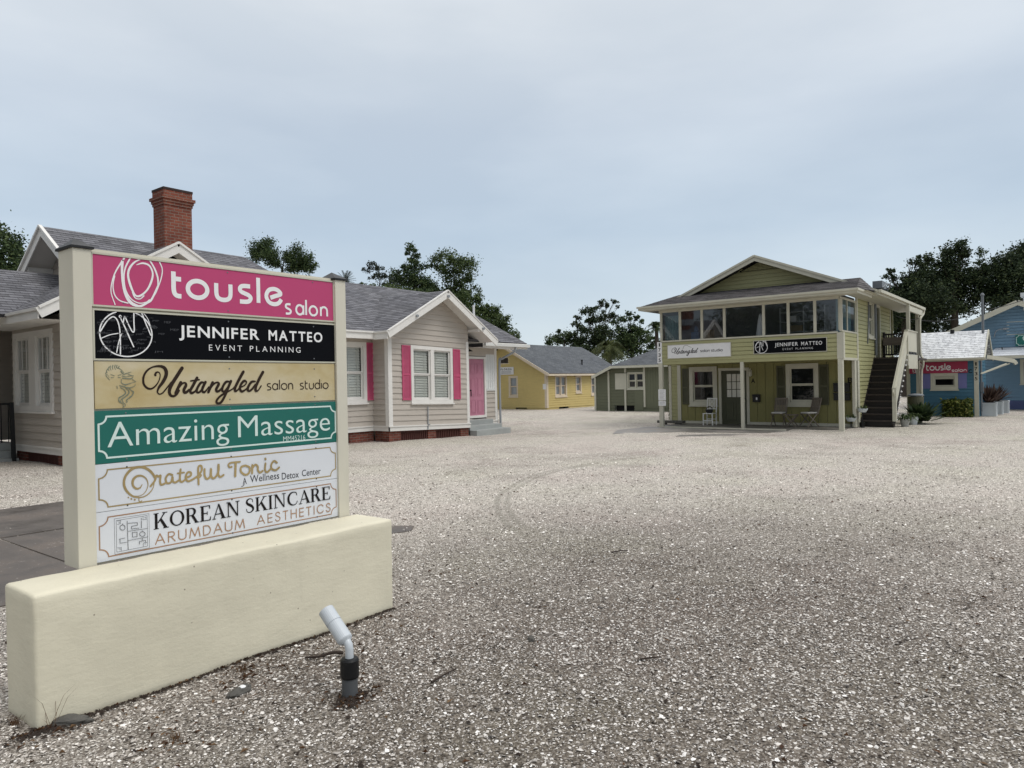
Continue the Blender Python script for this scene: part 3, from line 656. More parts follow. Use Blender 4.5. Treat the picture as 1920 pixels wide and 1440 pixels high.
# digitised vector artwork of the directory panels (panel metres)
ART={
 'scribble':[([0.0051,0.0132,0.0132,0.0152,0.0132,0.0152,0.0132,0.0172,0.0152,0.0122,0.0071],[0.264,2.541,0.304,2.556,0.344,2.544,0.364,2.497,0.352,2.439,0.323,2.383,0.28,2.345,0.25,2.349,0.225,2.402,0.21,2.466,0.22,2.514,0.25,2.555,0.289,2.58]),([0.0104,0.0135,0.0124,0.0083,0.0072],[0.347,2.58,0.379,2.524,0.397,2.459,0.387,2.386,0.344,2.316]),([0.0128,0.0099,0.0079,0.0069,0.0069],[0.19,2.576,0.138,2.488,0.113,2.416,0.107,2.352,0.129,2.279]),([0.0079,0.0079,0.0089,0.0089],[0.13,2.457,0.119,2.397,0.128,2.339,0.158,2.306,0.206,2.294]),([0.02,0.017,0.018,0.022,0.025,0.015],[0.177,2.552,0.174,2.487,0.179,2.413,0.195,2.344,0.225,2.297,0.264,2.282]),([0.0111,0.009,0.008,0.007],[0.226,2.58,0.196,2.519,0.185,2.458,0.193,2.379,0.226,2.322,0.274,2.299,0.319,2.309,0.339,2.326]),([0.0104,0.0083,0.0083,0.0083],[0.408,2.578,0.426,2.53,0.416,2.466,0.391,2.397]),([0.0122,0.0091,0.0081,0.0071,0.0091],[0.236,2.363,0.25,2.331,0.28,2.326,0.305,2.348]),([0.0153,0.0174,0.0153,0.0072],[0.235,2.285,0.279,2.28,0.324,2.304,0.355,2.332,0.392,2.418])],
 'jm':[([0.0089],[0.036,2.103,0.074,2.168,0.105,2.199,0.123,2.2,0.139,2.181,0.151,2.133,0.154,2.063,0.153,1.972]),([0.0069],[0.045,2.068,0.093,2.09,0.142,2.101]),([0.005,0.0069,0.0079],[0.165,2.102,0.146,2.053,0.131,1.983]),([0.0069],[0.156,2.214,0.163,2.208,0.156,2.199,0.15,2.207,0.156,2.214]),([0.007,0.01,0.01,0.009],[0.158,2.197,0.184,2.139,0.209,2.078,0.234,2.02]),([0.009],[0.173,2.166,0.18,2.204,0.186,2.204,0.203,2.163,0.227,2.116,0.239,2.122,0.238,2.177,0.239,2.239]),([0.0112,0.0092,0.0092],[0.287,2.239,0.314,2.166,0.342,2.098]),([0.0051,0.0061],[0.298,2.239,0.327,2.197,0.343,2.142])],
 'untangled':[([0.0114,0.0114,0.0076,0.0067,0.0067,0.0086,0.0105,0.0124,0.0124,0.0124,0.0114,0.0095,0.0095,0.0143,0.0191,0.021,0.021,0.0191,0.0143,0.0095,0.0076,0.0086,0.0086,0.0086],[0.366,1.844,0.374,1.857,0.389,1.86,0.399,1.843,0.392,1.809,0.37,1.774,0.342,1.754,0.314,1.759,0.293,1.787,0.293,1.829,0.313,1.867,0.349,1.892,0.392,1.899,0.423,1.891,0.438,1.867,0.436,1.836,0.416,1.797,0.389,1.761,0.379,1.733,0.391,1.718,0.412,1.725,0.437,1.753,0.47,1.794]),([0.0067,0.0144],[0.372,1.85,0.368,1.841]),([0.0214,0.0214,0.0194,0.0165,0.0146,0.0126],[0.545,1.887,0.503,1.825,0.472,1.777,0.457,1.738,0.463,1.71,0.483,1.702,0.504,1.714,0.521,1.739]),([0.0182],[0.534,1.792,0.517,1.759,0.499,1.722]),([0.0084,0.0113,0.0183,0.0169,0.0098],[0.508,1.736,0.539,1.78,0.563,1.789,0.569,1.772,0.555,1.744,0.557,1.725,0.574,1.728,0.589,1.744]),([0.0184,0.017,0.0113],[0.647,1.821,0.619,1.772,0.598,1.736,0.607,1.72,0.629,1.729,0.643,1.746]),([0.01],[0.603,1.801,0.662,1.809]),([0.01,0.0157,0.0171,0.0128,0.01],[0.699,1.788,0.675,1.789,0.652,1.76,0.642,1.733,0.655,1.722,0.678,1.74,0.699,1.778]),([0.0173,0.0144,0.0086],[0.706,1.792,0.685,1.753,0.683,1.73,0.697,1.724,0.715,1.741,0.729,1.759]),([0.0174],[0.758,1.789,0.744,1.762,0.726,1.724]),([0.0088,0.0117,0.0175,0.0146,0.0088],[0.733,1.736,0.764,1.777,0.793,1.789,0.802,1.776,0.784,1.745,0.786,1.727,0.805,1.731,0.823,1.75]),([0.0103,0.0162,0.0176,0.0132,0.0088],[0.884,1.794,0.858,1.792,0.836,1.766,0.826,1.737,0.839,1.724,0.86,1.742,0.885,1.779]),([0.0175,0.016,0.0146,0.0131,0.0088],[0.894,1.797,0.871,1.749,0.846,1.694,0.817,1.651,0.792,1.644,0.783,1.66,0.807,1.69,0.85,1.716,0.899,1.738,0.927,1.763]),([0.0194,0.0179,0.0104],[0.991,1.862,0.959,1.812,0.926,1.752,0.926,1.727,0.942,1.732,0.956,1.746]),([0.009,0.0105,0.0165,0.0165,0.0105],[0.969,1.752,1.001,1.768,1.014,1.788,0.998,1.798,0.974,1.778,0.961,1.744,0.976,1.723,1.005,1.735,1.025,1.754]),([0.0106,0.0167,0.0182,0.0136,0.0091],[1.083,1.793,1.056,1.79,1.035,1.768,1.022,1.738,1.034,1.724,1.059,1.74,1.083,1.772]),([0.0199,0.0184,0.0092],[1.148,1.86,1.116,1.81,1.088,1.753,1.087,1.726,1.106,1.728,1.131,1.76])],
 'grateful':[([0.0053,0.0053,0.0074,0.0085,0.0117,0.0148,0.0159,0.017,0.0159,0.0148,0.0138],[0.349,1.17,0.341,1.122,0.316,1.087,0.281,1.068,0.244,1.068,0.205,1.085,0.172,1.124,0.16,1.171,0.174,1.217,0.214,1.253,0.266,1.258,0.311,1.237,0.34,1.204,0.351,1.181]),([0.0043,0.0043,0.0054,0.0075,0.0108,0.014,0.0161,0.0129,0.0086,0.0043],[0.215,1.081,0.257,1.077,0.289,1.096,0.307,1.137,0.299,1.176,0.273,1.2,0.241,1.203,0.216,1.183,0.214,1.148,0.235,1.125,0.258,1.128,0.27,1.147]),([0.0054],[0.249,1.06,0.249,1.047,0.258,1.039,0.267,1.044]),([0.0075],[0.184,1.077,0.186,1.074]),([0.0096],[0.202,1.066,0.204,1.063]),([0.0107],[0.222,1.058,0.224,1.055]),([0.0133],[0.323,1.129,0.338,1.145,0.353,1.166,0.361,1.193,0.374,1.185,0.388,1.19,0.384,1.156,0.39,1.131,0.414,1.135]),([0.0135],[0.465,1.185,0.441,1.193,0.421,1.168,0.429,1.136,0.456,1.14,0.466,1.173,0.468,1.144,0.483,1.134,0.506,1.144]),([0.0136],[0.521,1.216,0.515,1.154,0.525,1.132,0.551,1.144]),([0.0109],[0.5,1.192,0.544,1.193]),([0.0137],[0.557,1.157,0.589,1.167,0.589,1.188,0.568,1.19,0.554,1.159,0.569,1.132,0.602,1.14,0.631,1.155]),([0.0139],[0.633,1.152,0.664,1.189,0.667,1.218,0.653,1.227,0.642,1.205,0.643,1.102]),([0.0097],[0.644,1.144,0.663,1.16,0.648,1.17]),([0.0141],[0.687,1.2,0.687,1.156,0.702,1.132,0.726,1.147,0.733,1.199,0.734,1.148,0.748,1.13,0.771,1.144,0.789,1.182,0.788,1.225,0.786,1.154,0.801,1.134,0.824,1.145]),([0.0129],[0.887,1.195,0.869,1.195,0.863,1.214,0.886,1.224,0.951,1.224]),([0.0174],[0.917,1.215,0.912,1.127]),([0.0147],[0.993,1.193,0.96,1.186,0.957,1.153,0.991,1.127,1.02,1.139,1.025,1.175,0.993,1.193]),([0.0148],[1.047,1.191,1.044,1.132]),([0.0149],[1.045,1.166,1.07,1.191,1.09,1.176,1.091,1.15,1.106,1.131,1.129,1.14]),([0.015],[1.154,1.192,1.149,1.146,1.165,1.127,1.194,1.146]),([0.0165],[1.152,1.227,1.155,1.223]),([0.0151],[1.249,1.188,1.225,1.203,1.202,1.179,1.206,1.147,1.237,1.134,1.267,1.151])],
 'lady':[([0.0055,0.0055,0.0023],[0.096,1.899,0.093,1.885,0.099,1.871]),([0.0064,0.0027],[0.109,1.903,0.106,1.89,0.109,1.876]),([0.0064,0.0028],[0.123,1.904,0.119,1.892,0.124,1.877]),([0.0064,0.0028],[0.133,1.903,0.131,1.89,0.14,1.882]),([0.0065,0.0037],[0.146,1.897,0.142,1.887,0.157,1.876,0.174,1.855]),([0.0055,0.0023],[0.088,1.894,0.081,1.88,0.087,1.867]),([0.0055,0.0023],[0.078,1.88,0.071,1.867,0.076,1.855]),([0.0046,0.0023],[0.072,1.864,0.066,1.851,0.079,1.842,0.086,1.826]),([0.0045,0.0023],[0.067,1.842,0.076,1.826,0.091,1.812]),([0.0055,0.0027],[0.097,1.827,0.112,1.827]),([0.0037],[0.095,1.846,0.117,1.838]),([0.0055,0.0028],[0.138,1.829,0.154,1.826]),([0.0037],[0.137,1.84,0.157,1.846]),([0.0074,0.0056,0.0028],[0.155,1.867,0.17,1.848,0.188,1.853,0.217,1.862]),([0.0065,0.0037,0.0023],[0.163,1.837,0.187,1.832,0.21,1.837,0.232,1.839]),([0.0075,0.0065,0.0037],[0.165,1.823,0.196,1.82,0.216,1.82,0.228,1.829]),([0.0046,0.0074,0.0037],[0.157,1.816,0.158,1.793,0.182,1.783,0.216,1.792,0.241,1.799]),([0.0065,0.0065,0.0037],[0.146,1.777,0.173,1.77,0.204,1.762,0.236,1.773,0.24,1.783]),([0.0046,0.0037],[0.129,1.775,0.133,1.759]),([0.0055,0.0074,0.0046],[0.151,1.765,0.172,1.751,0.181,1.732,0.163,1.714,0.141,1.701,0.142,1.678,0.162,1.664,0.166,1.643]),([0.0056,0.0074,0.0046],[0.181,1.76,0.199,1.746,0.199,1.727,0.174,1.705,0.154,1.692,0.149,1.673]),([0.0056,0.0065,0.0037],[0.204,1.755,0.221,1.741,0.228,1.731,0.214,1.708,0.184,1.686,0.191,1.676,0.18,1.67]),([0.0046,0.0037],[0.162,1.696,0.162,1.677,0.179,1.654,0.161,1.641]),([0.0047,0.0028],[0.223,1.816,0.236,1.806,0.245,1.799]),([0.0047,0.0028],[0.197,1.848,0.214,1.841,0.23,1.836]),([0.0047,0.0037],[0.228,1.741,0.221,1.718,0.203,1.704])],
 'emblem':[([0.0022],[0.099,0.955,0.31,0.955]),([0.0022],[0.31,0.955,0.309,0.737]),([0.0021],[0.309,0.737,0.099,0.736]),([0.0021],[0.099,0.736,0.099,0.955]),([0.0022],[0.11,0.943,0.298,0.945]),([0.0022],[0.298,0.945,0.298,0.75]),([0.0021],[0.298,0.75,0.11,0.748]),([0.0021],[0.11,0.748,0.11,0.943]),([0.0021],[0.116,0.939,0.136,0.94]),([0.0021],[0.136,0.94,0.135,0.92]),([0.0021],[0.135,0.92,0.115,0.919]),([0.0021],[0.122,0.932,0.131,0.931]),([0.0021],[0.131,0.931,0.129,0.924]),([0.0022],[0.272,0.942,0.271,0.922]),([0.0022],[0.271,0.922,0.294,0.922]),([0.0022],[0.281,0.934,0.291,0.935]),([0.0022],[0.291,0.935,0.29,0.926]),([0.0021],[0.113,0.774,0.137,0.773]),([0.0021],[0.137,0.773,0.137,0.751]),([0.0021],[0.12,0.765,0.13,0.766]),([0.0021],[0.13,0.766,0.13,0.756]),([0.0022],[0.27,0.774,0.294,0.775]),([0.0022],[0.27,0.774,0.27,0.752]),([0.0022],[0.278,0.766,0.288,0.766]),([0.0042],[0.146,0.912,0.133,0.905,0.132,0.888,0.146,0.878,0.159,0.884,0.159,0.901,0.146,0.912]),([0.0037],[0.147,0.918,0.147,0.912]),([0.0037],[0.174,0.93,0.177,0.751]),([0.0038],[0.18,0.915,0.236,0.91]),([0.0038],[0.236,0.91,0.235,0.893]),([0.0037],[0.235,0.893,0.2,0.893]),([0.0037],[0.2,0.893,0.2,0.876]),([0.0038],[0.2,0.876,0.245,0.874]),([0.0038],[0.26,0.935,0.261,0.924]),([0.0038],[0.26,0.918,0.26,0.872]),([0.0033],[0.179,0.865,0.298,0.863]),([0.0038],[0.203,0.853,0.232,0.851]),([0.0038],[0.232,0.851,0.232,0.823]),([0.0037],[0.232,0.823,0.204,0.824]),([0.0037],[0.204,0.824,0.203,0.853]),([0.0043],[0.265,0.849,0.25,0.843,0.25,0.828,0.265,0.818,0.28,0.824,0.279,0.839,0.265,0.849]),([0.0038],[0.265,0.854,0.265,0.849]),([0.0033],[0.173,0.807,0.298,0.809]),([0.0037],[0.124,0.826,0.159,0.827]),([0.0037],[0.128,0.824,0.129,0.8]),([0.0037],[0.129,0.8,0.166,0.799]),([0.0038],[0.245,0.789,0.283,0.79]),([0.0038],[0.283,0.79,0.284,0.777]),([0.0038],[0.245,0.789,0.246,0.772]),([0.0038],[0.264,0.809,0.265,0.79])],
}
# crown clumps: x, y, z, radius
TREES={
 'left_oak':[(14.05,53.08,8.46,2.0),(14.88,52.03,10.23,1.34),(15.95,52.29,11.23,0.73),(16.15,51.6,10.5,0.57),(15.42,51.57,9.59,1.07),(14.69,53.74,11.74,1.2),(16.39,52.99,9.7,0.67),(15.71,53.37,11.78,0.47)],
 'pom':[(23.21,35.76,9.53,0.56),(23.01,34.95,8.92,0.53),(22.8,35.8,9.12,0.39),(23.29,34.87,8.59,0.33),(23.95,33.59,8.87,0.59),(24.26,33.26,8.43,0.45),(23.84,33.94,8.4,0.47),(23.95,34.68,9.01,0.27)],
 'tall':[(32.44,33.68,10.43,0.41),(32.57,33.48,9.87,0.41),(32.33,33.74,9.26,0.38),(32.39,32.78,9.32,0.44),(32.09,33.17,8.49,0.68),(32.86,33.0,8.1,0.75),(31.81,34.33,8.85,0.41),(32.02,34.28,8.39,0.44),(32.68,33.9,7.72,0.75),(32.53,32.07,7.41,0.68)],
 'roundt':[(34.45,32.51,7.15,0.7),(34.96,32.03,7.33,0.7),(33.59,33.35,7.86,0.56),(34.29,31.58,9.72,0.77),(34.19,32.53,10.1,0.59),(34.71,30.95,9.28,0.66),(34.42,33.05,9.49,0.49),(35.68,31.37,8.67,0.52),(34.73,32.01,8.71,0.7),(34.77,31.32,7.77,0.73),(35.72,31.24,7.74,0.42),(34.48,32.39,7.6,0.7),(34.23,33.24,8.08,0.52),(35.12,32.43,6.74,0.84),(35.3,31.18,6.41,0.63)],
 'spray':[(30.02,34.57,9.25,0.3),(30.36,34.32,9.03,0.27),(29.84,34.82,8.96,0.23),(30.25,33.91,8.44,0.37),(30.66,33.55,8.05,0.4),(30.21,34.66,8.52,0.23)],
 'low':[(29.73,30.84,7.06,0.57),(29.04,31.93,7.16,0.45),(28.43,33.6,7.33,0.38),(30.5,30.3,6.82,0.64),(31.34,29.8,6.59,0.64),(28.06,33.88,7.54,0.29),(28.48,33.16,7.64,0.38),(29.44,32.93,7.51,0.45),(29.43,31.67,7.11,0.45),(27.92,33.96,7.32,0.38),(28.56,32.79,7.2,0.45)],
 'slope':[(32.99,29.56,6.69,0.65),(33.04,28.67,5.91,0.65),(33.52,28.24,5.58,0.65),(34.38,27.99,5.02,0.59),(34.39,27.17,4.65,0.46),(33.09,29.25,5.63,0.65),(33.57,28.98,6.95,0.33),(32.88,28.64,4.93,0.52),(33.69,27.64,4.75,0.46),(33.43,28.31,6.17,0.39),(34.12,28.21,6.08,0.42),(34.26,27.83,5.53,0.49),(33.6,27.97,5.31,0.52),(33.32,28.5,5.2,0.52),(34.02,27.49,4.85,0.39),(33.69,28.28,4.55,0.46)],
 'cshrub':[(50.44,35.49,5.17,0.41),(51.39,35.31,5.42,0.51),(52.28,34.74,5.42,0.64),(51.41,35.31,6.07,0.23),(52.58,33.9,4.97,0.55)],
 'camphor':[(53.93,32.34,8.5,0.37),(52.86,32.39,7.88,0.41),(52.63,33.05,7.78,0.46),(54.17,31.89,8.34,0.28),(54.47,31.32,8.6,0.28),(54.4,31.08,8.02,0.18),(52.58,33.96,7.24,0.32),(53.03,33.06,6.93,0.41),(53.99,32.29,7.3,0.55),(53.97,31.38,7.42,0.41),(51.98,33.75,6.51,0.41),(52.66,33.22,6.05,0.64),(53.17,31.98,6.18,0.55),(51.98,34.04,5.79,0.41),(53.08,33.94,5.18,0.69),(53.09,32.33,5.05,0.78),(52.45,32.48,4.22,0.64),(51.85,33.18,4.23,0.74),(53.03,32.01,5.58,0.74),(54.22,31.92,5.85,0.55),(53.1,32.56,6.99,0.46)],
 'wide':[(56.75,31.14,7.62,0.33),(56.18,31.43,7.09,0.47),(57.57,30.91,7.32,0.33),(57.48,30.38,6.95,0.28),(56.69,30.87,6.32,0.57),(55.91,31.56,6.05,0.57),(57.01,30.37,6.02,0.43),(56.3,31.0,5.09,0.81),(56.31,32.35,5.16,0.66),(57.31,30.01,5.31,0.52),(55.17,31.98,4.16,0.85),(57.09,30.92,4.35,0.76),(57.6,29.87,4.6,0.47),(58.01,30.2,6.06,0.24),(57.87,29.31,5.15,0.47),(58.25,29.53,4.22,0.57),(56.98,31.92,5.25,0.85),(57.13,30.65,5.43,0.76),(56.7,32.27,6.93,0.47)],
 'r1':[(64.52,11.77,9.74,0.39),(64.46,11.6,10.14,0.3),(64.95,11.01,9.1,0.73),(64.98,9.87,9.84,0.82),(66.23,9.48,11.09,0.56),(65.48,10.16,10.87,0.47),(66.45,10.89,8.36,1.12),(67.38,9.48,9.27,1.12),(64.83,11.4,7.84,0.95),(63.82,11.97,8.41,0.43),(65.46,9.61,7.31,1.12),(63.58,12.52,7.84,0.52),(63.87,12.17,8.56,0.43),(64.23,10.92,6.99,1.29),(67.09,10.22,8.44,1.29),(63.51,11.75,6.79,1.03),(63.0,12.62,6.61,0.69)],
 'r2':[(67.39,7.76,11.54,0.8),(67.07,7.07,11.79,0.55),(66.85,8.33,10.81,0.63),(67.12,6.72,11.16,0.47),(67.75,7.64,9.98,1.1),(67.67,6.73,9.36,1.01),(66.56,8.63,8.59,1.01),(67.44,7.27,8.29,0.93),(67.76,6.04,8.33,0.76),(65.22,7.93,7.03,0.93),(64.36,9.07,7.89,1.27),(67.92,6.97,7.15,0.85),(67.38,8.35,9.16,1.27),(68.69,6.28,9.51,0.93)],
 'r2b':[(66.67,5.62,11.22,0.37),(66.79,5.88,10.6,0.37),(67.39,5.45,10.12,0.5),(67.0,5.71,9.35,0.58)],
 'r3':[(67.31,4.41,9.99,0.9),(67.13,3.71,10.38,0.82),(68.25,2.76,10.81,1.02),(66.73,4.72,9.14,0.9),(66.49,3.36,9.37,1.31),(70.07,2.34,10.07,1.63),(67.94,4.31,7.97,1.06),(66.06,2.88,7.28,1.39),(66.62,5.35,7.54,0.65),(66.75,5.04,6.29,0.57),(67.5,3.63,5.9,0.82),(67.01,1.13,8.79,1.63),(67.06,5.1,8.18,0.98),(65.71,4.01,6.75,1.06),(66.69,5.4,9.21,0.73),(66.66,4.59,5.84,0.65)],
 'und':[(65.19,12.64,7.62,0.98),(66.38,11.29,7.38,1.16),(66.31,13.3,5.52,1.16),(67.22,11.87,4.59,1.16),(68.78,10.54,4.57,1.07),(70.28,9.18,4.33,0.98),(69.8,7.58,4.46,0.71),(67.12,9.67,6.65,1.16),(70.56,8.41,6.32,0.71),(71.34,5.11,5.7,0.71),(74.21,4.01,5.33,0.98),(71.18,5.82,6.18,0.53),(67.11,12.62,6.87,0.8),(67.94,11.57,6.17,0.89),(69.26,10.19,6.01,0.89),(69.31,9.03,5.49,0.62),(70.71,7.86,5.31,0.53),(66.95,10.99,7.18,0.89),(69.32,9.4,6.77,0.8),(70.97,6.55,5.77,0.45),(72.16,5.92,5.12,0.45),(66.41,13.31,6.42,0.71)],
}

# ------------------------------------------------------------------ ground
def sstep(a, b, x): t = np.clip((x-a)/(b-a), 0, 1); return t*t*(3-2*t)
def gz(x, y):
    x = np.asarray(x, float); y = np.asarray(y, float)
    h = .10*sstep(15.2, 16.6, y)*(1-sstep(8, 14, x))*sstep(-30, -5, x)
    h = h - .10*np.exp(-(((x-19.6)/2.6)**2+((y-15.6)/1.8)**2))
    h = h - .07*np.exp(-(((x-23.3)/1.5)**2+((y-10)/2.6)**2))
    h = h + .012*np.sin(1.7*x+.6*y)*np.sin(1.1*y-.4*x)*sstep(3, 9, np.hypot(x, y)) + .006*np.sin(5.1*x+1)*np.sin(4.3*y+2)
    return h
def grid(xs, ys, name, mat):
    X, Y = np.meshgrid(xs, ys); Z = gz(X, Y); far = np.hypot(X, Y) > 75; Z = np.where(far, 0, Z)
    n, m = X.shape; v = np.stack([X, Y, Z], -1).reshape(-1, 3); i = np.arange(n*m).reshape(n, m)
    f = np.stack([i[:-1, :-1], i[:-1, 1:], i[1:, 1:], i[1:, :-1]], -1).reshape(-1, 4)
    me = bpy.data.meshes.new(name); me.from_pydata(v.tolist(), [], f.tolist()); me.materials.append(MAT[mat])
    for p in me.polygons: p.use_smooth = True
    o = bpy.data.objects.new(name, me); COL.objects.link(o); o['kind'] = 'structure'; return o
lin = np.linspace
grid(np.concatenate([[-1500, -500, -200, -90], lin(-50, -8, 15), lin(-6, 14, 101), lin(14.4, 42, 80), lin(44, 90, 20), [150, 400, 1500]]),
     np.concatenate([[-1500, -500, -200, -90], lin(-50, -8, 15), lin(-6, 14, 101), lin(14.4, 42, 80), lin(44, 90, 20), [150, 400, 1500]]), 'ground', 'shell_ground')
def sheet(name, pts, mat, z=.006, th=.02):
    mb = MB(); n = len(pts); T = [(x, y, float(gz(x, y))+z) for x, y in pts]; Bt = [(x, y, -.15) for x, y in pts]
    mb.poly(T)
    for i in range(n): mb.quad(T[i], T[(i+1) % n], Bt[(i+1) % n], Bt[i])
    o = mb.build(name, mat); o['kind'] = 'structure'; return o
# wet concrete drive crossing behind the sign, cast in bays with open joints
xs_ = [-14, -9.5, -5.5, -1.5, 2.92, 5.1]
for i in range(len(xs_)-1):
    for (a, b) in ((6.9, 10.08), (10.11, 12.6)):
        sheet('driveway', [(xs_[i]+.015, a), (xs_[i+1]-.015, a), (xs_[i+1]-.015, b-.015), (xs_[i]+.015, b-.015)], 'wet_concrete', .008 + .003*((i+(a > 8)) % 2))
sheet('driveway', [(5.12, 6.55), (6.0, 6.3), (6.25, 6.5), (5.9, 7.0), (5.12, 8.6)], 'wet_concrete', .012)
# broken concrete apron in front of the olive house
sheet('apron', [(20.4, 11.9), (22.8, 10.75), (24.3, 10.1), (24.3, 12.6), (22.4, 12.9)], 'patch_concrete', .012)
sheet('apron', [(20.2, 9.6), (21.7, 8.45), (22.6, 8.3), (22.2, 9.2), (21.1, 9.9)], 'patch_concrete', .010)
sheet('apron', [(22.9, 10.5), (23.4, 8.0), (24.3, 7.5), (24.3, 10.0)], 'patch_concrete', .011)
# loose crushed shell: the individual chips one can see close to the sign
rng = np.random.default_rng(7)
def chips():
    fx, fy = math.cos(YAW), math.sin(YAW); N0 = 1650000
    d = rng.uniform(2.4, 19, N0); lat = rng.uniform(-1.0, 1.36, N0)*d*.9
    keep = rng.random(N0) < np.where(d < 4.6, 1.0, (4.6/d)**2.1)*d/9.5*1.25*np.clip((19-d)/9, 0, 1)
    d, lat = d[keep], lat[keep]
    x = fx*d + fy*lat; y = fy*d - fx*lat
    ok = ~((x > 1.33) & (x < 3.87) & (y > 4.19) & (y < 4.69)) & ~((x < 6.1) & (y > 6.8) & (y < 12.6) & (rng.random(len(x)) > .05))
    rr_ = np.abs(np.abs(np.hypot(x-12.5, y-1.0)-7.12)-.07); ok &= ~((rr_ < .055) & (y > 4.6) & (x < 16) & (rng.random(len(x)) > .24))
    wr_ = np.hypot((x-4.1)*.125, (y-1.8)*.17)+.12*np.sin(1.9*x+.7*y)*np.sin(1.3*y-.8*x+1); ok &= rng.random(len(x)) < np.interp(wr_, [.2, .7, 1.1], [.74, .86, .98])
    x, y, d = x[ok], y[ok], d[ok]; n = len(x)
    r = np.clip(rng.lognormal(math.log(.0056), .42, n), .0028, .017)*(1+.045*(d-3))
    ang = rng.uniform(0, 2*math.pi, n); k = 5
    th = np.arange(k)[None]*2*math.pi/k + rng.uniform(-.45, .45, (n, k)); rr = r[:, None]*rng.uniform(.6, 1.25, (n, k))
    asp = rng.uniform(.5, 1, n)[:, None]
    px = rr*np.cos(th); py = rr*np.sin(th)*asp; pz = np.zeros_like(px)
    cx = np.zeros((n, 1)); cz = (r*rng.uniform(.15, .5, n))[:, None]
    P = np.stack([np.concatenate([px, cx], 1), np.concatenate([py, cx], 1), np.concatenate([pz, cz], 1)], -1)
    tl = rng.normal(0, .42, n)[:, None]; c, s_ = np.cos(tl), np.sin(tl)
    Y2 = P[..., 1]*c - P[..., 2]*s_; Z2 = P[..., 1]*s_ + P[..., 2]*c
    ca, sa = np.cos(ang)[:, None], np.sin(ang)[:, None]
    X3 = P[..., 0]*ca - Y2*sa; Y3 = P[..., 0]*sa + Y2*ca
    base = gz(x, y) + r*rng.uniform(.0, .55, n)
    V = np.stack([X3+x[:, None], Y3+y[:, None], Z2+base[:, None]], -1).reshape(-1, 3)
    b = (np.arange(n)*(k+1))[:, None]
    F = np.stack([np.stack([b[:, 0]+i, b[:, 0]+(i+1) % k, b[:, 0]+k], -1) for i in range(k)], 1).reshape(-1)
    me = bpy.data.meshes.new('shell_gravel'); me.vertices.add(len(V)); me.vertices.foreach_set('co', V.astype(np.float32).ravel())
    nf = n*k; me.loops.add(nf*3); me.polygons.add(nf)
    me.loops.foreach_set('vertex_index', F.astype(np.int32)); me.polygons.foreach_set('loop_start', np.arange(0, nf*3, 3, dtype=np.int32))
    me.update(calc_edges=True); me.materials.append(MAT['shell_chip'])
    o = bpy.data.objects.new('shell_gravel', me); COL.objects.link(o); tag(o, 'loose crushed white shell gravel around the sign', 'gravel', kind='stuff')
chips()
def litter():
    mb = MB(); rnd = random.Random(3)
    def leaf(x, y, L):
        a = rnd.uniform(0, 6.28); z = float(gz(x, y))+.006; w = L*rnd.uniform(.25, .5); c, s_ = math.cos(a), math.sin(a); h = rnd.uniform(.002, .02)
        P = [(-L, 0, 0), (-L*.2, w, h), (L, 0, h*.4), (-L*.2, -w, h*.8)]
        mb.add([(x+p*c-q*s_, y+p*s_+q*c, z+r) for p, q, r in P], [(0, 1, 2), (0, 2, 3)])
    for cx, cy, n, sp in ((2.45, 4.03, 60, .12), (1.75, 3.55, 50, .10), (1.42, 4.22, 70, .10), (2.6, 3.2, 90, .09), (4.83, 4.59, 30, .25), (3.2, 4.15, 60, .35), (2.2, 4.1, 90, .5)):
        for _ in range(n): leaf(rnd.gauss(cx, sp), min(rnd.gauss(cy, sp), 4.6) if cx > 3.9 else min(rnd.gauss(cy, sp), 4.2), rnd.uniform(.006, .022))
    for _ in range(420):
        d = rnd.uniform(3, 15); l = rnd.uniform(-.8, .75)*d; x = math.cos(YAW)*d+math.sin(YAW)*l; y = math.sin(YAW)*d-math.cos(YAW)*l
        if not (1.3 < x < 3.9 and 4.2 < y < 4.7) and not (y > 6.5 and x < 6): leaf(x, y, rnd.uniform(.008, .03))
    tag(mb.build('leaf_litter', 'leaf_dry'), 'dry brown leaf litter scattered over the shell lot', 'leaves', kind='stuff')
litter()
def debris():
    mb = MB(); rnd = random.Random(11)
    def bit(x, y, L):
        z = float(gz(x, y)); a = rnd.uniform(0, 6.28); d = Vector((math.cos(a), math.sin(a), rnd.uniform(-.2, .4)))*L; e = Vector((-math.sin(a), math.cos(a), rnd.uniform(-.2, .2)))*L*rnd.uniform(.2, .6); p = Vector((x, y, z+.008)); q = Vector((0, 0, L*.5))
        mb.add([p-d, p+e, p+d, p-e, p+q], [(0, 1, 4), (1, 2, 4), (2, 3, 4), (3, 0, 4)])
    for _ in range(900): bit(rnd.uniform(1.4, 3.8), 4.215-abs(rnd.gauss(0, .022)), rnd.uniform(.004, .016))
    for _ in range(260): bit(rnd.gauss(2.565, .055), rnd.gauss(3.19, .045), rnd.uniform(.005, .018))
    for _ in range(260): bit(rnd.gauss(1.42, .10), rnd.gauss(4.19, .04), rnd.uniform(.005, .02))
    for _ in range(700):
        d = rnd.uniform(2.8, 14); l = rnd.uniform(-.75, .75)*d; x = math.cos(YAW)*d+math.sin(YAW)*l; y = math.sin(YAW)*d-math.cos(YAW)*l
        if not (1.3 < x < 3.9 and 4.15 < y < 4.7) and not (y > 6.5 and x < 6.2): bit(x, y, rnd.uniform(.006, .022))
    tag(mb.build('dark_debris', 'twig'), 'dark bark crumbs and soil bits along the sign base and spotlight', 'debris', kind='stuff')
debris()

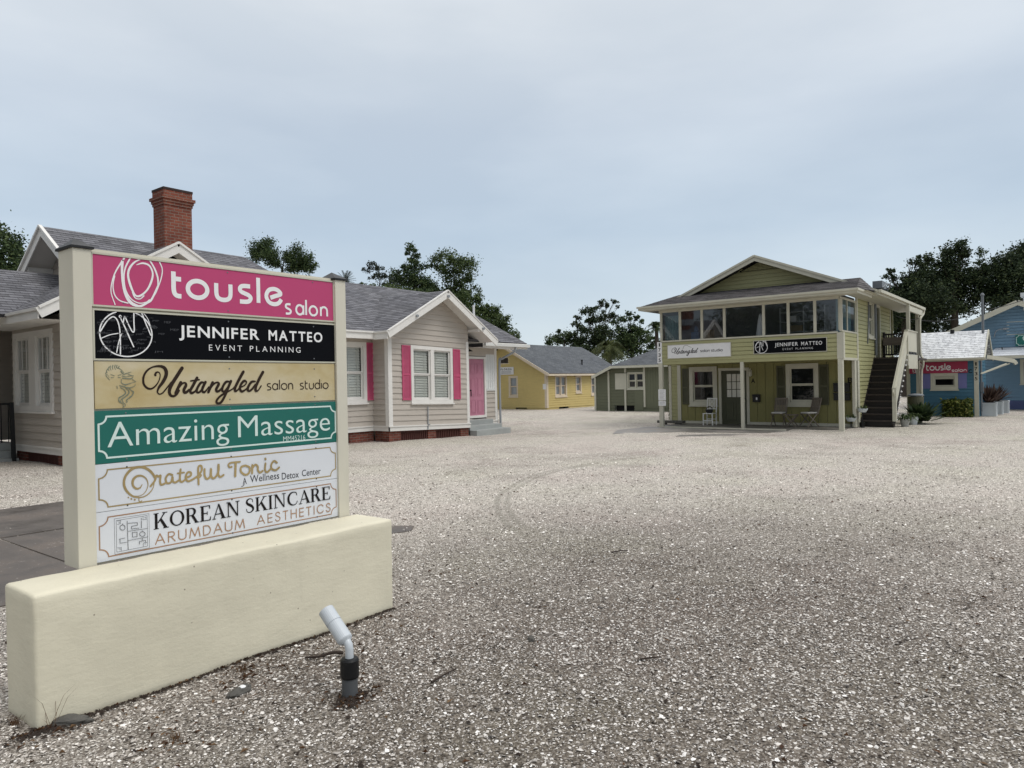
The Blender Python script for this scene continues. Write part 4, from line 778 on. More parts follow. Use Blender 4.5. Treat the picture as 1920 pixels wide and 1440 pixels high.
# ------------------------------------------------------------------ monument sign
def monument_sign():
    t = thing('monument_sign', 'cream roadside directory sign with six tenant panels between two posts on a stucco base', 'sign', (2.6, 4.44, 0))
    bm = bmesh.new(); bmesh.ops.create_cube(bm, size=1)
    for v in bm.verts: v.co = Vector((2.598+v.co.x*2.456, 4.44+v.co.y*.43, .335+v.co.z*.73))
    bmesh.ops.bevel(bm, geom=bm.edges[:], offset=.018, segments=2, affect='EDGES', profile=.5)
    for i in range(1, 40): bmesh.ops.bisect_plane(bm, geom=bm.verts[:]+bm.edges[:]+bm.faces[:], plane_co=(1.37+2.456*i/40, 0, 0), plane_no=(1, 0, 0))
    for i in range(1, 12): bmesh.ops.bisect_plane(bm, geom=bm.verts[:]+bm.edges[:]+bm.faces[:], plane_co=(0, 0, -.03+.73*i/12), plane_no=(0, 0, 1))
    for i in range(1, 6): bmesh.ops.bisect_plane(bm, geom=bm.verts[:]+bm.edges[:]+bm.faces[:], plane_co=(0, 4.225+.43*i/6, 0), plane_no=(0, 1, 0))
    from mathutils import noise
    for v in bm.verts:
        n = noise.noise_vector(v.co*2.2)*.008 + noise.noise_vector(v.co*7)*.005; v.co += n
        if v.co.z < -.005: v.co.z = -.05
    me = bpy.data.meshes.new('base'); bm.to_mesh(me); bm.free(); me.transform(Matrix.Translation((-2.6, -4.44, 0)))
    for p in me.polygons: p.use_smooth = True
    me.materials.append(MAT['sign_cream']); o = bpy.data.objects.new('base', me); COL.objects.link(o); o.parent = t
    for x0, x1 in ((1.747, 1.850), (3.661, 3.765)):
        p = MB().box(x0, x1, 4.66, 4.875, .69, 2.60).build('post', 'sign_post', t, bevel=.006)
        c = MB(); cx = (x0+x1)/2; a, b, h = x0-.012, x1+.012, 2.60
        c.box(a, b, 4.648, 4.887, h, h+.014); c.add([(a, 4.648, h+.014), (b, 4.648, h+.014), (b, 4.887, h+.014), (a, 4.887, h+.014), (cx, 4.767, h+.075)], [(0, 1, 4), (1, 2, 4), (2, 3, 4), (3, 0, 4)])
        c.build('cap', 'black_metal', p)
    MB().box(1.852, 3.659, 4.70, 4.84, 2.585, 2.612).build('beam', 'sign_post', t)
    MB().box(1.852, 3.659, 4.697, 4.83, .69, 2.584).build('backing', 'sign_post', t)
    pl = Pl('-y', 4.68)
    def panel(x0, x1, z0, z1, mat, label, trim=False, screws=()):
        p = MB().box(x0, x1, 4.68, 4.694, z0, z1).build('panel', mat, t, bevel=.0015); p['label'] = label
        if trim: MB().frame(Pl('-y', 4.694), x0-.012, x1+.010, z0-.012, z1+.012, .011, .001, .019).build('trim', 'cream_trim', p)
        s = MB()
        for (x, z) in screws: s.lathe((x, 4.6805, z), [(.0055, 0), (.0045, .0035), (.001, .0045)], 8, (0, -1, 0))
        if screws: s.build_split('screw', 'conduit' if mat != 'panel_white' else 'black_metal', p)
        return p
    fm = lambda s, z: (1.86+s, z)
    def ink(p, mat, fn, name='lettering', clip=None, d=.0012):
        mb = MB(); fn(Ink(mb, pl, fm, d, clip=clip)); return mb.build(name, mat, p)
    def rowx(z0, z1): return [(2.04, z0), (2.04, z1), (2.745, z0), (2.745, z1), (3.46, z0), (3.46, z1)]
    # 1 pink
    p = panel(1.864, 3.653, 2.272, 2.578, 'panel_pink', 'pink panel with a white scribbled ring and rounded white lettering', True, rowx(2.292, 2.56))
    ink(p, 'letter_white', lambda k: drawing(k, 'scribble', .85), 'emblem', (.01, 1.79, 2.274, 2.577))
    for c_, a_, b_ in (('t', .480, .566), ('o', .580, .748), ('u', .780, .923), ('s', .957, 1.080), ('l', 1.108, 1.140), ('e', 1.170, 1.335)):
        ink(p, 'letter_white', lambda k: geo(k, c_, a_, b_, 2.349, .144, .031))
    for c_, a_, b_ in (('s', 1.342, 1.406), ('a', 1.436, 1.519), ('l', 1.526, 1.543), ('o', 1.557, 1.645), ('n', 1.662, 1.742)):
        ink(p, 'letter_white', lambda k: geo(k, c_, a_, b_, 2.294, .088, .0165))
    # 2 black
    p = panel(1.868, 3.66, 1.944, 2.236, 'panel_black', 'black panel with a white monogram circle and white capitals', True, rowx(1.965, 2.215)[2:])
    def faint(k):
        rnd = random.Random(5)
        for _ in range(95):
            s0 = rnd.uniform(.012, .50); z = rnd.uniform(1.948, 2.215)
            if s0 > .30 and rnd.random() < (s0-.30)/.22: continue
            if s0 > .36 and z < 2.08: continue
            w = rnd.uniform(.025, .06); h = w*rnd.uniform(.22, .32)
            text(k, rnd.choice(['JMEP', 'JM', 'MEP', 'JMEP']), s0, s0+w, z, min(z+h, 2.232))
    ink(p, 'letter_grey', faint, 'pattern', d=.0006)
    def f2(k):
        k.i = 30
        k.clip = (.01, 1.79, 1.946, 2.2345)
        k.stroke(arc(.192, 2.101, .158, .143, 62, 62+360-38-2, 40) if 0 else arc(.192, 2.101, .158, .143, 112, 428, 46), .0078, smooth=False)
        k.clip = (.01, 1.79, 1.946, 2.2345)
        drawing(k, 'jm', .82); k.clip = None
    ink(p, 'letter_white', f2, 'emblem')
    for w_, a_, b_, c_, d_, o_, g_ in (('JENNIFER', .529, 1.125, 2.097, 2.172, .020, .15), ('MATTEO', 1.201, 1.681, 2.097, 2.172, .020, .15), ('EVENT', .736, .985, 2.009, 2.049, -.004, .34), ('PLANNING', 1.046, 1.476, 2.009, 2.050, -.004, .34)):
        ink(p, 'letter_white', lambda k: text(k, w_, a_, b_, c_, d_, o_, g_), d=.002)
    # 3 yellowed cream
    p = panel(1.862, 3.654, 1.636, 1.928, 'panel_cream', 'yellowed cream panel with brown script lettering and a line drawing of a woman', False, rowx(1.67, 1.885)[2:])
    ink(p, 'letter_sage', lambda k: drawing(k, 'lady', .85), 'emblem')
    def f3(k):
        drawing(k, 'untangled', 1.12)
    ink(p, 'letter_brown', f3)
    ink(p, 'letter_brown', lambda k: geo(k, 'salon', 1.177, 1.405, 1.726, .053, .0078, .26), d=.0016); ink(p, 'letter_brown', lambda k: geo(k, 'studio', 1.462, 1.732, 1.726, .053, .0078, .26), d=.0016)
    # 4 green
    p = panel(1.852, 3.66, 1.301, 1.624, 'panel_green', 'green panel with large pale lettering and a scooped border', False, rowx(1.318, 1.605))
    ink(p, 'letter_palegreen', lambda k: notched_border(k, .019, 1.792, 1.335, 1.588, .0115, .045), 'border')
    for w_, a_, b_, c_, d_ in (('Amazing', .068, .873, 1.347, 1.552), ('Massage', .941, 1.738, 1.347, 1.547), ('MM45216', 1.308, 1.503, 1.341, 1.378)):
        ink(p, 'letter_palegreen', lambda k: text(k, w_, a_, b_, c_, d_, -.006), d=.002)
    # 5 and 6 white
    p = panel(1.855, 3.664, 1.009, 1.298, 'panel_white', 'white panel with gold script lettering and a gold spiral', False, rowx(1.028, 1.268))
    ink(p, 'letter_gold', lambda k: notched_border(k, .014, 1.786, 1.034, 1.262, .0085, .05), 'border')
    ink(p, 'letter_gold', lambda k: drawing(k, 'grateful', 1.0), d=.0018)
    for w_, a_, b_, c_, d_ in (('A', .970, 1.002, 1.060, 1.106), ('Wellness', 1.028, 1.268, 1.066, 1.117), ('Detox', 1.290, 1.440, 1.056, 1.107), ('Center', 1.467, 1.641, 1.060, 1.110)):
        ink(p, 'letter_grey', lambda k: text(k, w_, a_, b_, c_, d_, .004))
    ink(p, 'letter_grey', lambda k: k.stroke([(.984, 1.066), (.975, 1.052), (.960, 1.046)], .005))
    p = panel(1.855, 3.664, .704, 1.006, 'panel_white', 'white panel with black serif capitals over copper capitals and a square seal', False, rowx(.73, .965)[2:])
    ink(p, 'letter_copper', lambda k: notched_border(k, .012, 1.785, .73, .972, .0075, .05), 'border')
    ink(p, 'letter_grey', lambda k: drawing(k, 'emblem', .8), 'emblem', d=.0008)
    ink(p, 'letter_black', lambda k: serif(k, 'KOREAN', .338, .943, .846, .950)); ink(p, 'letter_black', lambda k: serif(k, 'SKINCARE', .987, 1.728, .851, .954))
    ink(p, 'letter_copper', lambda k: geo(k, 'ARUMDAUM', .344, .980, .747, .071, .0072, .30, .5, True), d=.0016); ink(p, 'letter_copper', lambda k: geo(k, 'AESTHETICS', 1.076, 1.728, .752, .071, .0072, .34, .5, True), d=.0016)
monument_sign()

# ------------------------------------------------------------------ spotlight aimed at the sign
def spotlight():
    bx, by = 2.60, 3.25; t = thing('ground_spotlight', 'grey tilted spotlight on a short pipe with black collar in front of the sign base', 'spotlight', (bx, by, 0))
    MB().tube([(bx, by, -.06), (bx+.003, by, .115)], .044, 20).build('pipe', 'pipe_grey', t, bevel=0)
    MB().lathe((bx+.003, by, .105), [(.049, 0), (.052, .008), (.052, .098), (.046, .108), (.028, .11)], 24).build('collar', 'rubber_black', t)
    MB().tube([(bx+.003, by, .20), (bx+.003, by, .262), (bx+.003, by+.004, .285), (bx+.003, by+.020, .302), (bx+.003, by+.034, .314)], .0235, 16).build('elbow', 'lamp_grey', t)
    a = Vector((.0, .185, .150)).normalized(); c = Vector((bx+.003, by+.030, .304))
    h = MB().lathe(c, [(.024, -.014), (.040, .0), (.0445, .006), (.0445, .124), (.0425, .1255), (.0425, .1285), (.0455, .130), (.0455, .222), (.043, .224), (.040, .216)], 28, a).build('head', 'lamp_grey', t)
    MB().lathe(c+a*.212, [(.0005, 0), (.040, .0005), (.040, .002)], 24, a).build('lens', 'glass', h)
    for g in (-1, 1): MB().tube([c+Vector((g*.022, 0, -.012)), c+Vector((g*.027, 0, -.012))], .005, 8).build('bolt', 'black_metal', h)
spotlight()
def twig(pts, r, label):
    o = MB(); P = [(x, y, float(gz(x, y))+r+.008+dz) for x, y, dz in pts]; o.tube(cr_sample(P, 4), [r*(1-.5*i/(4*(len(P)-1)+1)) for i in range(4*(len(P)-1)+1)], 6)
    tag(o.build('fallen_twig', 'twig'), label, 'twig', 'twigs lying on the shell lot')
twig([(2.96, 3.76, 0), (2.90, 3.79, .015), (2.83, 3.83, .004), (2.77, 3.90, 0)], .011, 'crooked dark twig pointing from the sign base to the spotlight')
twig([(2.98, 2.98, 0), (3.09, 2.99, .004), (3.21, 3.0, 0)], .007, 'straight dark twig right of the spotlight, near a stone')
twig([(3.99, 2.16, 0), (4.04, 2.12, .003), (4.09, 2.07, 0)], .006, 'short dark twig lying alone in the open near shell')
twig([(6.31, 3.72, 0), (6.38, 3.68, .004), (6.46, 3.62, 0)], .008, 'small twig out in the middle of the shell lot')
def stone(x, y, rx, ry, rz, label, seed):
    bm = bmesh.new(); bmesh.ops.create_icosphere(bm, subdivisions=3, radius=1); from mathutils import noise
    for v in bm.verts:
        n = 1+.28*noise.noise(v.co*1.7+Vector((seed, 0, 0)))+.10*noise.noise(v.co*5); v.co = Vector((v.co.x*rx*n, v.co.y*ry*n, v.co.z*rz*n))
    bmesh.ops.rotate(bm, verts=bm.verts, matrix=Matrix.Rotation(seed, 3, 'Z'))
    me = bpy.data.meshes.new('stone'); bm.to_mesh(me); bm.free(); me.materials.append(MAT['stone_grey']); o = bpy.data.objects.new('stone', me); COL.objects.link(o)
    o.location = (x, y, float(gz(x, y))+rz*.35); tag(o, label, 'stone', 'stones on the shell lot')
stone(2.25, 3.79, .085, .035, .03, 'flat grey stone with a white shell on it between sign base and spotlight', .2)
stone(1.51, 4.17, .10, .04, .035, 'dark flat stone under the near corner of the sign base', 2.5)
stone(3.87, 2.92, .03, .025, .022, 'small dark lump alone in the shell right of the spotlight', 4.1)
tag(MB().lathe((2.26, 3.785, .025), [(.001, 0), (.018, .004), (.022, .012), (.012, .018), (.001, .020)], 10).build('sea_shell', 'white_vinyl'), 'white half shell resting on the flat grey stone', 'shell')
def dry_tuft(x, y, n, h, label):
    mb = MB(); rnd = random.Random(int(x*100))
    for _ in range(n):
        a = rnd.uniform(0, 6.28); l = rnd.uniform(.2, 1)*h; bx, by = x+rnd.gauss(0, .015), y+rnd.gauss(0, .015); z = float(gz(bx, by)); dx, dy = math.cos(a)*l*.6, math.sin(a)*l*.6
        w = .0009
        mb.add([(bx-w, by, z), (bx+w, by, z), (bx+dx*.5+w, by+dy*.5, z+l*.7), (bx+dx*.5-w, by+dy*.5, z+l*.7), (bx+dx, by+dy, z+l)], [(0, 1, 2, 3), (3, 2, 4)])
    tag(mb.build('dry_grass_tuft', 'leaf_dry'), label, 'grass tuft', 'dry grass tufts in the shell')
dry_tuft(1.43, 4.19, 7, .24, 'dry grass stalks leaning on the near corner of the sign base')
dry_tuft(2.42, 4.05, 40, .06, 'reddish dry tuft behind the flat grey stone')
dry_tuft(1.76, 3.55, 50, .05, 'orange dry tuft in open shell in front of the sign base')
dry_tuft(1.33, 4.4, 60, .06, 'dry tuft beside the back corner of the sign base')

# ------------------------------------------------------------------ grey cottage with pink door
SAG = lambda x: -.030*min(max(0.0, x-14.9), 4.6)       # the old house has settled at its far end
def cottage():
    t = thing('cottage', 'grey shingled cottage with pink shutters, pink door and brick chimney behind the sign', 'house', (13, 18, 0))
    wing = Pl('-y', 16.53, SAG); main = Pl('-y', 17.25, SAG); lw = Pl('-x', 6.29); rw = Pl('-x', 14.93); fr = Pl('-y', 17.25)
    s3 = lambda v: (v[0], v[1], v[2]+SAG(v[0]))
    # --- walls
    w = MB()
    gl = lambda z: (max(14.95, 14.48+(z-3.28)/.5465), min(18.6, 19.52-(z-.10-3.18)/.613))
    lap(w, wing, 14.95, 18.6, .47, 4.68, .172, gl, [(15.90, 17.72, 1.24, 2.97)])
    lap(w, rw, 16.54, 17.25, .47, 3.25, .172)
    lap(w, main, 10.75, 14.93, .47, 3.25, .172, None, [(12.95, 14.62, 1.26, 3.02)])
    lap(w, main, 18.62, 20.99, .47, 1.62, .172, None, [(19.3, 20.36, .3, 1.62)])
    lap(w, lw, 17.25, 20.45, .47, 3.45, .172, None, [(17.95, 20.24, 1.34, 3.09)])
    gl2 = lambda z: (6.29+max(0, (z-3.6)/.59-.3), 10.75-max(0, (z-3.6)/.59-.3))
    lap(w, fr, 6.29, 10.75, .47, 4.9, .172, gl2)
    lap(w, Pl('+x', 20.99), 17.25, 24.0, .35, 3.1, .172); lap(w, Pl('+x', 18.6), 16.54, 17.25, .38, 3.1, .172)
    lap(w, Pl('-x', 7.72), 18.6, 23.0, 3.0, 5.85, .172, lambda z: (20.76-(5.85-z)/.60, 20.76+(5.85-z)/.60))
    lap(w, Pl('-y', 22.6), 2.0, 7.72, .47, 3.4, .172); lap(w, Pl('-x', 7.72), 20.3, 23.0, .47, 3.2, .172, None, [(20.9, 21.9, .5, 2.6)])
    w.box(6.4, 20.9, 24.3, 24.4, .4, 3.3)
    w.build('wall', 'cottage_siding', t)
    # --- white boards
    b = MB()
    for pl, u0, u1, z0, z1 in ((wing, 14.93, 15.06, .47, 3.32), (wing, 18.48, 18.60, .47, 3.28), (main, 20.87, 21.0, .33, 3.2), (fr, 6.28, 6.42, .47, 3.7), (fr, 10.63, 10.76, .47, 3.4)):
        b.pbox(pl, u0, u1, 0, .028, z0, z1)
    b.pbox(rw, 16.505, 16.66, .0, .026, .47, 3.3); b.pbox(lw, 17.222, 17.37, 0, .028, .47, 3.5)
    for pl, u0, u1 in ((wing, 14.90, 18.63), (fr, 6.25, 10.79), (main, 10.79, 14.9), (main, 20.2, 21.03)):
        b.pbox(pl, u0, u1, .001, .030, .33, .455); b.pbox(pl, u0-.01, u1+.01, .001, .055, .456, .492)
    b.pbox(rw, 16.50, 17.22, .001, .030, .33, .455); b.pbox(rw, 16.48, 17.2, .001, .055, .456, .492)
    b.pbox(lw, 17.22, 20.45, .001, .030, .33, .455); b.pbox(lw, 17.2, 20.45, .001, .055, .456, .492)
    b.build_split('corner_board', 'cottage_trim', t)
    # --- brick foundation, piers with slatted grilles
    f = MB(); g = MB(); dk = MB()
    def piers(pl, ends, z1, grilles, ins=.03):
        for a, c in ends:
            P = [pl(a, -ins, -.2), pl(c, -ins, -.2), pl(c, -.3, -.2), pl(a, -.3, -.2), pl(a, -ins, z1), pl(c, -ins, z1), pl(c, -.3, z1), pl(a, -.3, z1)]
            f.add(P, [(0, 1, 5, 4), (1, 2, 6, 5), (3, 0, 4, 7)], [[(a, 0), (c, 0), (c, z1+.2), (a, z1+.2)], [(0, 0), (.27, 0), (.27, z1+.2), (0, z1+.2)], [(0, 0), (.27, 0), (.27, z1+.2), (0, z1+.2)]])
        for a, c in grilles:
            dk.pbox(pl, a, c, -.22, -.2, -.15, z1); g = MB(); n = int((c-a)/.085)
            for i in range(n): x = a+(c-a)*(i+.5)/n; g.pbox(pl, x-.022, x+.022, -.10, -.06, -.1, z1)
            g.pbox(pl, a, c, -.105, -.055, z1-.05, z1-.002); g.build('grille', 'brick_grille', t)
    piers(wing, ((14.94, 15.42), (16.62, 16.98), (18.18, 18.6)), .33, ((15.42, 16.62), (16.98, 18.18)))
    piers(rw, ((16.62, 17.25),), .33, (), .05)
    piers(main, ((14.0, 14.95), (10.8, 11.3)), .33, ((11.3, 14.0),)); piers(lw, ((17.28, 17.85), (19.75, 20.4)), .33, ((17.85, 19.75),)); piers(fr, ((6.3, 7.0), (8.3, 8.7), (10.2, 10.75)), .33, ((7.0, 8.3), (8.7, 10.2)))
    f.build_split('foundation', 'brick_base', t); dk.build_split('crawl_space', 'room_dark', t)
    # --- roofs
    r = MB(); ze = 3.37; zi = 5.40
    roof(r, (10.2, 16.65, ze), s3((22.16, 16.65, ze)), (11.0, 20.2, zi), (20.9, 20.2, zi-.02))
    roof(r, s3((22.16, 16.65, ze)), s3((22.16, 23.8, ze)), (20.9, 20.2, zi-.02), (20.9, 20.2, zi-.021))
    roof(r, s3((22.16, 23.8, ze)), (10.2, 23.8, ze), (20.9, 20.2, zi-.02), (11.0, 20.2, zi))
    roof(r, (7.08, 16.65, 3.36), (14.6, 16.65, 3.36), (7.08, 20.76, 5.97), (12.75, 20.76, 5.90))
    roof(r, (14.6, 16.65, 3.36), (14.6, 24.87, 3.36), (12.75, 20.76, 5.90), (12.75, 20.76, 5.899))
    roof(r, (14.6, 24.87, 3.36), (7.08, 24.87, 3.36), (12.75, 20.76, 5.90), (7.08, 20.76, 5.97))
    # right wing
    pk = 17.06
    roof(r, (14.48, 19.2, 3.36), (14.48, 16.0, 3.36), (pk, 19.2, 4.83), (pk, 16.0, 4.77)); 
    roof(r, s3((19.52, 16.0, 3.40)), s3((19.52, 19.2, 3.40)), (pk, 16.0, 4.77), (pk, 19.2, 4.83))
    # left wing
    roof(r, (5.6, 20.6, 3.47), (5.6, 16.65, 3.47), (8.52, 20.6, 5.19), (8.52, 16.65, 5.19)); roof(r, (11.44, 16.65, 3.47), (11.44, 20.6, 3.47), (8.52, 16.65, 5.19), (8.52, 20.6, 5.19))
    # porch roof
    roof(r, (-4, 18.45, 3.45), (7.70, 18.45, 3.45), (-4, 20.78, 4.77), (7.70, 20.78, 4.77)); roof(r, (7.7, 23.1, 3.45), (-4, 23.1, 3.45), (7.7, 20.78, 4.77), (-4, 20.78, 4.77))
    ro = r.build('roof', 'shingle_cottage', t)
    # --- chimney (stands on the house, behind the left gable peak)
    c = MB(); z0 = 4.6
    def cb(x0, x1, y0, y1, a, b): c.box(x0, x1, y0, y1, a, b, uv=True)
    cb(8.775, 9.485, 17.8, 18.36, z0, 6.36); cb(8.755, 9.505, 17.78, 18.38, 6.361, 6.43); cb(8.735, 9.525, 17.76, 18.40, 6.431, 6.50); cb(8.705, 9.555, 17.73, 18.43, 6.501, 6.575); cb(8.76, 9.50, 17.785, 18.375, 6.576, 6.73)
    co = c.build('chimney', 'brick_red', ro, bevel=0)
    MB().box(8.75, 9.51, 17.775, 18.385, 6.731, 6.79).box(8.80, 9.46, 17.83, 18.33, 6.791, 6.80).build('chimney_cap', 'brick_cap', co)
    MB().box(8.755, 9.505, 17.78, 18.38, 4.9, 5.26).build('flashing', 'galvanised', co)
    # --- fascias and bargeboards
    fa = MB()
    def rake(a, b, h=.20, w=.035, dz=-.10): fa.beam(Vector(a)+Vector((0, 0, dz)), Vector(b)+Vector((0, 0, dz)), w, h)
    rake((14.46, 15.985, 3.335), (pk, 15.985, 4.755), .215); rake((pk, 15.984, 4.755), s3((19.54, 15.984, 3.375)), .215)
    rake((14.46, 15.985, 3.385), (pk, 15.985, 4.805), .035, .075, -.03); rake((pk, 15.984, 4.805), s3((19.54, 15.984, 3.425)), .035, .075, -.03)
    rake((5.58, 16.63, 3.45), (8.52, 16.63, 5.18), .22); rake((8.52, 16.631, 5.18), (11.46, 16.631, 3.45), .22)
    rake((5.58, 16.62, 3.50), (8.52, 16.62, 5.23), .05, .08, -.03); rake((8.52, 16.621, 5.23), (11.46, 16.621, 3.50), .05, .08, -.03)
    rake((7.06, 18.62, 4.57), (7.06, 20.76, 5.96), .24); rake((7.061, 20.76, 5.96), (7.061, 23.2, 4.36), .24)
    rake((7.03, 18.62, 4.62), (7.03, 20.76, 6.01), .05, .08, -.03); rake((7.031, 20.76, 6.01), (7.031, 23.2, 4.41), .05, .08, -.03)
    fa.box(5.575, 5.60, 16.66, 20.6, 3.24, 3.45); fa.box(5.54, 5.575, 16.66, 20.6, 3.41, 3.47)
    fa.beam((11.45, 16.635, 3.25), (14.5, 16.635, 3.25), .03, .22); fa.beam((14.465, 16.01, 3.23), (14.465, 16.63, 3.23), .03, .23)
    fa.beam((11.45, 16.60, 3.345), (14.5, 16.60, 3.345), .04, .05); fa.beam((14.43, 16.01, 3.335), (14.43, 16.6, 3.335), .04, .05)
    fa.beam(s3((19.54, 16.64, 3.25)), s3((22.16, 16.64, 3.25)), .03, .2)
    fa.build_split('fascia', 'cottage_trim', t)
    # soffit under the right gable's overhang, and brackets
    so_ = MB()
    for (a, b) in (((14.55, 3.27), (pk, 4.68)), ((pk, 4.68), (19.45, 3.31+SAG(19.5)))):
        so_.quad((a[0], 16.02, a[1]), (b[0], 16.02, b[1]), (b[0], 17.24, b[1]), (a[0], 17.24, a[1]))
    so_.quad((14.5, 16.02, 3.16), (14.93, 16.02, 3.16), (14.93, 17.2, 3.16), (14.5, 17.2, 3.16)); so_.quad((11.4, 16.66, 3.17), (14.9, 16.66, 3.17), (14.9, 17.24, 3.17), (11.4, 17.24, 3.17))
    so_.quad(s3((19.4, 16.66, 3.17)), s3((22.1, 16.66, 3.17)), s3((22.1, 17.3, 3.17)), s3((19.4, 17.3, 3.17)))
    for p in ((pk, 4.53), (18.62, 3.55)): so_.beam((p[0], 16.02, p[1]), (p[0], 16.5, p[1]), .07, .09)
    # boarded undersides of the two left-hand gables
    for (y0, z0), (y1, z1) in (((18.7, 4.55), (20.76, 5.86)), ((20.76, 5.86), (23.2, 4.30))): so_.quad((7.10, y0, z0), (7.10, y1, z1), (7.71, y1, z1), (7.71, y0, z0))
    for (x0, z0), (x1, z1) in (((5.7, 3.42), (8.52, 5.08)), ((8.52, 5.08), (11.35, 3.42))): so_.quad((x0, 16.66, z0), (x1, 16.66, z1), (x1, 17.24, z1), (x0, 17.24, z0))
    so_.quad((5.6, 16.66, 3.24), (6.29, 16.66, 3.24), (6.29, 20.6, 3.24), (5.6, 20.6, 3.24)); so_.quad((-4, 18.5, 3.40), (6.2, 18.5, 3.40), (6.2, 22.6, 3.40), (-4, 22.6, 3.40))
    for q in (19.6, 21.9): so_.beam((7.1, q, 5.0), (7.71, q, 5.0), .09, .12)
    so_.build_split('soffit', 'cottage_trim', t)
    # --- windows
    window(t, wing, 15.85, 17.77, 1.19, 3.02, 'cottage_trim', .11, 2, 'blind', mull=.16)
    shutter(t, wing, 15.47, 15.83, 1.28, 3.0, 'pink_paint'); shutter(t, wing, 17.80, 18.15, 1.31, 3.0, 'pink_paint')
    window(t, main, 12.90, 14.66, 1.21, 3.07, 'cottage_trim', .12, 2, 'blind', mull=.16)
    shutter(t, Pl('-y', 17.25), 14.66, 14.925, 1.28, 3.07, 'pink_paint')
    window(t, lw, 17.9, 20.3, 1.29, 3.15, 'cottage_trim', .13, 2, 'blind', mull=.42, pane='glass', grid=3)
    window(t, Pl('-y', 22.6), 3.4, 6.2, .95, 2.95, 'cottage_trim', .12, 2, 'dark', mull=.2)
    # --- entrance
    d = MB().frame(main, 19.33, 20.36, .62, 2.86, .09, -.03, .035).build('door_frame', 'cottage_trim', t)
    dm = MB().pbox(main, 19.425, 20.265, -.06, -.015, .63, 2.765)
    for (a, b) in ((19.52, 19.80), (19.89, 20.17)):
        for (q, z) in ((.78, 1.28), (1.42, 2.1), (2.22, 2.62)): dm.frame(main, a, b, q, z, .022, -.015, -.006); dm.pbox(main, a+.05, b-.05, -.015, -.004, q+.05, z-.05)
    do = dm.build('door', 'door_pink', t); do['label'] = 'pink panelled front door'
    MB().tube([main(19.50, -.015, 1.63), main(19.50, .05, 1.63)], .024, 10).tube([main(19.50, .04, 1.60), main(19.50, .05, 1.42)], .013, 8).build('handle', 'black_metal', do)
    sl = MB().pbox(main, 20.38, 20.87, .002, .014, 1.66, 2.95).pbox(main, 20.36, 20.88, .0, .05, 1.60, 1.655)
    for i in range(1, 4): x = 20.38+.49*i/4; sl.pbox(main, x-.006, x+.006, .015, .026, 1.68, 2.93)
    for z in (1.98, 2.33, 2.64): sl.pbox(main, 20.39, 20.86, .015, .024, z-.008, z+.008)
    sl.build('shutter_panel', 'lattice_white', t)
    MB().pbox(main, 18.62, 20.9, .0, .012, 2.87, 3.2).build('wall_panel', 'cottage_siding', t)
    st = MB()
    for y0, z in ((16.22, .12), (16.52, .27), (16.82, .44)): st.box(18.635, 20.52-(y0-16.22)*.45, y0, 17.24, -.25, z)
    st.build_split('step', 'step_grey', t, bevel=.012)
    la = MB(); la.lathe(main(19.2, .28, 3.02), [(.01, .06), (.05, .05), (.11, .0), (.105, -.005), (.045, .03)], 14); la.tube([main(19.2, 0, 3.1), main(19.2, .15, 3.14), main(19.2, .28, 3.08)], .012, 8); la.build('porch_lamp', 'black_metal', t)
    for (x, y, z) in ((pk-.02, 15.96, 4.58), (15.62, 15.96, 3.86), (18.76, 15.96, 3.62)):
        MB().tube([(x, y, z), (x, y-.06, z-.01)], .045, 10).build('flood_lamp', 'galvanised', t)
    # gutter and downspout by the entrance, vents and pipes
    gy = MB(); a, c_ = s3((19.56, 16.58, 3.27)), s3((22.2, 16.58, 3.27))
    gy.beam(a, c_, .11, .10); gy.build('gutter', 'gutter_white', t)
    MB().tube(cr_sample([s3((21.35, 16.58, 3.2)), s3((21.33, 16.62, 3.05)), s3((21.1, 17.05, 2.78)), s3((21.04, 17.12, 2.6)), (21.04, 17.12, .1)], 4), .042, 10).build('downspout', 'galvanised', t)
    MB().tube([(16.55, 16.49, .3), (16.55, 16.48, .62), (16.55, 16.47, 1.02)], .018, 8).tube([(16.55, 16.49, .46), (16.55, 16.40, .44)], .022, 8).build('hose_bib', 'galvanised', t)
    MB().tube([(21.2, 18.5, 3.9), (21.2, 18.5, 4.80)], .045, 10).build('vent_pipe', 'white_vinyl', t)
    MB().lathe((18.0, 17.35, 4.35), [(.09, 0), (.09, .28), (.17, .30), (.18, .36), (.12, .43), (.02, .45)], 16).build('roof_vent', 'galvanised', t)
    # porch at the far left: deck, steps and black railing
    p = MB().box(3.0, 6.28, 20.5, 22.6, .30, .52).box(4.2, 6.2, 20.2, 20.5, .1, .34).box(4.0, 6.2, 19.9, 20.2, -.05, .17); p.build('porch_deck', 'step_grey', t)
    rl = MB()
    for i in range(22): x = 3.0+3.2*i/21; rl.tube([(x, 20.55, .5), (x, 20.55, 1.45)], .012, 6)
    rl.beam((3, 20.55, 1.46), (6.25, 20.55, 1.46), .05, .05); rl.beam((6.2, 20.55, .5), (6.2, 20.55, 1.6), .09, .09); rl.beam((6.1, 19.9, .05), (6.1, 20.0, 1.5), .08, .08)
    rl.build('railing', 'black_metal', t)
    MB().box(2.95, 3.15, 20.52, 20.72, .5, 3.4).build('porch_post', 'cottage_trim', t)
cottage()

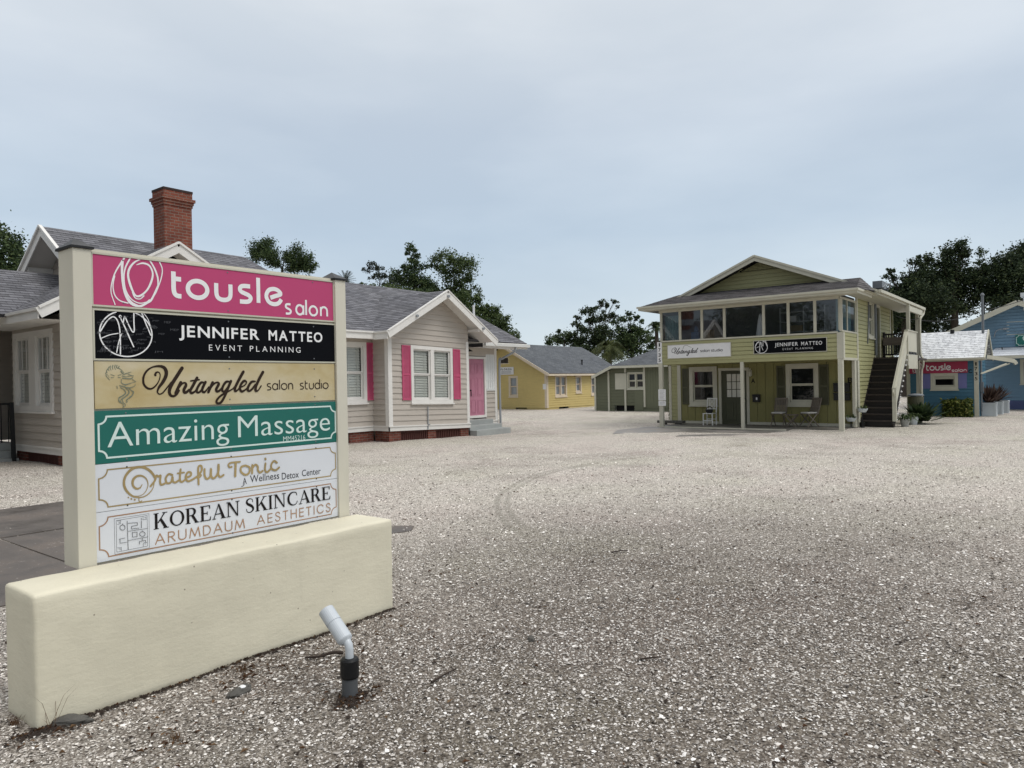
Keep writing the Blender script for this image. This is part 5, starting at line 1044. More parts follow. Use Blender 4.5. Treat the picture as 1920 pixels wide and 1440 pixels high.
# ------------------------------------------------------------------ yellow house
def yellow_house():
    t = thing('yellow_house', 'yellow clapboard house with white trimmed windows and slate grey roof', 'house', (40, 29, 0))
    L = Pl('-x', 36.85); F = Pl('-y', 26.2)
    w = MB(); sl = .545
    top = lambda z: (26.2, 33.0) if z < 2.35 else (26.2+(z-2.35)/sl, 33.0-(z-2.35)/sl)
    lap(w, L, 26.2, 33.0, .12, 4.1, .152, top, [(28.55, 29.12, .88, 2.08), (29.22, 29.9, 3.0, 3.38)], lip=.034, groove=.042)
    lap(w, F, 36.85, 45.8, .12, 2.34, .152, None, [(37.85, 38.95, .86, 2.08), (40.2, 40.75, 1.06, 2.05), (42.15, 43.15, .86, 2.05)], lip=.034, groove=.042)
    lap(w, Pl('+x', 45.8), 26.2, 33.0, .12, 2.35, .152, lip=.034, groove=.042); w.box(36.95, 45.7, 32.9, 33.0, 0, 2.4)
    w.box(36.95, 37.0, 27.8, 28.6, -.1, .05)
    w.build('wall', 'yellow_siding', t)
    sk = MB()
    for a, b in ((26.2, 27.8), (28.7, 32)): sk.pbox(L, a, b, -.03, -.01, -.15, .12)
    for a, b in ((36.85, 38.2), (39.3, 45.8)): sk.pbox(F, a, b, -.03, -.01, -.15, .12)
    sk.build('skirting', 'yellow_siding', t)
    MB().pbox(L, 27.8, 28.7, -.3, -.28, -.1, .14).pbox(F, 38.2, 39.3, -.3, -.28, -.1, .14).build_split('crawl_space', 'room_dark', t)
    b = MB().pbox(L, 26.17, 26.33, .0, .045, .1, 2.3).pbox(F, 36.81, 36.97, 0, .045, .1, 2.3)
    b.build_split('corner_board', 'yellow_trim', t)
    r = MB(); yr = 29.6; zr = 4.33
    roof(r, (36.4, 25.75, 2.27), (46.3, 25.75, 2.27), (36.4, yr, zr), (46.3, yr, zr), .16); roof(r, (46.3, 33.45, 2.27), (36.4, 33.45, 2.27), (46.3, yr, zr), (36.4, yr, zr), .16)
    ro = r.build('roof', 'shingle_slate', t)
    MB().tube([(42.1, 26.9, 2.75), (42.1, 26.9, 3.15)], .05, 8).lathe((42.1, 26.9, 3.15), [(.08, 0), (.07, .08), (.01, .1)], 10).build('vent_pipe', 'black_metal', ro)
    f = MB(); f.beam((36.375, 25.72, 2.18), (36.375, yr, 4.24), .04, .17); f.beam((36.376, yr, 4.24), (36.376, 33.45, 2.18), .04, .17)
    f.beam((36.4, 25.735, 2.18), (46.3, 25.735, 2.18), .03, .12); f.build_split('fascia', 'yellow_trim', t)
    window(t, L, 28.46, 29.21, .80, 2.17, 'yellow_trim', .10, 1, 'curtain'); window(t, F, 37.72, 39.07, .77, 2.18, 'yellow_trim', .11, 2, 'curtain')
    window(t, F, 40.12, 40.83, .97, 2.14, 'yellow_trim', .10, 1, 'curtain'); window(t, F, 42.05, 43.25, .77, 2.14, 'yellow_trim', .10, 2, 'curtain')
    v = MB().frame(L, 29.15, 29.97, 2.94, 3.44, .08, -.05, .03); vo = v.build('gable_vent', 'yellow_trim', t)
    s = MB()
    for i in range(8): z = 3.02+.045*i; s.quad(L(29.23, .0, z), L(29.89, .0, z), L(29.89, -.05, z+.04), L(29.23, -.05, z+.04))
    s.build('louvre', 'grey_wood', vo)
yellow_house()
def yellow_sign():
    L = Pl('-x', 36.80); t = tag(MB().pbox(L, 28.76, 29.98, 0, .025, 2.27, 2.76).build('wall_sign', 'white_vinyl'), 'small white sign under the yellow house gable vent', 'sign')
    m = MB(); k = Ink(m, Pl('-x', 36.775), lambda s, z: (29.98-s, z)); text(k, 'FLOREIA', .16, 1.08, 2.57, 2.68, .02, .2); m.build('lettering', 'letter_black', t)
    m = MB(); k = Ink(m, Pl('-x', 36.775), lambda s, z: (29.98-s, z))
    for z in (2.36, 2.43, 2.50): k.rect(.2, 1.0, z-.010, z+.010)
    m.build('small_print', 'letter_grey', t)
yellow_sign()
tag(MB().pbox(Pl('-x', 36.82), 26.20, 26.46, 0, .02, 1.28, 1.62).build('notice', 'white_vinyl'), 'white notice by the yellow house corner board', 'notice')

# ------------------------------------------------------------------ sage outbuilding
def sage_house():
    t = thing('sage_outbuilding', 'low sage green outbuilding with white posts between yellow house and olive house', 'building', (36.5, 19, 0))
    L = Pl('-x', 36.1); w = MB()
    top = lambda z: (15.0, 22.2) if z < 2.0 else (15.0, 22.2-(z-2.0)/.48)
    lap(w, L, 15.0, 22.2, .0, 2.5, .17, top, [(18.0, 20.8, -1, .32) if 0 else (19.62, 20.9, .02, .32), (19.05, 20.0, 1.3, 2.17)], lip=.034, groove=.042)
    w.box(36.2, 40.5, 22.1, 22.2, 0, 2.1); w.box(36.2, 40.5, 14.95, 15.0, 0, 2.4)
    w.build('wall', 'sage_siding', t)
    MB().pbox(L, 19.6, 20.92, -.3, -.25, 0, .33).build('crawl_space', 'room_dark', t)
    vb = MB(); vboards(vb, Pl('-x', 36.07), 17.47, 18.92, .25, 2.44, .16); vb.build('board_door', 'sage_siding', t)
    MB().pbox(L, 19.05, 19.58, .005, .05, .04, 1.18).build('lean_cupboard', 'sage_siding', t)
    p = MB()
    for u, z0, z1 in ((21.24, -.1, 2.3), (20.16, -.1, 1.28), (20.14, 2.19, 2.46), (18.95, .24, 2.47), (17.42, .05, 2.47), (22.15, -.1, 2.05)): p.pbox(L, u-.055, u+.055, .03 if u > 19.6 else .05, .085, z0, z1)
    p.pbox(L, 17.36, 19.0, .05, .07, 2.45, 2.50); p.build_split('post', 'sage_trim', t)
    MB().pbox(L, 20.08, 20.82, .02, .05, 1.24, 2.15).build('shutter_panel', 'sage_trim', t)
    window(t, L, 18.98, 20.04, 1.24, 2.2, 'sage_trim', .07, 2, 'dark', mull=.06)
    r = MB(); roof(r, (35.65, 20.85, 2.58), (35.65, 14.6, 2.58), (37.9, 18.6, 3.70), (37.9, 16.8, 3.70), .16); roof(r, (41, 22.1, 2.02), (35.65, 22.1, 2.02), (41, 18.6, 3.72), (37.9, 18.6, 3.70), .16)
    roof(r, (35.65, 22.1, 2.02), (35.65, 20.85, 2.58), (37.9, 18.6, 3.70), (37.9, 18.6, 3.701), .16); roof(r, (35.65, 14.6, 2.58), (41, 14.6, 2.58), (37.9, 16.8, 3.70), (41, 16.8, 3.70), .16)
    r.build('roof', 'shingle_slate', t)
    f = MB(); f.beam((35.63, 22.12, 1.95), (35.63, 20.85, 2.51), .04, .15); f.beam((35.629, 20.87, 2.51), (35.629, 14.6, 2.51), .04, .13); f.build_split('fascia', 'sage_trim', t)
sage_house()

# ------------------------------------------------------------------ olive two-storey house
def olive_house():
    t = thing('two_storey_house', 'olive green two storey house with glazed upper porch and dark outside stair', 'house', (29, 9, 0))
    A = Pl('-x', 24.47); B = Pl('-x', 26.5); S = Pl('-y', 5.93); ch = .142
    w = MB()
    lap(w, A, 6.0, 12.10, 2.42, 3.14, ch, lip=.032, groove=.024); lap(w, S, 24.5, 26.74, 2.36, 3.2, ch, lip=.032, groove=.024)
    lap(w, S, 26.76, 32.3, .0, 4.55, ch, None, [(28.4, 29.24, 3.15, 4.45), (29.40, 30.3, 2.4, 4.35)], lip=.032, groove=.024)
    lap(w, B, 12.46, 12.72, .0, 2.32, ch, lip=.032, groove=.024); lap(w, Pl('+y', 12.85), 26.5, 34, 0, 4.4, ch, lip=.032, groove=.024)
    gt = lambda z: (9.12-(6.08-z)/.425, 9.12+(6.08-z)/.425)
    lap(w, Pl('-x', 26.55), 5, 13, 4.85, 6.0, ch, gt, [(8.30, 9.92, 5.72, 6.0)], lip=.032, groove=.024)
    w.quad(A(6.0, 0, 2.30), A(12.1, 0, 2.30), A(12.1, .012, 2.42), A(6.0, .012, 2.42)); w.box(26.5, 34, 12.80, 12.84, 0, 4.5); w.box(33.9, 34.0, 6.1, 12.8, 0, 4.5) 
    w.build('wall', 'olive_siding', t)
    v = MB(); vboards(v, B, 5.95, 12.32, .12, 2.30, .305, [(10.90, 11.90, .78, 2.16), (9.66, 10.70, .0, 2.09), (7.2, 8.2, .78, 2.17)]); v.build('board_wall', 'olive_shaded', t)
    fl = MB().box(24.5, 33.0, 5.96, 12.1, 2.29, 2.36); fl.build('upper_floor', 'olive_shaded', t)
    MB().box(24.35, 26.5, 7.6, 12.3, -.12, .02).box(24.9, 26.5, 6.0, 7.6, -.12, .015).build('porch_floor', 'porch_concrete', t)
    MB().box(24.31, 24.345, 7.6, 12.3, -.02, .028).build('floor_edge', 'cream_trim', t)
    b = MB()   # boards, sills, posts
    b.pbox(A, 5.97, 12.14, .014, .055, 3.13, 3.185); b.pbox(S, 24.5, 26.6, .014, .052, 3.185, 3.235); b.pbox(A, 5.93, 12.2, -.02, .03, 4.22, 4.31)
    b.pbox(S, 24.5, 26.6, -.02, .03, 4.24, 4.31); b.pbox(B, 12.72, 12.83, 0, .046, 0, 2.3); b.pbox(B, 12.32, 12.46, 0, .046, -.05, 2.3)
    b.pbox(S, 26.60, 26.76, .0, .05, 2.30, 4.5); b.pbox(S, 26.62, 26.86, .0, .046, .0, 2.28); b.pbox(S, 26.22, 26.46, -.05, .04, .02, 2.27); b.pbox(S, 24.62, 26.6, .0, .046, 2.275, 2.36); b.pbox(S, 32.2, 32.32, 0, .046, 2.4, 4.5)
    b.pbox(B, 9.62, 5.95, 0, .046, .0, .12) if 0 else b.pbox(B, 5.95, 9.58, .013, .03, .0, .115); b.pbox(B, 10.80, 12.3, .013, .03, .0, .115)
    b.build_split('trim_board', 'cream_trim', t)
    MB().box(24.42, 24.53, 6.0 - .02, 6.0, 0, 0.001) if 0 else None
    for (u0, u1, z0, z1, d0, d1) in ((12.09, 12.24, -.02, 2.36, -.06, .06), (9.05, 9.155, .02, 2.31, -.06, .045), (5.84, 5.985, -.05, 2.31, -.09, .05)):
        MB().pbox(A, u0, u1, d0, d1, z0, z1).build('porch_post', 'cream_trim', t)
    nb = MB().pbox(A, 12.10, 12.29, -.05, .04, 2.362, 3.15).build('number_board', 'white_vinyl', t)
    m = MB(); k = Ink(m, Pl('-x', 24.47), lambda s, z: (12.29-s, z), .0425)
    for i, c in enumerate('1735'): text(k, c, .07 if c == '1' else .05, .12 if c == '1' else .14, 2.98-.19*i, 3.11-.19*i, .012)
    m.build('numeral', 'letter_black', nb)
    MB().pbox(A, 5.80, 6.0, -.12, .05, 2.315, 3.15).build('corner_post', 'cream_trim', t)
    # --- upper glazing, a real room behind it
    g = MB(); us = [12.12, 11.37, 10.53, 9.70, 8.325, 7.51, 6.665, 5.88]
    for u in us: g.pbox(A, u-.045, u+.045, -.03, .03, 3.186, 4.219)
    for x in (24.50, 25.45, 26.56): g.pbox(S, x-.035, x+.035, -.03, .02, 3.236, 4.239)
    gs_ = g.build_split('window_mullion', 'cream_trim', t); go = gs_[0]
    for a, c in zip(us[:-1], us[1:]):
        MB().quad(A(a-.04, 0, 3.18), A(c+.04, 0, 3.18), A(c+.04, 0, 4.225), A(a-.04, 0, 4.225)).build('pane', 'glass_blue' if a > 12 else 'glass_dim', go)
    for a, c in ((24.54, 25.41), (25.49, 26.52)): MB().quad(S(a, 0, 3.23), S(c, 0, 3.23), S(c, 0, 4.24), S(a, 0, 4.24)).build('pane', 'glass_blue', go)
    c = MB(); n = 30
    for i in range(n):
        y0 = 12.05-.62*i/n; y1 = 12.05-.62*(i+1)/n; c.quad((24.62+.02*math.sin(i*1.4), y0, 3.15), (24.62+.02*math.sin((i+1)*1.4), y1, 3.15), (24.62+.02*math.sin((i+1)*1.4), y1, 4.1), (24.62+.02*math.sin(i*1.4), y0, 4.1))
    for i in range(60):
        x0 = 24.6+1.9*i/60; x1 = 24.6+1.9*(i+1)/60; c.quad((x0, 6.05+.02*math.sin(i*1.4), 3.1), (x1, 6.05+.02*math.sin((i+1)*1.4), 3.1), (x1, 6.05+.02*math.sin((i+1)*1.4), 4.3), (x0, 6.05+.02*math.sin(i*1.4), 4.3))
    c.build('curtain', 'curtain_teal', go)
    rm = MB().quad((26.6, 5.95, 2.37), (26.6, 12.2, 2.37), (26.6, 12.2, 4.4), (26.6, 5.95, 4.4)).quad((24.5, 5.96, 4.40), (24.5, 12.2, 4.40), (26.6, 12.2, 4.40), (26.6, 5.96, 4.40)).quad((24.5, 12.15, 2.37), (26.6, 12.15, 2.37), (26.6, 12.15, 4.4), (24.5, 12.15, 4.4))
    rm.build('room_lining', 'room_wall', t)
    # --- roofs
    r = MB(); pk = 9.12; zr = 6.19
    roof(r, (25.95, 13.0, 4.56), (34.4, 13.0, 4.56), (25.95, pk, zr), (34.4, pk, zr)) if 0 else roof(r, (34.4, 13.0, 4.56), (25.95, 13.0, 4.56), (34.4, pk, zr), (25.95, pk, zr))
    roof(r, (25.95, 5.12, 4.56), (34.5, 5.12, 4.56), (25.95, pk, zr), (34.5, pk, zr))
    roof(r, (23.88, 12.72, 4.44), (23.88, 5.30, 4.44), (26.56, 12.35, 5.09), (26.56, 5.75, 5.09)); roof(r, (26.6, 13.05, 4.52), (23.88, 12.72, 4.44), (26.57, 12.34, 5.09), (26.56, 12.35, 5.09)); roof(r, (23.88, 5.30, 4.44), (26.0, 5.16, 4.53), (26.56, 5.75, 5.09), (26.57, 5.74, 5.09))
    r.build('roof', 'shingle_brown', t)
    f = MB()
    for off, w_, h_, dz in ((0, .04, .19, -.10), (-.03, .05, .07, -.02)):
        f.beam((25.93+off, 13.03, 4.55+dz), (25.93+off, pk, 6.185+dz), w_, h_); f.beam((25.931+off, pk, 6.185+dz), (25.931+off, 5.09, 4.55+dz), w_, h_)
    f.box(23.84, 23.88, 5.30, 12.74, 4.31, 4.435); f.box(23.79, 23.84, 5.26, 12.78, 4.385, 4.45); f.box(23.88, 26.5, 12.72, 12.75, 4.31, 4.43); f.box(23.88, 25.9, 5.26, 5.30, 4.31, 4.435); f.box(23.80, 25.95, 5.21, 5.258, 4.385, 4.45)
    f.box(25.95, 34.5, 5.07, 5.10, 4.40, 4.55)
    f.build_split('fascia', 'cream_trim', t)
    MB().quad((23.9, 5.32, 4.315), (24.5, 5.32, 4.315), (24.5, 12.7, 4.315), (23.9, 12.7, 4.315)).quad((24.5, 5.1, 4.42), (34.4, 5.1, 4.42), (34.4, 5.93, 4.42), (24.5, 5.93, 4.42)).build('soffit', 'cream_trim', t)
    MB().box(25.9, 34.6, 4.97, 5.065, 4.46, 4.565).build('gutter', 'cream_trim', t, bevel=.012)
    MB().tube(cr_sample([(34.45, 5.02, 4.46), (34.43, 5.04, 4.3), (34.15, 5.1, 4.12), (34.08, 5.12, 3.9), (34.08, 5.12, 2.7), (34.0, 5.02, 2.4), (33.98, 5.02, 2.1), (34.0, 5.08, 1.8), (34.0, 5.08, .15), (33.9, 4.98, .05)], 4), .05, 8).build('downspout', 'cream_trim', t)
    la = MB()
    for i in range(36):
        y = 8.3+1.62*i/35
        if True:
            zt_ = 6.08-abs(y-9.12)*.425-.06
            if zt_ > 5.73: la.box(26.46, 26.48, y-.012, y+.012, 5.72, zt_)
    for z in (5.76, 5.81, 5.86, 5.91, 5.96): h = (6.0-z)/.425; la.box(26.445, 26.459, 9.12-h, 9.12+h, z-.010, z+.010)
    la.build('gable_lattice', 'olive_siding', t); MB().poly([(26.515, 8.36, 5.71), (26.515, 9.88, 5.71), (26.515, 9.12, 6.02)]).build('vent_dark_sheet', 'room_dark', t)  # near-black sheet stands in for the shade behind the lattice
    # --- porch openings
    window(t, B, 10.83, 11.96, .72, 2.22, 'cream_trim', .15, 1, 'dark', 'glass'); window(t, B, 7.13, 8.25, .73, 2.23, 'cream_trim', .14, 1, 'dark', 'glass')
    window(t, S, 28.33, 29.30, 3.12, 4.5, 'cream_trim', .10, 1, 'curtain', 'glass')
    for a, c in ((11.98, 12.26), (8.28, 8.58), (6.79, 7.11)): shutter(t, B, a, c, .76, 2.17, 'shutter_olive')
    MB().frame(B, 9.59, 10.77, -.02, 2.14, .10, -.03, .035, wb=.02).build('door_frame', 'cream_trim', t)
    d = MB().pbox(B, 9.69, 10.67, -.06, -.02, .0, 2.03)
    d.frame(B, 9.82, 10.14, .16, .86, .03, -.02, -.008); d.frame(B, 10.22, 10.54, .16, .86, .03, -.02, -.008); d.frame(B, 9.86, 10.50, 1.0, 1.95, .04, -.02, -.005)
    for i in (1, 2): x = 9.90+.56*i/3; d.pbox(B, x-.012, x+.012, -.012, -.004, 1.04, 1.91)
    for i in (1, 2): z = 1.04+.87*i/3; d.pbox(B, 9.9, 10.46, -.012, -.003, z-.012, z+.012)
    do = d.build('door', 'door_olive', t); MB().quad(B(9.9, -.014, 1.04), B(10.46, -.014, 1.04), B(10.46, -.014, 1.91), B(9.9, -.014, 1.91)).build('door_blind', 'blind', do)
    MB().tube([B(9.78, -.02, .98), B(9.78, .05, .98)], .03, 10).build('handle', 'black_metal', do)
    # door at the stair head
    dd = MB().frame(S, 29.38, 30.42, 2.38, 4.42, .1, -.02, .035, wb=.02).build('stair_door_frame', 'cream_trim', t)
    MB().pbox(S, 29.48, 30.32, -.05, -.03, 2.4, 4.32).build('stair_door', 'door_olive', dd)
    m = MB(); k = Ink(m, B, lambda s, z: (s, z), .0145); kk = Ink(m, B, lambda s, z: (-s, z), .0145)
    text(kk, 'A', -9.52, -9.37, 1.56, 1.73, .03); text(kk, 'B', -6.18, -6.02, 1.52, 1.70, .03); m.build('unit_letter', 'letter_black', t)
    # --- outside stair, landing, guard
    st = MB(); n = 11; x0 = 26.95; rise = 2.4/n; run = .215
    for i in range(n):
        x = x0+i*run; z = (i+1)*rise
        st.box(x-.02, x+run+.03, 4.90, 5.88, z-.045, z)
    st.build_split('stair_tread', 'tread_wood', t)
    rs = MB()
    for i in range(n): x = x0+i*run; rs.box(x+.02, x+.035, 4.90, 5.88, i*rise, (i+1)*rise-.046)
    for y in (4.885, 5.895): rs.beam((x0-.05, y, .02), (x0+n*run, y, 2.33), .04, .28)
    rs.build_split('stair_riser', 'dark_stain', t)
    MB().box(x0+n*run, 33.9, 4.86, 5.9, 2.34, 2.42).box(30.9, 33.9, 5.9, 6.0, 2.34, 2.42).build('landing', 'tread_wood', t)
    h = MB(); hz = lambda x: 1.0+(x-x0)*(2.4/(n*run))
    h.beam((x0-.05, 4.83, hz(x0)+.29), (29.25, 4.83, hz(29.25)-.02), .13, .05); h.beam((x0-.03, 4.83, hz(x0)-.05), (29.25, 4.83, hz(29.25)-.36), .03, .62)
    h.box(x0-.10, x0+.02, 4.77, 4.89, .2, 1.33); h.box(29.22, 29.32, 4.77, 4.89, 2.1, 3.38)
    h.build_split('handrail', 'cream_trim', t)
    MB().box(29.33, 31.3, 4.82, 4.85, 2.55, 3.36).box(29.3, 31.35, 4.79, 4.88, 3.361, 3.40).box(29.35, 31.2, 4.78, 4.815, 1.98, 2.50).build_split('guard_panel', 'cream_trim', t)
    nbx = MB()
    for i in range(5): nbx.box(29.5+.32*i, 29.68+.32*i, 4.772, 4.815, 2.51, 2.60)
    nbx.build_split('guard_slot', 'black_metal', t)
    for (x, y, z0, z1) in ((30.82, 5.02, 2.42, 4.42), (34.1, 5.22, -.05, 4.42)): MB().box(x-.06, x+.06, y-.06, y+.06, z0, z1).build('landing_post', 'cream_trim', t)
    MB().box(30.86, 34.0, 5.0, 5.08, 4.20, 4.40).build('landing_beam', 'cream_trim', t)
    rl = MB(); xx = 30.82
    rl.box(xx-.03, xx+.03, 5.1, 5.9, 3.30, 3.36); rl.box(xx-.03, xx+.03, 5.1, 5.9, 2.52, 2.58); rl.box(xx-.05, xx+.05, 5.82, 5.9, 2.42, 3.42)
    for i in range(8): y = 5.16+.62*i/7; rl.box(xx-.018, xx+.018, y-.02, y+.02, 2.58, 3.30)
    rl.build('landing_railing', 'dark_stain', t)
    tag(MB().box(30.55, 30.75, 5.10, 5.84, 2.90, 3.2).build('railing_planter', 'grey_wood'), 'dark planter box hanging on the landing rail at the stair head', 'planter')
    # string of little lights along the stair's outer stringer
    sl = MB()
    for i in range(13): x = x0+.1+n*run*i/13; sl.lathe((x, 4.80, hz(x)-.88), [(.004, 0), (.03, .015), (.03, .05), (.004, .065)], 8)
    sl.build_split('string_light', 'white_vinyl', t)
    MB().tube(cr_sample([(26.0, 4.95, 4.62), (26.3, 4.9, 4.75), (26.9, 4.9, 4.8), (27.4, 5.05, 4.72), (27.6, 5.3, 4.7)], 4), .03, 8).box(27.2, 27.9, 5.2, 5.5, 4.75, 5.0).build('service_drop', 'conduit', t)
    MB().tube(cr_sample([(28.15, 5.88, 2.9), (28.2, 5.86, 3.6), (28.28, 5.85, 4.4)], 3), .02, 8).tube([(29.34, 5.85, 2.5), (29.34, 5.85, 4.4)], .045, 8).build('conduit_pipe', 'conduit', t)
olive_house()
def shop_sign(u_left, z0, z1, w, mat, fn_list, label, x=24.44, th=.025):
    t = tag(MB().pbox(Pl('-x', x), u_left-w, u_left, 0, th, z0, z1).build('wall_sign', mat), label, 'sign')
    MB().frame(Pl('-x', x), u_left-w-.02, u_left+.02, z0-.02, z1+.02, .019, 0, th+.008).build('frame', 'cream_trim', t)
    for mm, fm, fn in fn_list:
        m = MB(); fn(Ink(m, Pl('-x', x), fm, th+.0015)); m.build('lettering', mm, t)
    return t
# white script sign: same lettering as the directory panel, on white
ua = 11.83; fmU = lambda s, z: (ua-.06-(s-.25)*1.18-.03, 2.775+(z-1.79)*1.18)
shop_sign(11.85, 2.53, 3.0, 2.37, 'white_vinyl', [('letter_black', fmU, lambda k: drawing(k, 'untangled', 1.15)), ('letter_grey', fmU, lambda k: geo(k, 'salon studio', 1.22, 1.93, 1.73, .065, .014, .26, .42)),
    ('letter_sage', lambda s, z: (ua-.55-s*1.3, 2.84+(z-1.80)*.9), lambda k: drawing(k, 'lady', .6) if 0 else k.stroke([(.02, 1.82), (.06, 1.93), (.14, 1.95), (.2, 1.90), (.27, 1.86)], .012))],
    'white sign with black script on the olive house front')
kx = 2.34/1.8; kz = .43/.292
fmJ = lambda s, z: (8.655-s*kx, 2.575+(z-1.944)*kz)
def jm2(k):
    k.clip = (.01, 1.79, 1.946, 2.2345); k.stroke(arc(.192, 2.090, .158, .140, 112, 428, 46), .013, smooth=False); drawing(k, 'jm', 1.2); k.clip = None
    text(k, 'JENNIFER', .54, 1.12, 2.088, 2.168, .008, .17); text(k, 'MATTEO', 1.20, 1.70, 2.088, 2.168, .008, .17)
    text(k, 'EVENT', .74, .99, 2.0, 2.042, -.008, .4); text(k, 'PLANNING', 1.06, 1.48, 2.0, 2.042, -.008, .4)
shop_sign(8.655, 2.575, 3.0, 2.34, 'panel_black', [('letter_white', fmJ, jm2)], 'black sign with white monogram circle and capitals on the olive house front')

# ------------------------------------------------------------------ blue buildings
def blue_annex():
    t = thing('blue_annex', 'small blue building with white weathered shingle roof beside the outside stair', 'building', (36, 4.2, 0))
    L = Pl('-x', 34.8); S = Pl('-y', 3.18); w = MB()
    lap(w, L, 3.18, 5.75, .0, 2.38, .14, None, [(3.95, 4.78, 1.20, 1.68)], lip=.032, groove=.026); top = lambda z: (34.8, 37.6) if z < 2.3 else (34.8+(z-2.3)*1.15, 37.6-(z-2.3)*1.15)
    lap(w, S, 34.8, 37.6, 0, 3.4, .14, top, lip=.032, groove=.026); w.box(34.9, 37.6, 5.7, 5.75, 0, 2.4); w.box(37.55, 37.6, 3.25, 5.7, 0, 2.4)
    w.build('wall', 'blue_siding', t)
    r = MB(); roof(r, (34.35, 5.8, 2.40), (34.35, 2.92, 2.40), (36.2, 5.8, 3.58), (36.2, 2.92, 3.58), .15); roof(r, (38.05, 2.92, 2.40), (38.05, 5.8, 2.40), (36.2, 2.92, 3.58), (36.2, 5.8, 3.58), .15)
    ro = r.build('roof', 'shingle_white', t)
    MB().lathe((36.1, 4.2, 3.5), [(.08, 0), (.08, .14), (.09, .16)], 10).build('roof_vent', 'black_metal', ro)
    f = MB(); f.box(34.31, 34.345, 2.92, 5.8, 2.28, 2.39); f.beam((34.33, 2.90, 2.35), (36.2, 2.90, 3.55), .04, .13); f.beam((36.2, 2.899, 3.55), (38.07, 2.899, 2.35), .04, .13); f.box(34.2, 34.31, 2.9, 5.8, 2.33, 2.40); f.build_split('fascia', 'cream_trim', t)
    b = MB().pbox(L, 3.15, 3.31, 0, .046, 0, 2.3).pbox(L, 5.62, 5.76, 0, .046, 0, 2.3); nb = b.build_split('corner_board', 'cream_trim', t)[0]
    m = MB(); k = Ink(m, L, lambda s, z: (3.31-s, z), .048)
    for i, c in enumerate('1735'): text(k, c, .05 if c == '1' else .025, .10 if c == '1' else .12, 2.08-.2*i, 2.22-.2*i, .014)
    m.build('numeral', 'letter_black', nb)
    m = MB(); k = Ink(m, L, lambda s, z: (3.50-s, z), .037); text(k, 'C', 0, .13, 1.78, 1.93, .03); m.build('unit_letter', 'letter_black', t)
    window(t, L, 3.87, 4.86, 1.11, 1.80, 'cream_trim', .12, 1, 'dark', 'glass', rail=.80)
    for a, c in ((4.87, 5.20), (3.56, 3.86)): MB().pbox(L, a, c, .0, .042, 1.16, 1.77).build('shutter', 'lavender', t)
    MB().tube([(36.0, 3.08, 3.3), (36.0, 3.08, 5.02)], .05, 8).lathe((36.0, 3.08, 5.0), [(.06, 0), (.08, .05), (.05, .12), (.01, .14)], 10).build('mast', 'conduit', t)
    p = MB().tube([(35.1, 3.10, 2.3), (35.1, 3.10, .2)], .035, 8).tube([(35.35, 3.10, 2.6), (35.35, 3.10, .1)], .028, 8).box(35.0, 35.3, 3.02, 3.12, 1.0, 1.4); p.build('meter_pipe', 'conduit', t)
    # bracketed gable hood on the side
    h = MB(); h.beam((35.6, 2.95, 2.45), (36.4, 2.05, 2.25), .08, .16); h.beam((36.4, 2.05, 2.25), (36.45, 1.98, 2.12), .08, .14); h.beam((35.0, 3.1, 1.75), (36.2, 2.3, 2.15), .045, .045); h.beam((35.5, 3.1, 1.75), (36.3, 2.2, 2.15), .045, .045); h.build('bracket', 'cream_trim', t)
blue_annex()
def banner():
    L = Pl('-x', 34.74); t = tag(MB().pbox(L, 3.52, 5.64, 0, .02, 1.80, 2.27).build('wall_sign', 'banner_red'), 'red banner sign with pale rounded lettering on the blue annex', 'sign')
    k0 = 2.12/1.79; fm = lambda s, z: (5.64-s*k0, 1.80+(z-2.272)*(.47/.306))
    m = MB(); k = Ink(m, L, fm, .0215, clip=(.01, 1.78, 2.275, 2.575)); drawing(k, 'scribble', 1.4); k.clip = None
    geo(k, 'tousle', .53, 1.30, 2.345, .135, .030, .27); geo(k, 'salon', 1.31, 1.76, 2.30, .065, .016, .22); m.build('lettering', 'letter_white', t)
banner()
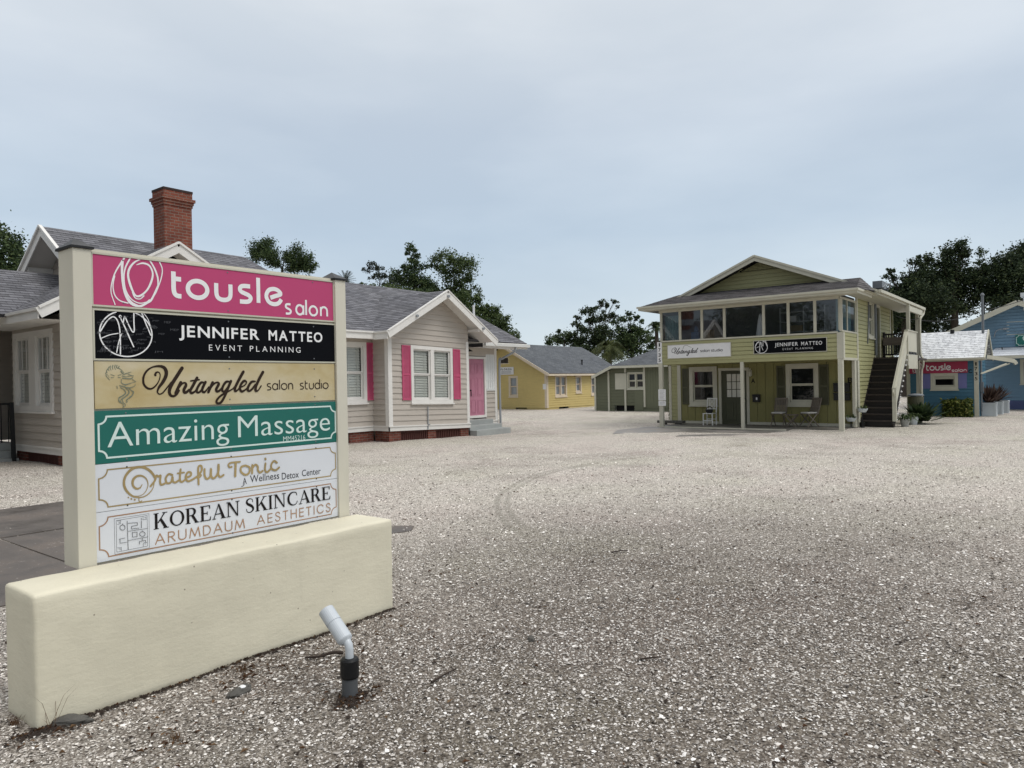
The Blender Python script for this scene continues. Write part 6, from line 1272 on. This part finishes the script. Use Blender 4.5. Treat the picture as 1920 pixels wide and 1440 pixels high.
def blue_house():
    t = thing('blue_house', 'larger blue gabled house with a louvred vent and pale chimney', 'house', (46, 0, 0))
    X = 41.8; L = Pl('-x', X); w = MB(); ap, ay, s = 5.02, 2.15, .455
    top = lambda z: (ay-(ap-z)/s, ay+(ap-z)/s)
    lap(w, L, -4.5, 5.6, .45, 4.95, .15, lambda z: (max(-4.5, top(z)[0]), min(5.6, top(z)[1])), [(-.5, 1.15, 1.35, 2.3)], lip=.032, groove=.026)
    w.box(X, X+10, 5.5, 5.6, 0, 3.4); w.build('wall', 'blue_pale', t)
    r = MB(); a, b = ay+3.75, ay-7.0
    roof(r, (X+10, a, ap-3.75*s+.12), (X-.55, a, ap-3.75*s+.12), (X+10, ay, ap+.14), (X-.55, ay, ap+.14), .16); roof(r, (X-.55, b, ap-7.0*s+.12), (X+10, b, ap-7*s+.12), (X-.55, ay, ap+.14), (X+10, ay, ap+.14), .16)
    ro = r.build('roof', 'shingle_white', t)
    MB().box(X-.2, X+.5, ay-.75, ay-.2, 4.7, 5.35).box(X-.3, X+.6, ay-.85, ay-.1, 5.351, 5.52).build('chimney', 'planter_white', ro)
    f = MB(); f.beam((X-.57, a, ap-3.75*s+.02), (X-.57, ay, ap+.04), .05, .24); f.beam((X-.571, ay, ap+.04), (X-.571, b, ap-7*s+.02), .05, .24); f.build_split('fascia', 'cream_trim', t)
    v = MB().frame(L, .9, 2.62, 3.52, 4.22, .10, -.05, .03).build('gable_vent', 'cream_trim', t); sl = MB()
    for i in range(6): z = 3.64+.085*i; sl.quad(L(1.0, .01, z), L(2.52, .01, z), L(2.52, -.05, z+.05), L(1.0, -.05, z+.05))
    sl.build('louvre', 'cream_trim', v)
    p = MB(); roof(p, (X-1.6, 3.35, 2.56), (X-1.6, -4.6, 2.56), (X, 3.05, 2.98), (X, -4.6, 2.98), .4); p.build('porch_roof', 'metal_pale', t)
    MB().box(X-1.64, X-1.605, -4.6, 3.36, 2.42, 2.555).build('porch_fascia', 'cream_trim', t)
    window(t, L, -.7, 2.12, 1.22, 2.4, 'cream_trim', .14, 2, 'curtain', 'glass')
    lt = MB(); 
    for i in range(52): y = 3.1-.06*2*i*.55; lt.beam((X-.05, y, .02), (X-.05, y-.42, .44), .012, .014); lt.beam((X-.065, y-.42, .02), (X-.065, y, .44), .012, .014)
    lt.build('lattice', 'lavender', t); MB().box(X-.03, X-.01, -4.5, 5.6, -.05, .45).build('crawl_space', 'blue_siding', t)
    hk = MB().tube(cr_sample([(X-.4, 2.8, 3.0), (X-.42, 2.78, 2.86), (X-.5, 2.85, 2.76), (X-.5, 2.98, 2.78)], 3), .025, 6); hk.build('wire_hook', 'wire_black', t)
    MB().tube(cr_sample([(X-.05, 3.12, 3.5), (X-.2, 3.05, 3.75), (X-.2, 2.9, 3.85), (X-.12, 2.75, 3.87)], 3), .02, 6).tube([(X-.12, 2.75, 3.87), (X-.12, 2.6, 3.87)], .05, 8).build('wall_lamp', 'galvanised', t)
blue_house()
def green_wall_sign():
    L = Pl('-x', 41.72); t = tag(MB().pbox(L, .1, 2.27, 0, .03, 3.02, 3.56).build('wall_sign', 'panel_green'), 'green sign with pale scooped border on the larger blue house', 'sign')
    m = MB(); k = Ink(m, L, lambda s, z: (2.27-s, z), .0315); notched_border(k, .03, 2.14, 3.06, 3.52, .02, .08); geo(k, 'o', .27, .50, 3.26, .24, .045); m.build('border', 'letter_palegreen', t)
green_wall_sign()

# ------------------------------------------------------------------ things on and around the olive porch
def white_chair(x, y):
    t = thing('chair', 'white lattice-backed chair between porch window and door', 'chair', (x, y, 0)); X = lambda a: x+a
    s = MB().box(x-.20, x+.20, y-.20, y+.20, .44, .47).build('seat', 'chair_white', t, bevel=.008)
    for a in (-.18, .18):
        MB().beam((x-.18, y+a, .02), (x-.18, y+a*.96, .44), .035, .035, (1, 0, 0)).build('leg', 'chair_white', t); MB().beam((x+.18, y+a, .02), (x+.18, y+a, .44), .035, .035, (1, 0, 0)).build('leg', 'chair_white', t)
    b = MB(); P = lambda v, z: (x+.18+(z-.44)*.16, y+v, z)
    for v in (-.18, .18): b.beam(P(v, .45), P(v, 1.0), .035, .035, (1, 0, 0))
    b.beam(P(-.2, 1.0), P(.2, 1.0), .03, .05); b.beam(P(-.16, .62), P(.16, .62), .025, .03); b.beam(P(-.09, .62), P(-.09, .98), .018, .018, (1, 0, 0)); b.beam(P(.09, .62), P(.09, .98), .018, .018, (1, 0, 0))
    b.beam(P(-.09, .8), P(.09, .975), .016, .016); b.beam(P(.09, .8), P(-.09, .975), .016, .016); b.beam(P(-.09, .63), P(.09, .79), .016, .016); b.beam(P(.09, .63), P(-.09, .79), .016, .016)
    b.build('backrest', 'chair_white', t)
    MB().beam((x-.18, y-.17, .2), (x-.18, y+.17, .2), .02, .03).beam((x+.18, y-.17, .24), (x+.18, y+.17, .24), .02, .03).build('stretcher', 'chair_white', t)
white_chair(25.65, 10.80)
bk = thing('basket', 'dark basket on the white chair seat', 'basket', (25.62, 10.80, .47)); MB().lathe((25.62, 10.80, .472), [(.09, 0), (.13, .06), (.135, .13), (.12, .135), (.10, .06), (.02, .04)], 14).build('bowl', 'room_dark', bk)
MB().tube(cr_sample([(25.62, 10.68, .6), (25.62, 10.74, .70), (25.62, 10.86, .70), (25.62, 10.92, .6)], 4), .012, 6).build('handle', 'room_dark', bk)
def folding_chair(x, y, yaw, label):
    t = thing('folding_chair', label, 'chair', (x, y, .02), 'slatted folding chairs on the olive porch'); c, s_ = math.cos(yaw), math.sin(yaw)
    T = lambda f, l, z: (x+f*c-l*s_, y+f*s_+l*c, .02+z)       # f forward, l to its left
    for l in (-.21, .21):
        MB().beam(T(.24, l, 0), T(-.22, l, .52), .022, .035).build('leg', 'grey_wood', t); MB().beam(T(-.26, l*.88, 0), T(.20, l*.88, .46), .022, .035).build('leg', 'grey_wood', t)
    st = MB(); 
    for i in range(6): f = -.17+.075*i; st.beam(T(f, -.20, .45), T(f, .20, .45), .05, .018)
    st.build('seat', 'grey_wood', t)
    b = MB()
    for l in (-.21, .21): b.beam(T(-.20, l, .44), T(-.36, l, 1.0), .022, .035)
    for i in range(7): l = -.165+.055*i; b.beam(T(-.215, l, .50), T(-.345, l, .95), .035, .010, (c, s_, 0))
    b.beam(T(-.355, -.22, .97), T(-.355, .22, .97), .022, .06); b.beam(T(-.21, -.2, .50), T(-.21, .2, .50), .02, .04); b.build('backrest', 'grey_wood', t)
    MB().beam(T(-.20, 0, .485), T(.20, 0, .485), .38, .045).build('cushion', 'cushion', t, bevel=.015)
folding_chair(25.85, 8.33, math.pi, 'slatted folding chair with pale cushion facing the lot, left of the folding table')
folding_chair(26.05, 7.35, math.pi*.80, 'slatted folding chair with pale cushion turned sideways, right of the folding table')
tb = thing('folding_table', 'low dark folding side table between the two slatted chairs', 'table', (25.75, 7.85, .02))
MB().box(25.57, 25.93, 7.66, 8.04, .425, .45).build('tabletop', 'grey_wood', tb)
for q in (-1, 1):
    MB().beam((25.75+.15*q, 7.67, .02), (25.75+.15*q, 8.03, .42), .025, .03).build('leg', 'grey_wood', tb); MB().beam((25.75+.12*q, 8.03, .02), (25.75+.12*q, 7.67, .42), .025, .03).build('leg', 'grey_wood', tb)
def mailbox(u0, u1, z0, z1, label):
    B = Pl('-x', 26.487); t = thing('mailbox', label, 'mailbox', B((u0+u1)/2, 0, z0), 'black wall mailboxes on the olive porch')
    MB().pbox(B, u0, u1, 0, .12, z0, z1-.05).build('box', 'black_metal', t, bevel=.006); l = MB().pbox(B, u0-.008, u1+.008, 0, .135, z1-.048, z1).build('lid', 'black_metal', t, bevel=.006)
    MB().pbox(B, (u0+u1)/2-.05, (u0+u1)/2-.0, .121, .124, z0+.08, z0+.17).build('emblem', 'white_vinyl', t)
mailbox(9.18, 9.44, .86, 1.14, 'black wall mailbox under letter A beside the olive door'); mailbox(6.10, 6.62, 1.22, 1.52, 'upper black mailbox under letter B behind the right porch post'); mailbox(6.10, 6.62, .92, 1.18, 'lower black mailbox under letter B behind the right porch post')
B_ = Pl('-x', 26.487); ln = thing('wall_lantern', 'small cream wall lantern above letter A', 'lantern', B_(9.52, 0, 1.78))
MB().lathe(B_(9.52, .12, 1.80), [(.03, 0), (.055, .02), (.065, .18), (.03, .24), (.012, .28)], 8).build('lamp_glass', 'cream_trim', ln); MB().pbox(B_, 9.48, 9.56, 0, .02, 1.84, 2.04).tube([B_(9.52, .01, 1.98), B_(9.52, .07, 2.11), B_(9.52, .12, 2.08)], .012, 6).build('bracket', 'cream_trim', ln)
A_ = Pl('-x', 24.41)
for z0, z1, lb in ((.98, 1.39, 'tall white notice sheet on the left porch post'), (.78, .955, 'short white notice sheet under the tall one on the left porch post')):
    n = tag(MB().pbox(A_, 11.96, 12.26, 0, .012, z0, z1).build('notice', 'white_vinyl'), lb, 'notice')
    m = MB(); k = Ink(m, A_, lambda s, z: (12.26-s, z), .0125)
    for i in range(int((z1-z0)/.05)-1): k.rect(.05, .25-.04*(i % 3 == 2), z1-.06-.05*i, z1-.052-.05*i)
    m.build('print', 'letter_grey', n)
tag(MB().box(25.6, 25.85, 11.86, 12.95, .06, .16).box(25.62, 25.8, 12.0, 12.2, -.05, .06).box(25.62, 25.8, 12.6, 12.8, -.05, .06).build('low_bench', 'stone_grey', bevel=.015), 'low weathered bench plank beside the left porch post', 'bench')
def leafy(mb, c, r, n, L, rnd, wide=.10, curve=.2):
    for _ in range(n):
        a = rnd.uniform(0, 6.283); e = rnd.uniform(.2, 1.35)
        l = L*rnd.uniform(.6, 1.1); d = Vector((math.cos(a)*math.cos(e), math.sin(a)*math.cos(e), math.sin(e))); s_ = d.cross(Vector((0, 0, 1))).normalized()*l*wide
        p = Vector(c)+Vector((rnd.gauss(0, r), rnd.gauss(0, r), 0)); q = p+d*l*.55; e2 = p+d*l+Vector((0, 0, -l*curve))
        mb.add([p-s_*.4, p+s_*.4, q+s_, q-s_, e2], [(0, 1, 2, 3), (3, 2, 4)])
def pot(x, y, z, r, h, label, mat='planter_white', leaf='leaf_mid', n=40, L=.25, stand=0, group=None, curve=.3):
    t = thing('potted_plant', label, 'plant', (x, y, z), group); rnd = random.Random(int(x*97+y*31))
    MB().lathe((x, y, z+stand), [(r*.65, 0), (r*.95, h*.7), (r, h), (r*.9, h), (r*.85, h*.85), (.01, h*.8)], 18).build('pot', mat, t)
    if stand:
        s = MB(); s.lathe((x, y, z), [(.07, 0), (.06, .02), (.015, .04), (.015, stand-.03), (.06, stand-.001)], 10); s.build('stand', 'black_metal', t)
    m = MB(); leafy(m, (x, y, z+stand+h*.8), r*.5, n, L, rnd, curve=curve); m.build('foliage', leaf, t)
pot(26.15, 6.02, .0, .17, .13, 'lower white bowl plant between porch post and stair', stand=.22, n=36, L=.24); pot(26.42, 5.72, .0, .17, .13, 'higher white bowl plant on a stand by the stair foot', stand=.52, n=36, L=.24)
pot(27.45, 4.62, .0, .16, .26, 'grey pot of grassy plant at the foot of the outside stair', 'pot_grey', 'leaf_mid', 40, .42, curve=.5)
pot(28.6, 4.55, .0, .17, .28, 'pale stone tub with green leaves beside the woven bin', 'planter_white', 'leaf_mid', 70, .36, curve=.5)
pot(26.75, 5.8, .0, .10, .16, 'small black pot on the lowest stair edge', 'rubber_black', 'leaf_dark', 14, .1)
wk = thing('wicker_bin', 'tall dark woven bin under the stair handrail', 'bin', (29.6, 4.62, 0)); wb = MB(); wb.lathe((29.6, 4.62, -.02), [(.20, 0), (.25, .5), (.26, .98), (.24, .98), (.22, .4)], 20); wb.build('body', 'shutter_olive', wk)
MB().lathe((29.6, 4.62, .985), [(.27, 0), (.28, .03), (.20, .07), (.02, .09)], 20).build('lid', 'conduit', wk)
sp = thing('leaning_shrub', 'tall wispy shrub growing beside the woven bin', 'shrub', (29.2, 4.45, 0)); m = MB(); leafy(m, (29.2, 4.42, .1), .10, 150, .85, random.Random(8), curve=.15); m.build('foliage', 'leaf_dark', sp)
def hedge():
    t = thing('clipped_bush', 'variegated yellow green clipped bush under the blue annex window', 'bush', (34.35, 3.9, 0)); rnd = random.Random(12); m = MB(); L = .075
    for _ in range(2600):
        u, v, w_ = rnd.uniform(-1, 1), rnd.uniform(-1, 1), rnd.uniform(-.05, 1)
        k = max(abs(u), abs(v), w_)
        if k < .62: continue
        rr = 1+.07*math.sin(5*u+3*w_)+.06*math.sin(7*v)
        p = Vector((34.32+u*.30*rr, 3.86+v*.52*rr, .04+w_*.66*rr)); n = Vector((u, v, w_+.2)).normalized()+Vector((rnd.gauss(0, .5), rnd.gauss(0, .5), rnd.gauss(0, .5))); n.normalize(); a = n.orthogonal().normalized(); b = n.cross(a); q = rnd.uniform(0, 6.28); d = a*math.cos(q)+b*math.sin(q); e = n.cross(d)*.42
        l = L*rnd.uniform(.6, 1.2); m.add([p-d*l, p+e*l, p+d*l, p-e*l], [(0, 1, 2, 3)])
    m.build('foliage', 'leaf_yellow', t); b = MB()
    for i in range(7): y = 3.45+.14*i; b.tube([(34.35, 3.86+(y-3.86)*.5, -.05), (34.33, y, .4)], .012, 5)
    b.build('stem', 'bark', t)
hedge()
def planter(x, y, label, plant):
    t = thing('planter_box', label, 'planter', (x, y, 0), 'white box planters by the blue annex'); s = .25; m = MB(); m.box(x-s, x+s, y-s, y+s, -.02, .5)
    for pl, c in ((Pl('-x', x-s), y), (Pl('-y', y-s), x)): m.frame(pl, c-s, c+s, 0, .5, .06, .001, .016)
    m.box(x-s-.03, x+s+.03, y-s-.03, y+s+.03, .501, .55); m.build('box', 'planter_white', t); MB().box(x-.22, x+.22, y-.22, y+.22, .551, .56).build('soil', 'soil', t)
    if plant:
        f = MB(); leafy(f, (x, y, .55), .05, 120, .85, random.Random(int(x*10)), curve=.05, wide=.045); f.build('foliage', 'leaf_red', t)
planter(35.55, 2.87, 'nearest white box planter with spiky reddish plant', 1); planter(36.9, 2.75, 'middle white box planter behind the nearest one', 1); planter(38.2, 2.62, 'farthest white box planter before the larger blue house', 0)
# things inside the glazed upper porch
shf = thing('shelf_unit', 'pale shelf unit inside the glazed upper porch', 'shelves', (26.2, 7.5, 2.36)); m = MB()
for y in (8.25, 7.45, 6.75): m.box(25.95, 26.45, y-.02, y+.02, 2.36, 4.2)
for z in (2.9, 3.32, 3.68, 4.02): m.box(25.95, 26.45, 6.77, 7.43, z, z+.025); m.box(25.95, 26.45, 7.47, 8.23, z, z+.025)
m.build('frame', 'curtain_cloth', shf)
for i, (y, z, w_, h, mt, lb) in enumerate(((7.85, 3.705, .3, .2, 'white_vinyl', 'white box on the upper porch shelf'), (7.7, 3.345, .4, .22, 'cardboard', 'cardboard box on the middle upper porch shelf'), (7.95, 2.925, .4, .3, 'box_blue', 'blue box low on the upper porch shelf'), (7.1, 3.705, .25, .18, 'curtain_cloth', 'grey box on the upper right shelf behind the glass'), (7.05, 3.345, .35, .22, 'room_floor', 'dark box on the right shelf behind the glass'))):
    tag(MB().box(25.98, 26.35, y-w_/2, y+w_/2, z, z+h).build('storage_box', mt, bevel=.008), lb, 'box', 'boxes on the upper porch shelves')
tag(MB().box(25.3, 25.7, 10.58, 10.98, 2.37, 3.55).build('carton', 'cardboard', bevel=.01), 'tall cardboard carton behind the upper porch glass', 'carton')
tag(MB().box(25.2, 25.6, 11.0, 11.28, 2.37, 3.5).lathe((25.3, 11.12, 3.5), [(.05, 0), (.09, .05), (.05, .2), (.01, .22)], 8).build('water_urn', 'box_blue', bevel=.006), 'dark blue urn beside the cardboard carton in the upper porch', 'urn')
g = MB(); P0 = [(8.62, 3.92), (8.57, 3.95), (8.50, 3.92), (8.42, 3.2), (8.74, 3.2)]
g.lathe((24.9, 8.58, 3.2), [(.17, 0), (.13, .25), (.09, .55), (.05, .72), (.015, .78)], 14); tag(g.build('hanging_garment', 'white_vinyl'), 'white garment hanging behind the upper porch glass', 'garment')

# ------------------------------------------------------------------ overhead wires
def wire(pts, r, label): tag(MB().tube(cr_sample(pts, 8), r, 5).build('utility_wire', 'wire_black'), label, 'wire', 'service wires')
wire([(34.1, 5.16, 4.02), (34.8, 4.5, 3.98), (35.5, 3.8, 4.1), (36.0, 3.14, 4.35), (38, 2.2, 4.75), (41, .5, 5.6)], .014, 'drooping service wire from the landing post to the mast')
wire([(31.2, 5.5, 4.05), (33, 5.3, 4.0), (34.1, 5.16, 4.1)], .012, 'short service wire under the stair landing roof')

# ------------------------------------------------------------------ trees
def crown(mb, clumps, leaf, dens, rnd, flat=.8):
    for (x, y, z, r) in clumps:
        r *= 1.22; n = max(60, int(dens*33*r*r/(leaf*leaf))); ns = max(6, int(n/70)); sub = []
        for _ in range(ns):
            v = Vector((rnd.gauss(0, 1), rnd.gauss(0, 1), rnd.gauss(0, 1))).normalized()*(rnd.random()**.45)
            sub.append((x+v.x*r, y+v.y*r, z+v.z*r*flat, r*rnd.uniform(.14, .34)))
        for _ in range(n):
            sx, sy, sz, sr = sub[rnd.randrange(ns)]
            p = Vector((sx+rnd.gauss(0, sr), sy+rnd.gauss(0, sr), sz+rnd.gauss(0, sr*.8)))
            a = Vector((rnd.gauss(0, 1), rnd.gauss(0, 1), rnd.gauss(0, .6))).normalized(); b = a.cross(Vector((rnd.gauss(0, 1), rnd.gauss(0, 1), rnd.gauss(0, 1)))).normalized()
            l = leaf*rnd.uniform(.55, 1.2); w = l*rnd.uniform(.4, .75)
            mb.add([p-a*l*.5, p+b*w*.5-a*l*.05, p+a*l*.5, p-b*w*.5+a*l*.05], [(0, 1, 2, 3)])
def tree(name, label, keys, mat, leaf=.17, dens=1.1, lean=0, seed=1, r0=.25, cat='tree', group='trees behind the houses', flat=.8):
    rnd = random.Random(seed); cl = [c for k in keys for c in TREES[k]]
    sx = sum(c[0]*c[3] for c in cl)/sum(c[3] for c in cl); sy = sum(c[1]*c[3] for c in cl)/sum(c[3] for c in cl); zm = min(c[2] for c in cl); zt = max(c[2] for c in cl)
    t = thing(name, label, cat, (sx+lean, sy, 0), group)
    m = MB(); h = max(1.0, zm-.3); P = [(sx+lean, sy, -.1), (sx+lean*.6+.1, sy+.05, h*.5), (sx, sy, h), (sx+.15, sy, (h+zt)/2)]
    m.tube(P, [r0, r0*.8, r0*.6, r0*.2], 9)
    for (x, y, z, r) in cl:
        b = Vector(P[2]).lerp(Vector(P[3]), rnd.uniform(0, .7)); e = Vector((x, y, z)); mid = b.lerp(e, .5)+Vector((rnd.gauss(0, .15), rnd.gauss(0, .15), .15)); m.tube([b, mid, e], [r0*.22, r0*.12, r0*.04], 5, cap=False)
        for _ in range(5):
            q = e+Vector((rnd.gauss(0, 1), rnd.gauss(0, 1), rnd.gauss(0, .8)))*r*.6; m.tube([mid.lerp(e, rnd.random()), q], [r0*.08, r0*.02], 4, cap=False)
    m.build('trunk', 'bark', t); c = MB(); crown(c, cl, leaf, dens, rnd, flat); c.build('crown', mat, t)
tree('oak_tree', 'dark oak crown rising behind the cottage porch gable', ['left_oak'], 'leaf_dark', .20, 1.3, seed=2, r0=.35)
tree('broadleaf_tree', 'tree with two round dark puffs showing above the sign and cottage ridge', ['pom'], 'leaf_dark', .12, 2.3, seed=3, r0=.10)
tree('broadleaf_tree', 'tall narrow loose tree behind the cottage ridge, highest of its group', ['tall'], 'leaf_dark', .16, 1.5, seed=4, r0=.18)
tree('broadleaf_tree', 'round airy tree with visible forked trunk behind the pink gable peak', ['roundt'], 'leaf_mid', .16, 1.15, seed=5, r0=.2)
tree('broadleaf_tree', 'pale bluish spray of branches left of the tall narrow tree', ['spray'], 'leaf_blue', .14, 1.1, seed=6, r0=.08)
tree('shrub', 'low dense foliage just above the cottage ridge', ['low'], 'leaf_mid', .16, 1.8, seed=7, r0=.1, cat='shrub')
tree('broadleaf_tree', 'dense tree sloping down to the right of the cottage hip roof', ['slope'], 'leaf_mid', .15, 2.0, seed=8, r0=.2)
tree('shrub', 'low dark shrub mass over the yellow house ridge', ['cshrub'], 'leaf_dark', .18, 2.0, seed=9, r0=.12, cat='shrub')
tree('broadleaf_tree', 'tall open dark tree with flat topped tufts behind the yellow house', ['camphor'], 'leaf_oak', .20, 1.55, seed=10, r0=.25, flat=.62)
tree('broadleaf_tree', 'spreading dark tree left of the olive house eave', ['wide'], 'leaf_dark', .20, 1.6, seed=11, r0=.25, flat=.7)
tree('oak_tree', 'oak of the dark stand rising directly behind the stair landing', ['r1'], 'leaf_oak', .21, 1.8, seed=12, r0=.4)
tree('oak_tree', 'tallest middle oak of the dark stand with its grey trunk in view', ['r2'], 'leaf_oak', .21, 1.8, seed=13, r0=.4)
tree('broadleaf_tree', 'thin feathery tree in the gap between the two big oaks', ['r2b'], 'leaf_dark', .17, 1.0, seed=14, r0=.15)
tree('oak_tree', 'huge dark oak spreading above the larger blue house', ['r3'], 'leaf_oak', .21, 1.8, seed=15, r0=.45)
tree('shrub', 'dark undergrowth under the oaks behind the blue annex roof', ['und'], 'leaf_oak', .22, 1.5, seed=16, r0=.12, cat='shrub')
def offframe():  # out-of-view oak, added only to darken the cottage's left wall
    TREES['shade'] = [(1.6, 15.6, 1.0, .9), (1.9, 17.2, 1.1, .9), (1.6, 16.2, 2.6, 1.0), (1.8, 17.9, 2.8, .9), (1.5, 15.4, 4.0, 1.0), (1.8, 17.2, 4.2, 1.0), (.4, 14.4, 2.2, 1.2), (0, 16.0, 4.6, 1.6), (.2, 18.6, 5.0, 1.6), (-2.5, 15.5, 5.2, 2.2), (-3.2, 18.5, 6.0, 2.4)]
    tree('oak_tree', 'unseen low branching oak added to shade the cottage porch wall', ['shade'], 'leaf_oak', .20, 1.1, seed=31, r0=.25)
offframe()
def palm(x, y, z, r, label, seed, mat='leaf_palm', nf=26, droop=.6):
    rnd = random.Random(seed); t = thing('palm_tree', label, 'palm', (x, y, 0), 'palms behind the houses'); MB().tube([(x, y, -.1), (x+.1, y, z*.5), (x, y, z-.1)], [.2, .16, .15], 9).build('trunk', 'bark', t); m = MB()
    for i in range(nf):
        a = rnd.uniform(0, 6.283); e = rnd.uniform(-.5, 1.4); d = Vector((math.cos(a)*math.cos(e), math.sin(a)*math.cos(e), math.sin(e))); pts = []
        for k in range(7): q = k/6; pts.append(Vector((x, y, z))+d*r*1.25*q+Vector((0, 0, -droop*r*q*q)))
        for k in range(1, 7):
            p = pts[k]; dd = (pts[k]-pts[k-1]).normalized(); s_ = dd.cross(Vector((0, 0, 1))).normalized()
            for g in (-1, 1):
                for j in range(3):
                    l = r*.42*(1-.09*k)*rnd.uniform(.8, 1.15); q0 = pts[k-1].lerp(p, j/3); tip = q0+(s_*g*.8+dd*.7)*l+Vector((0, 0, -.30*l)); w = dd*.022*r
                    m.add([q0-w, q0+w, tip], [(0, 1, 2)])
    m.build('crown', mat, t)
palm(23.22, 28.73, 7.0, .55, 'palm tuft peeping just right of the sign post above the ridge', 1, 'leaf_blue', 34, .3); palm(47.2, 38.2, 6.2, 1.2, 'palm at the right end of the trees behind the cottage', 2, 'leaf_mid', 44, .7)
palm(48.76, 28.6, 4.3, 1.6, 'yellow green palm in front of the dark tree between yellow and sage roofs', 3, 'leaf_palm', 60, 1.0); palm(54.6, 27.5, 6.1, 1.15, 'distant palm with drooping fronds touching the olive house post', 4, 'leaf_dark', 40, .9)
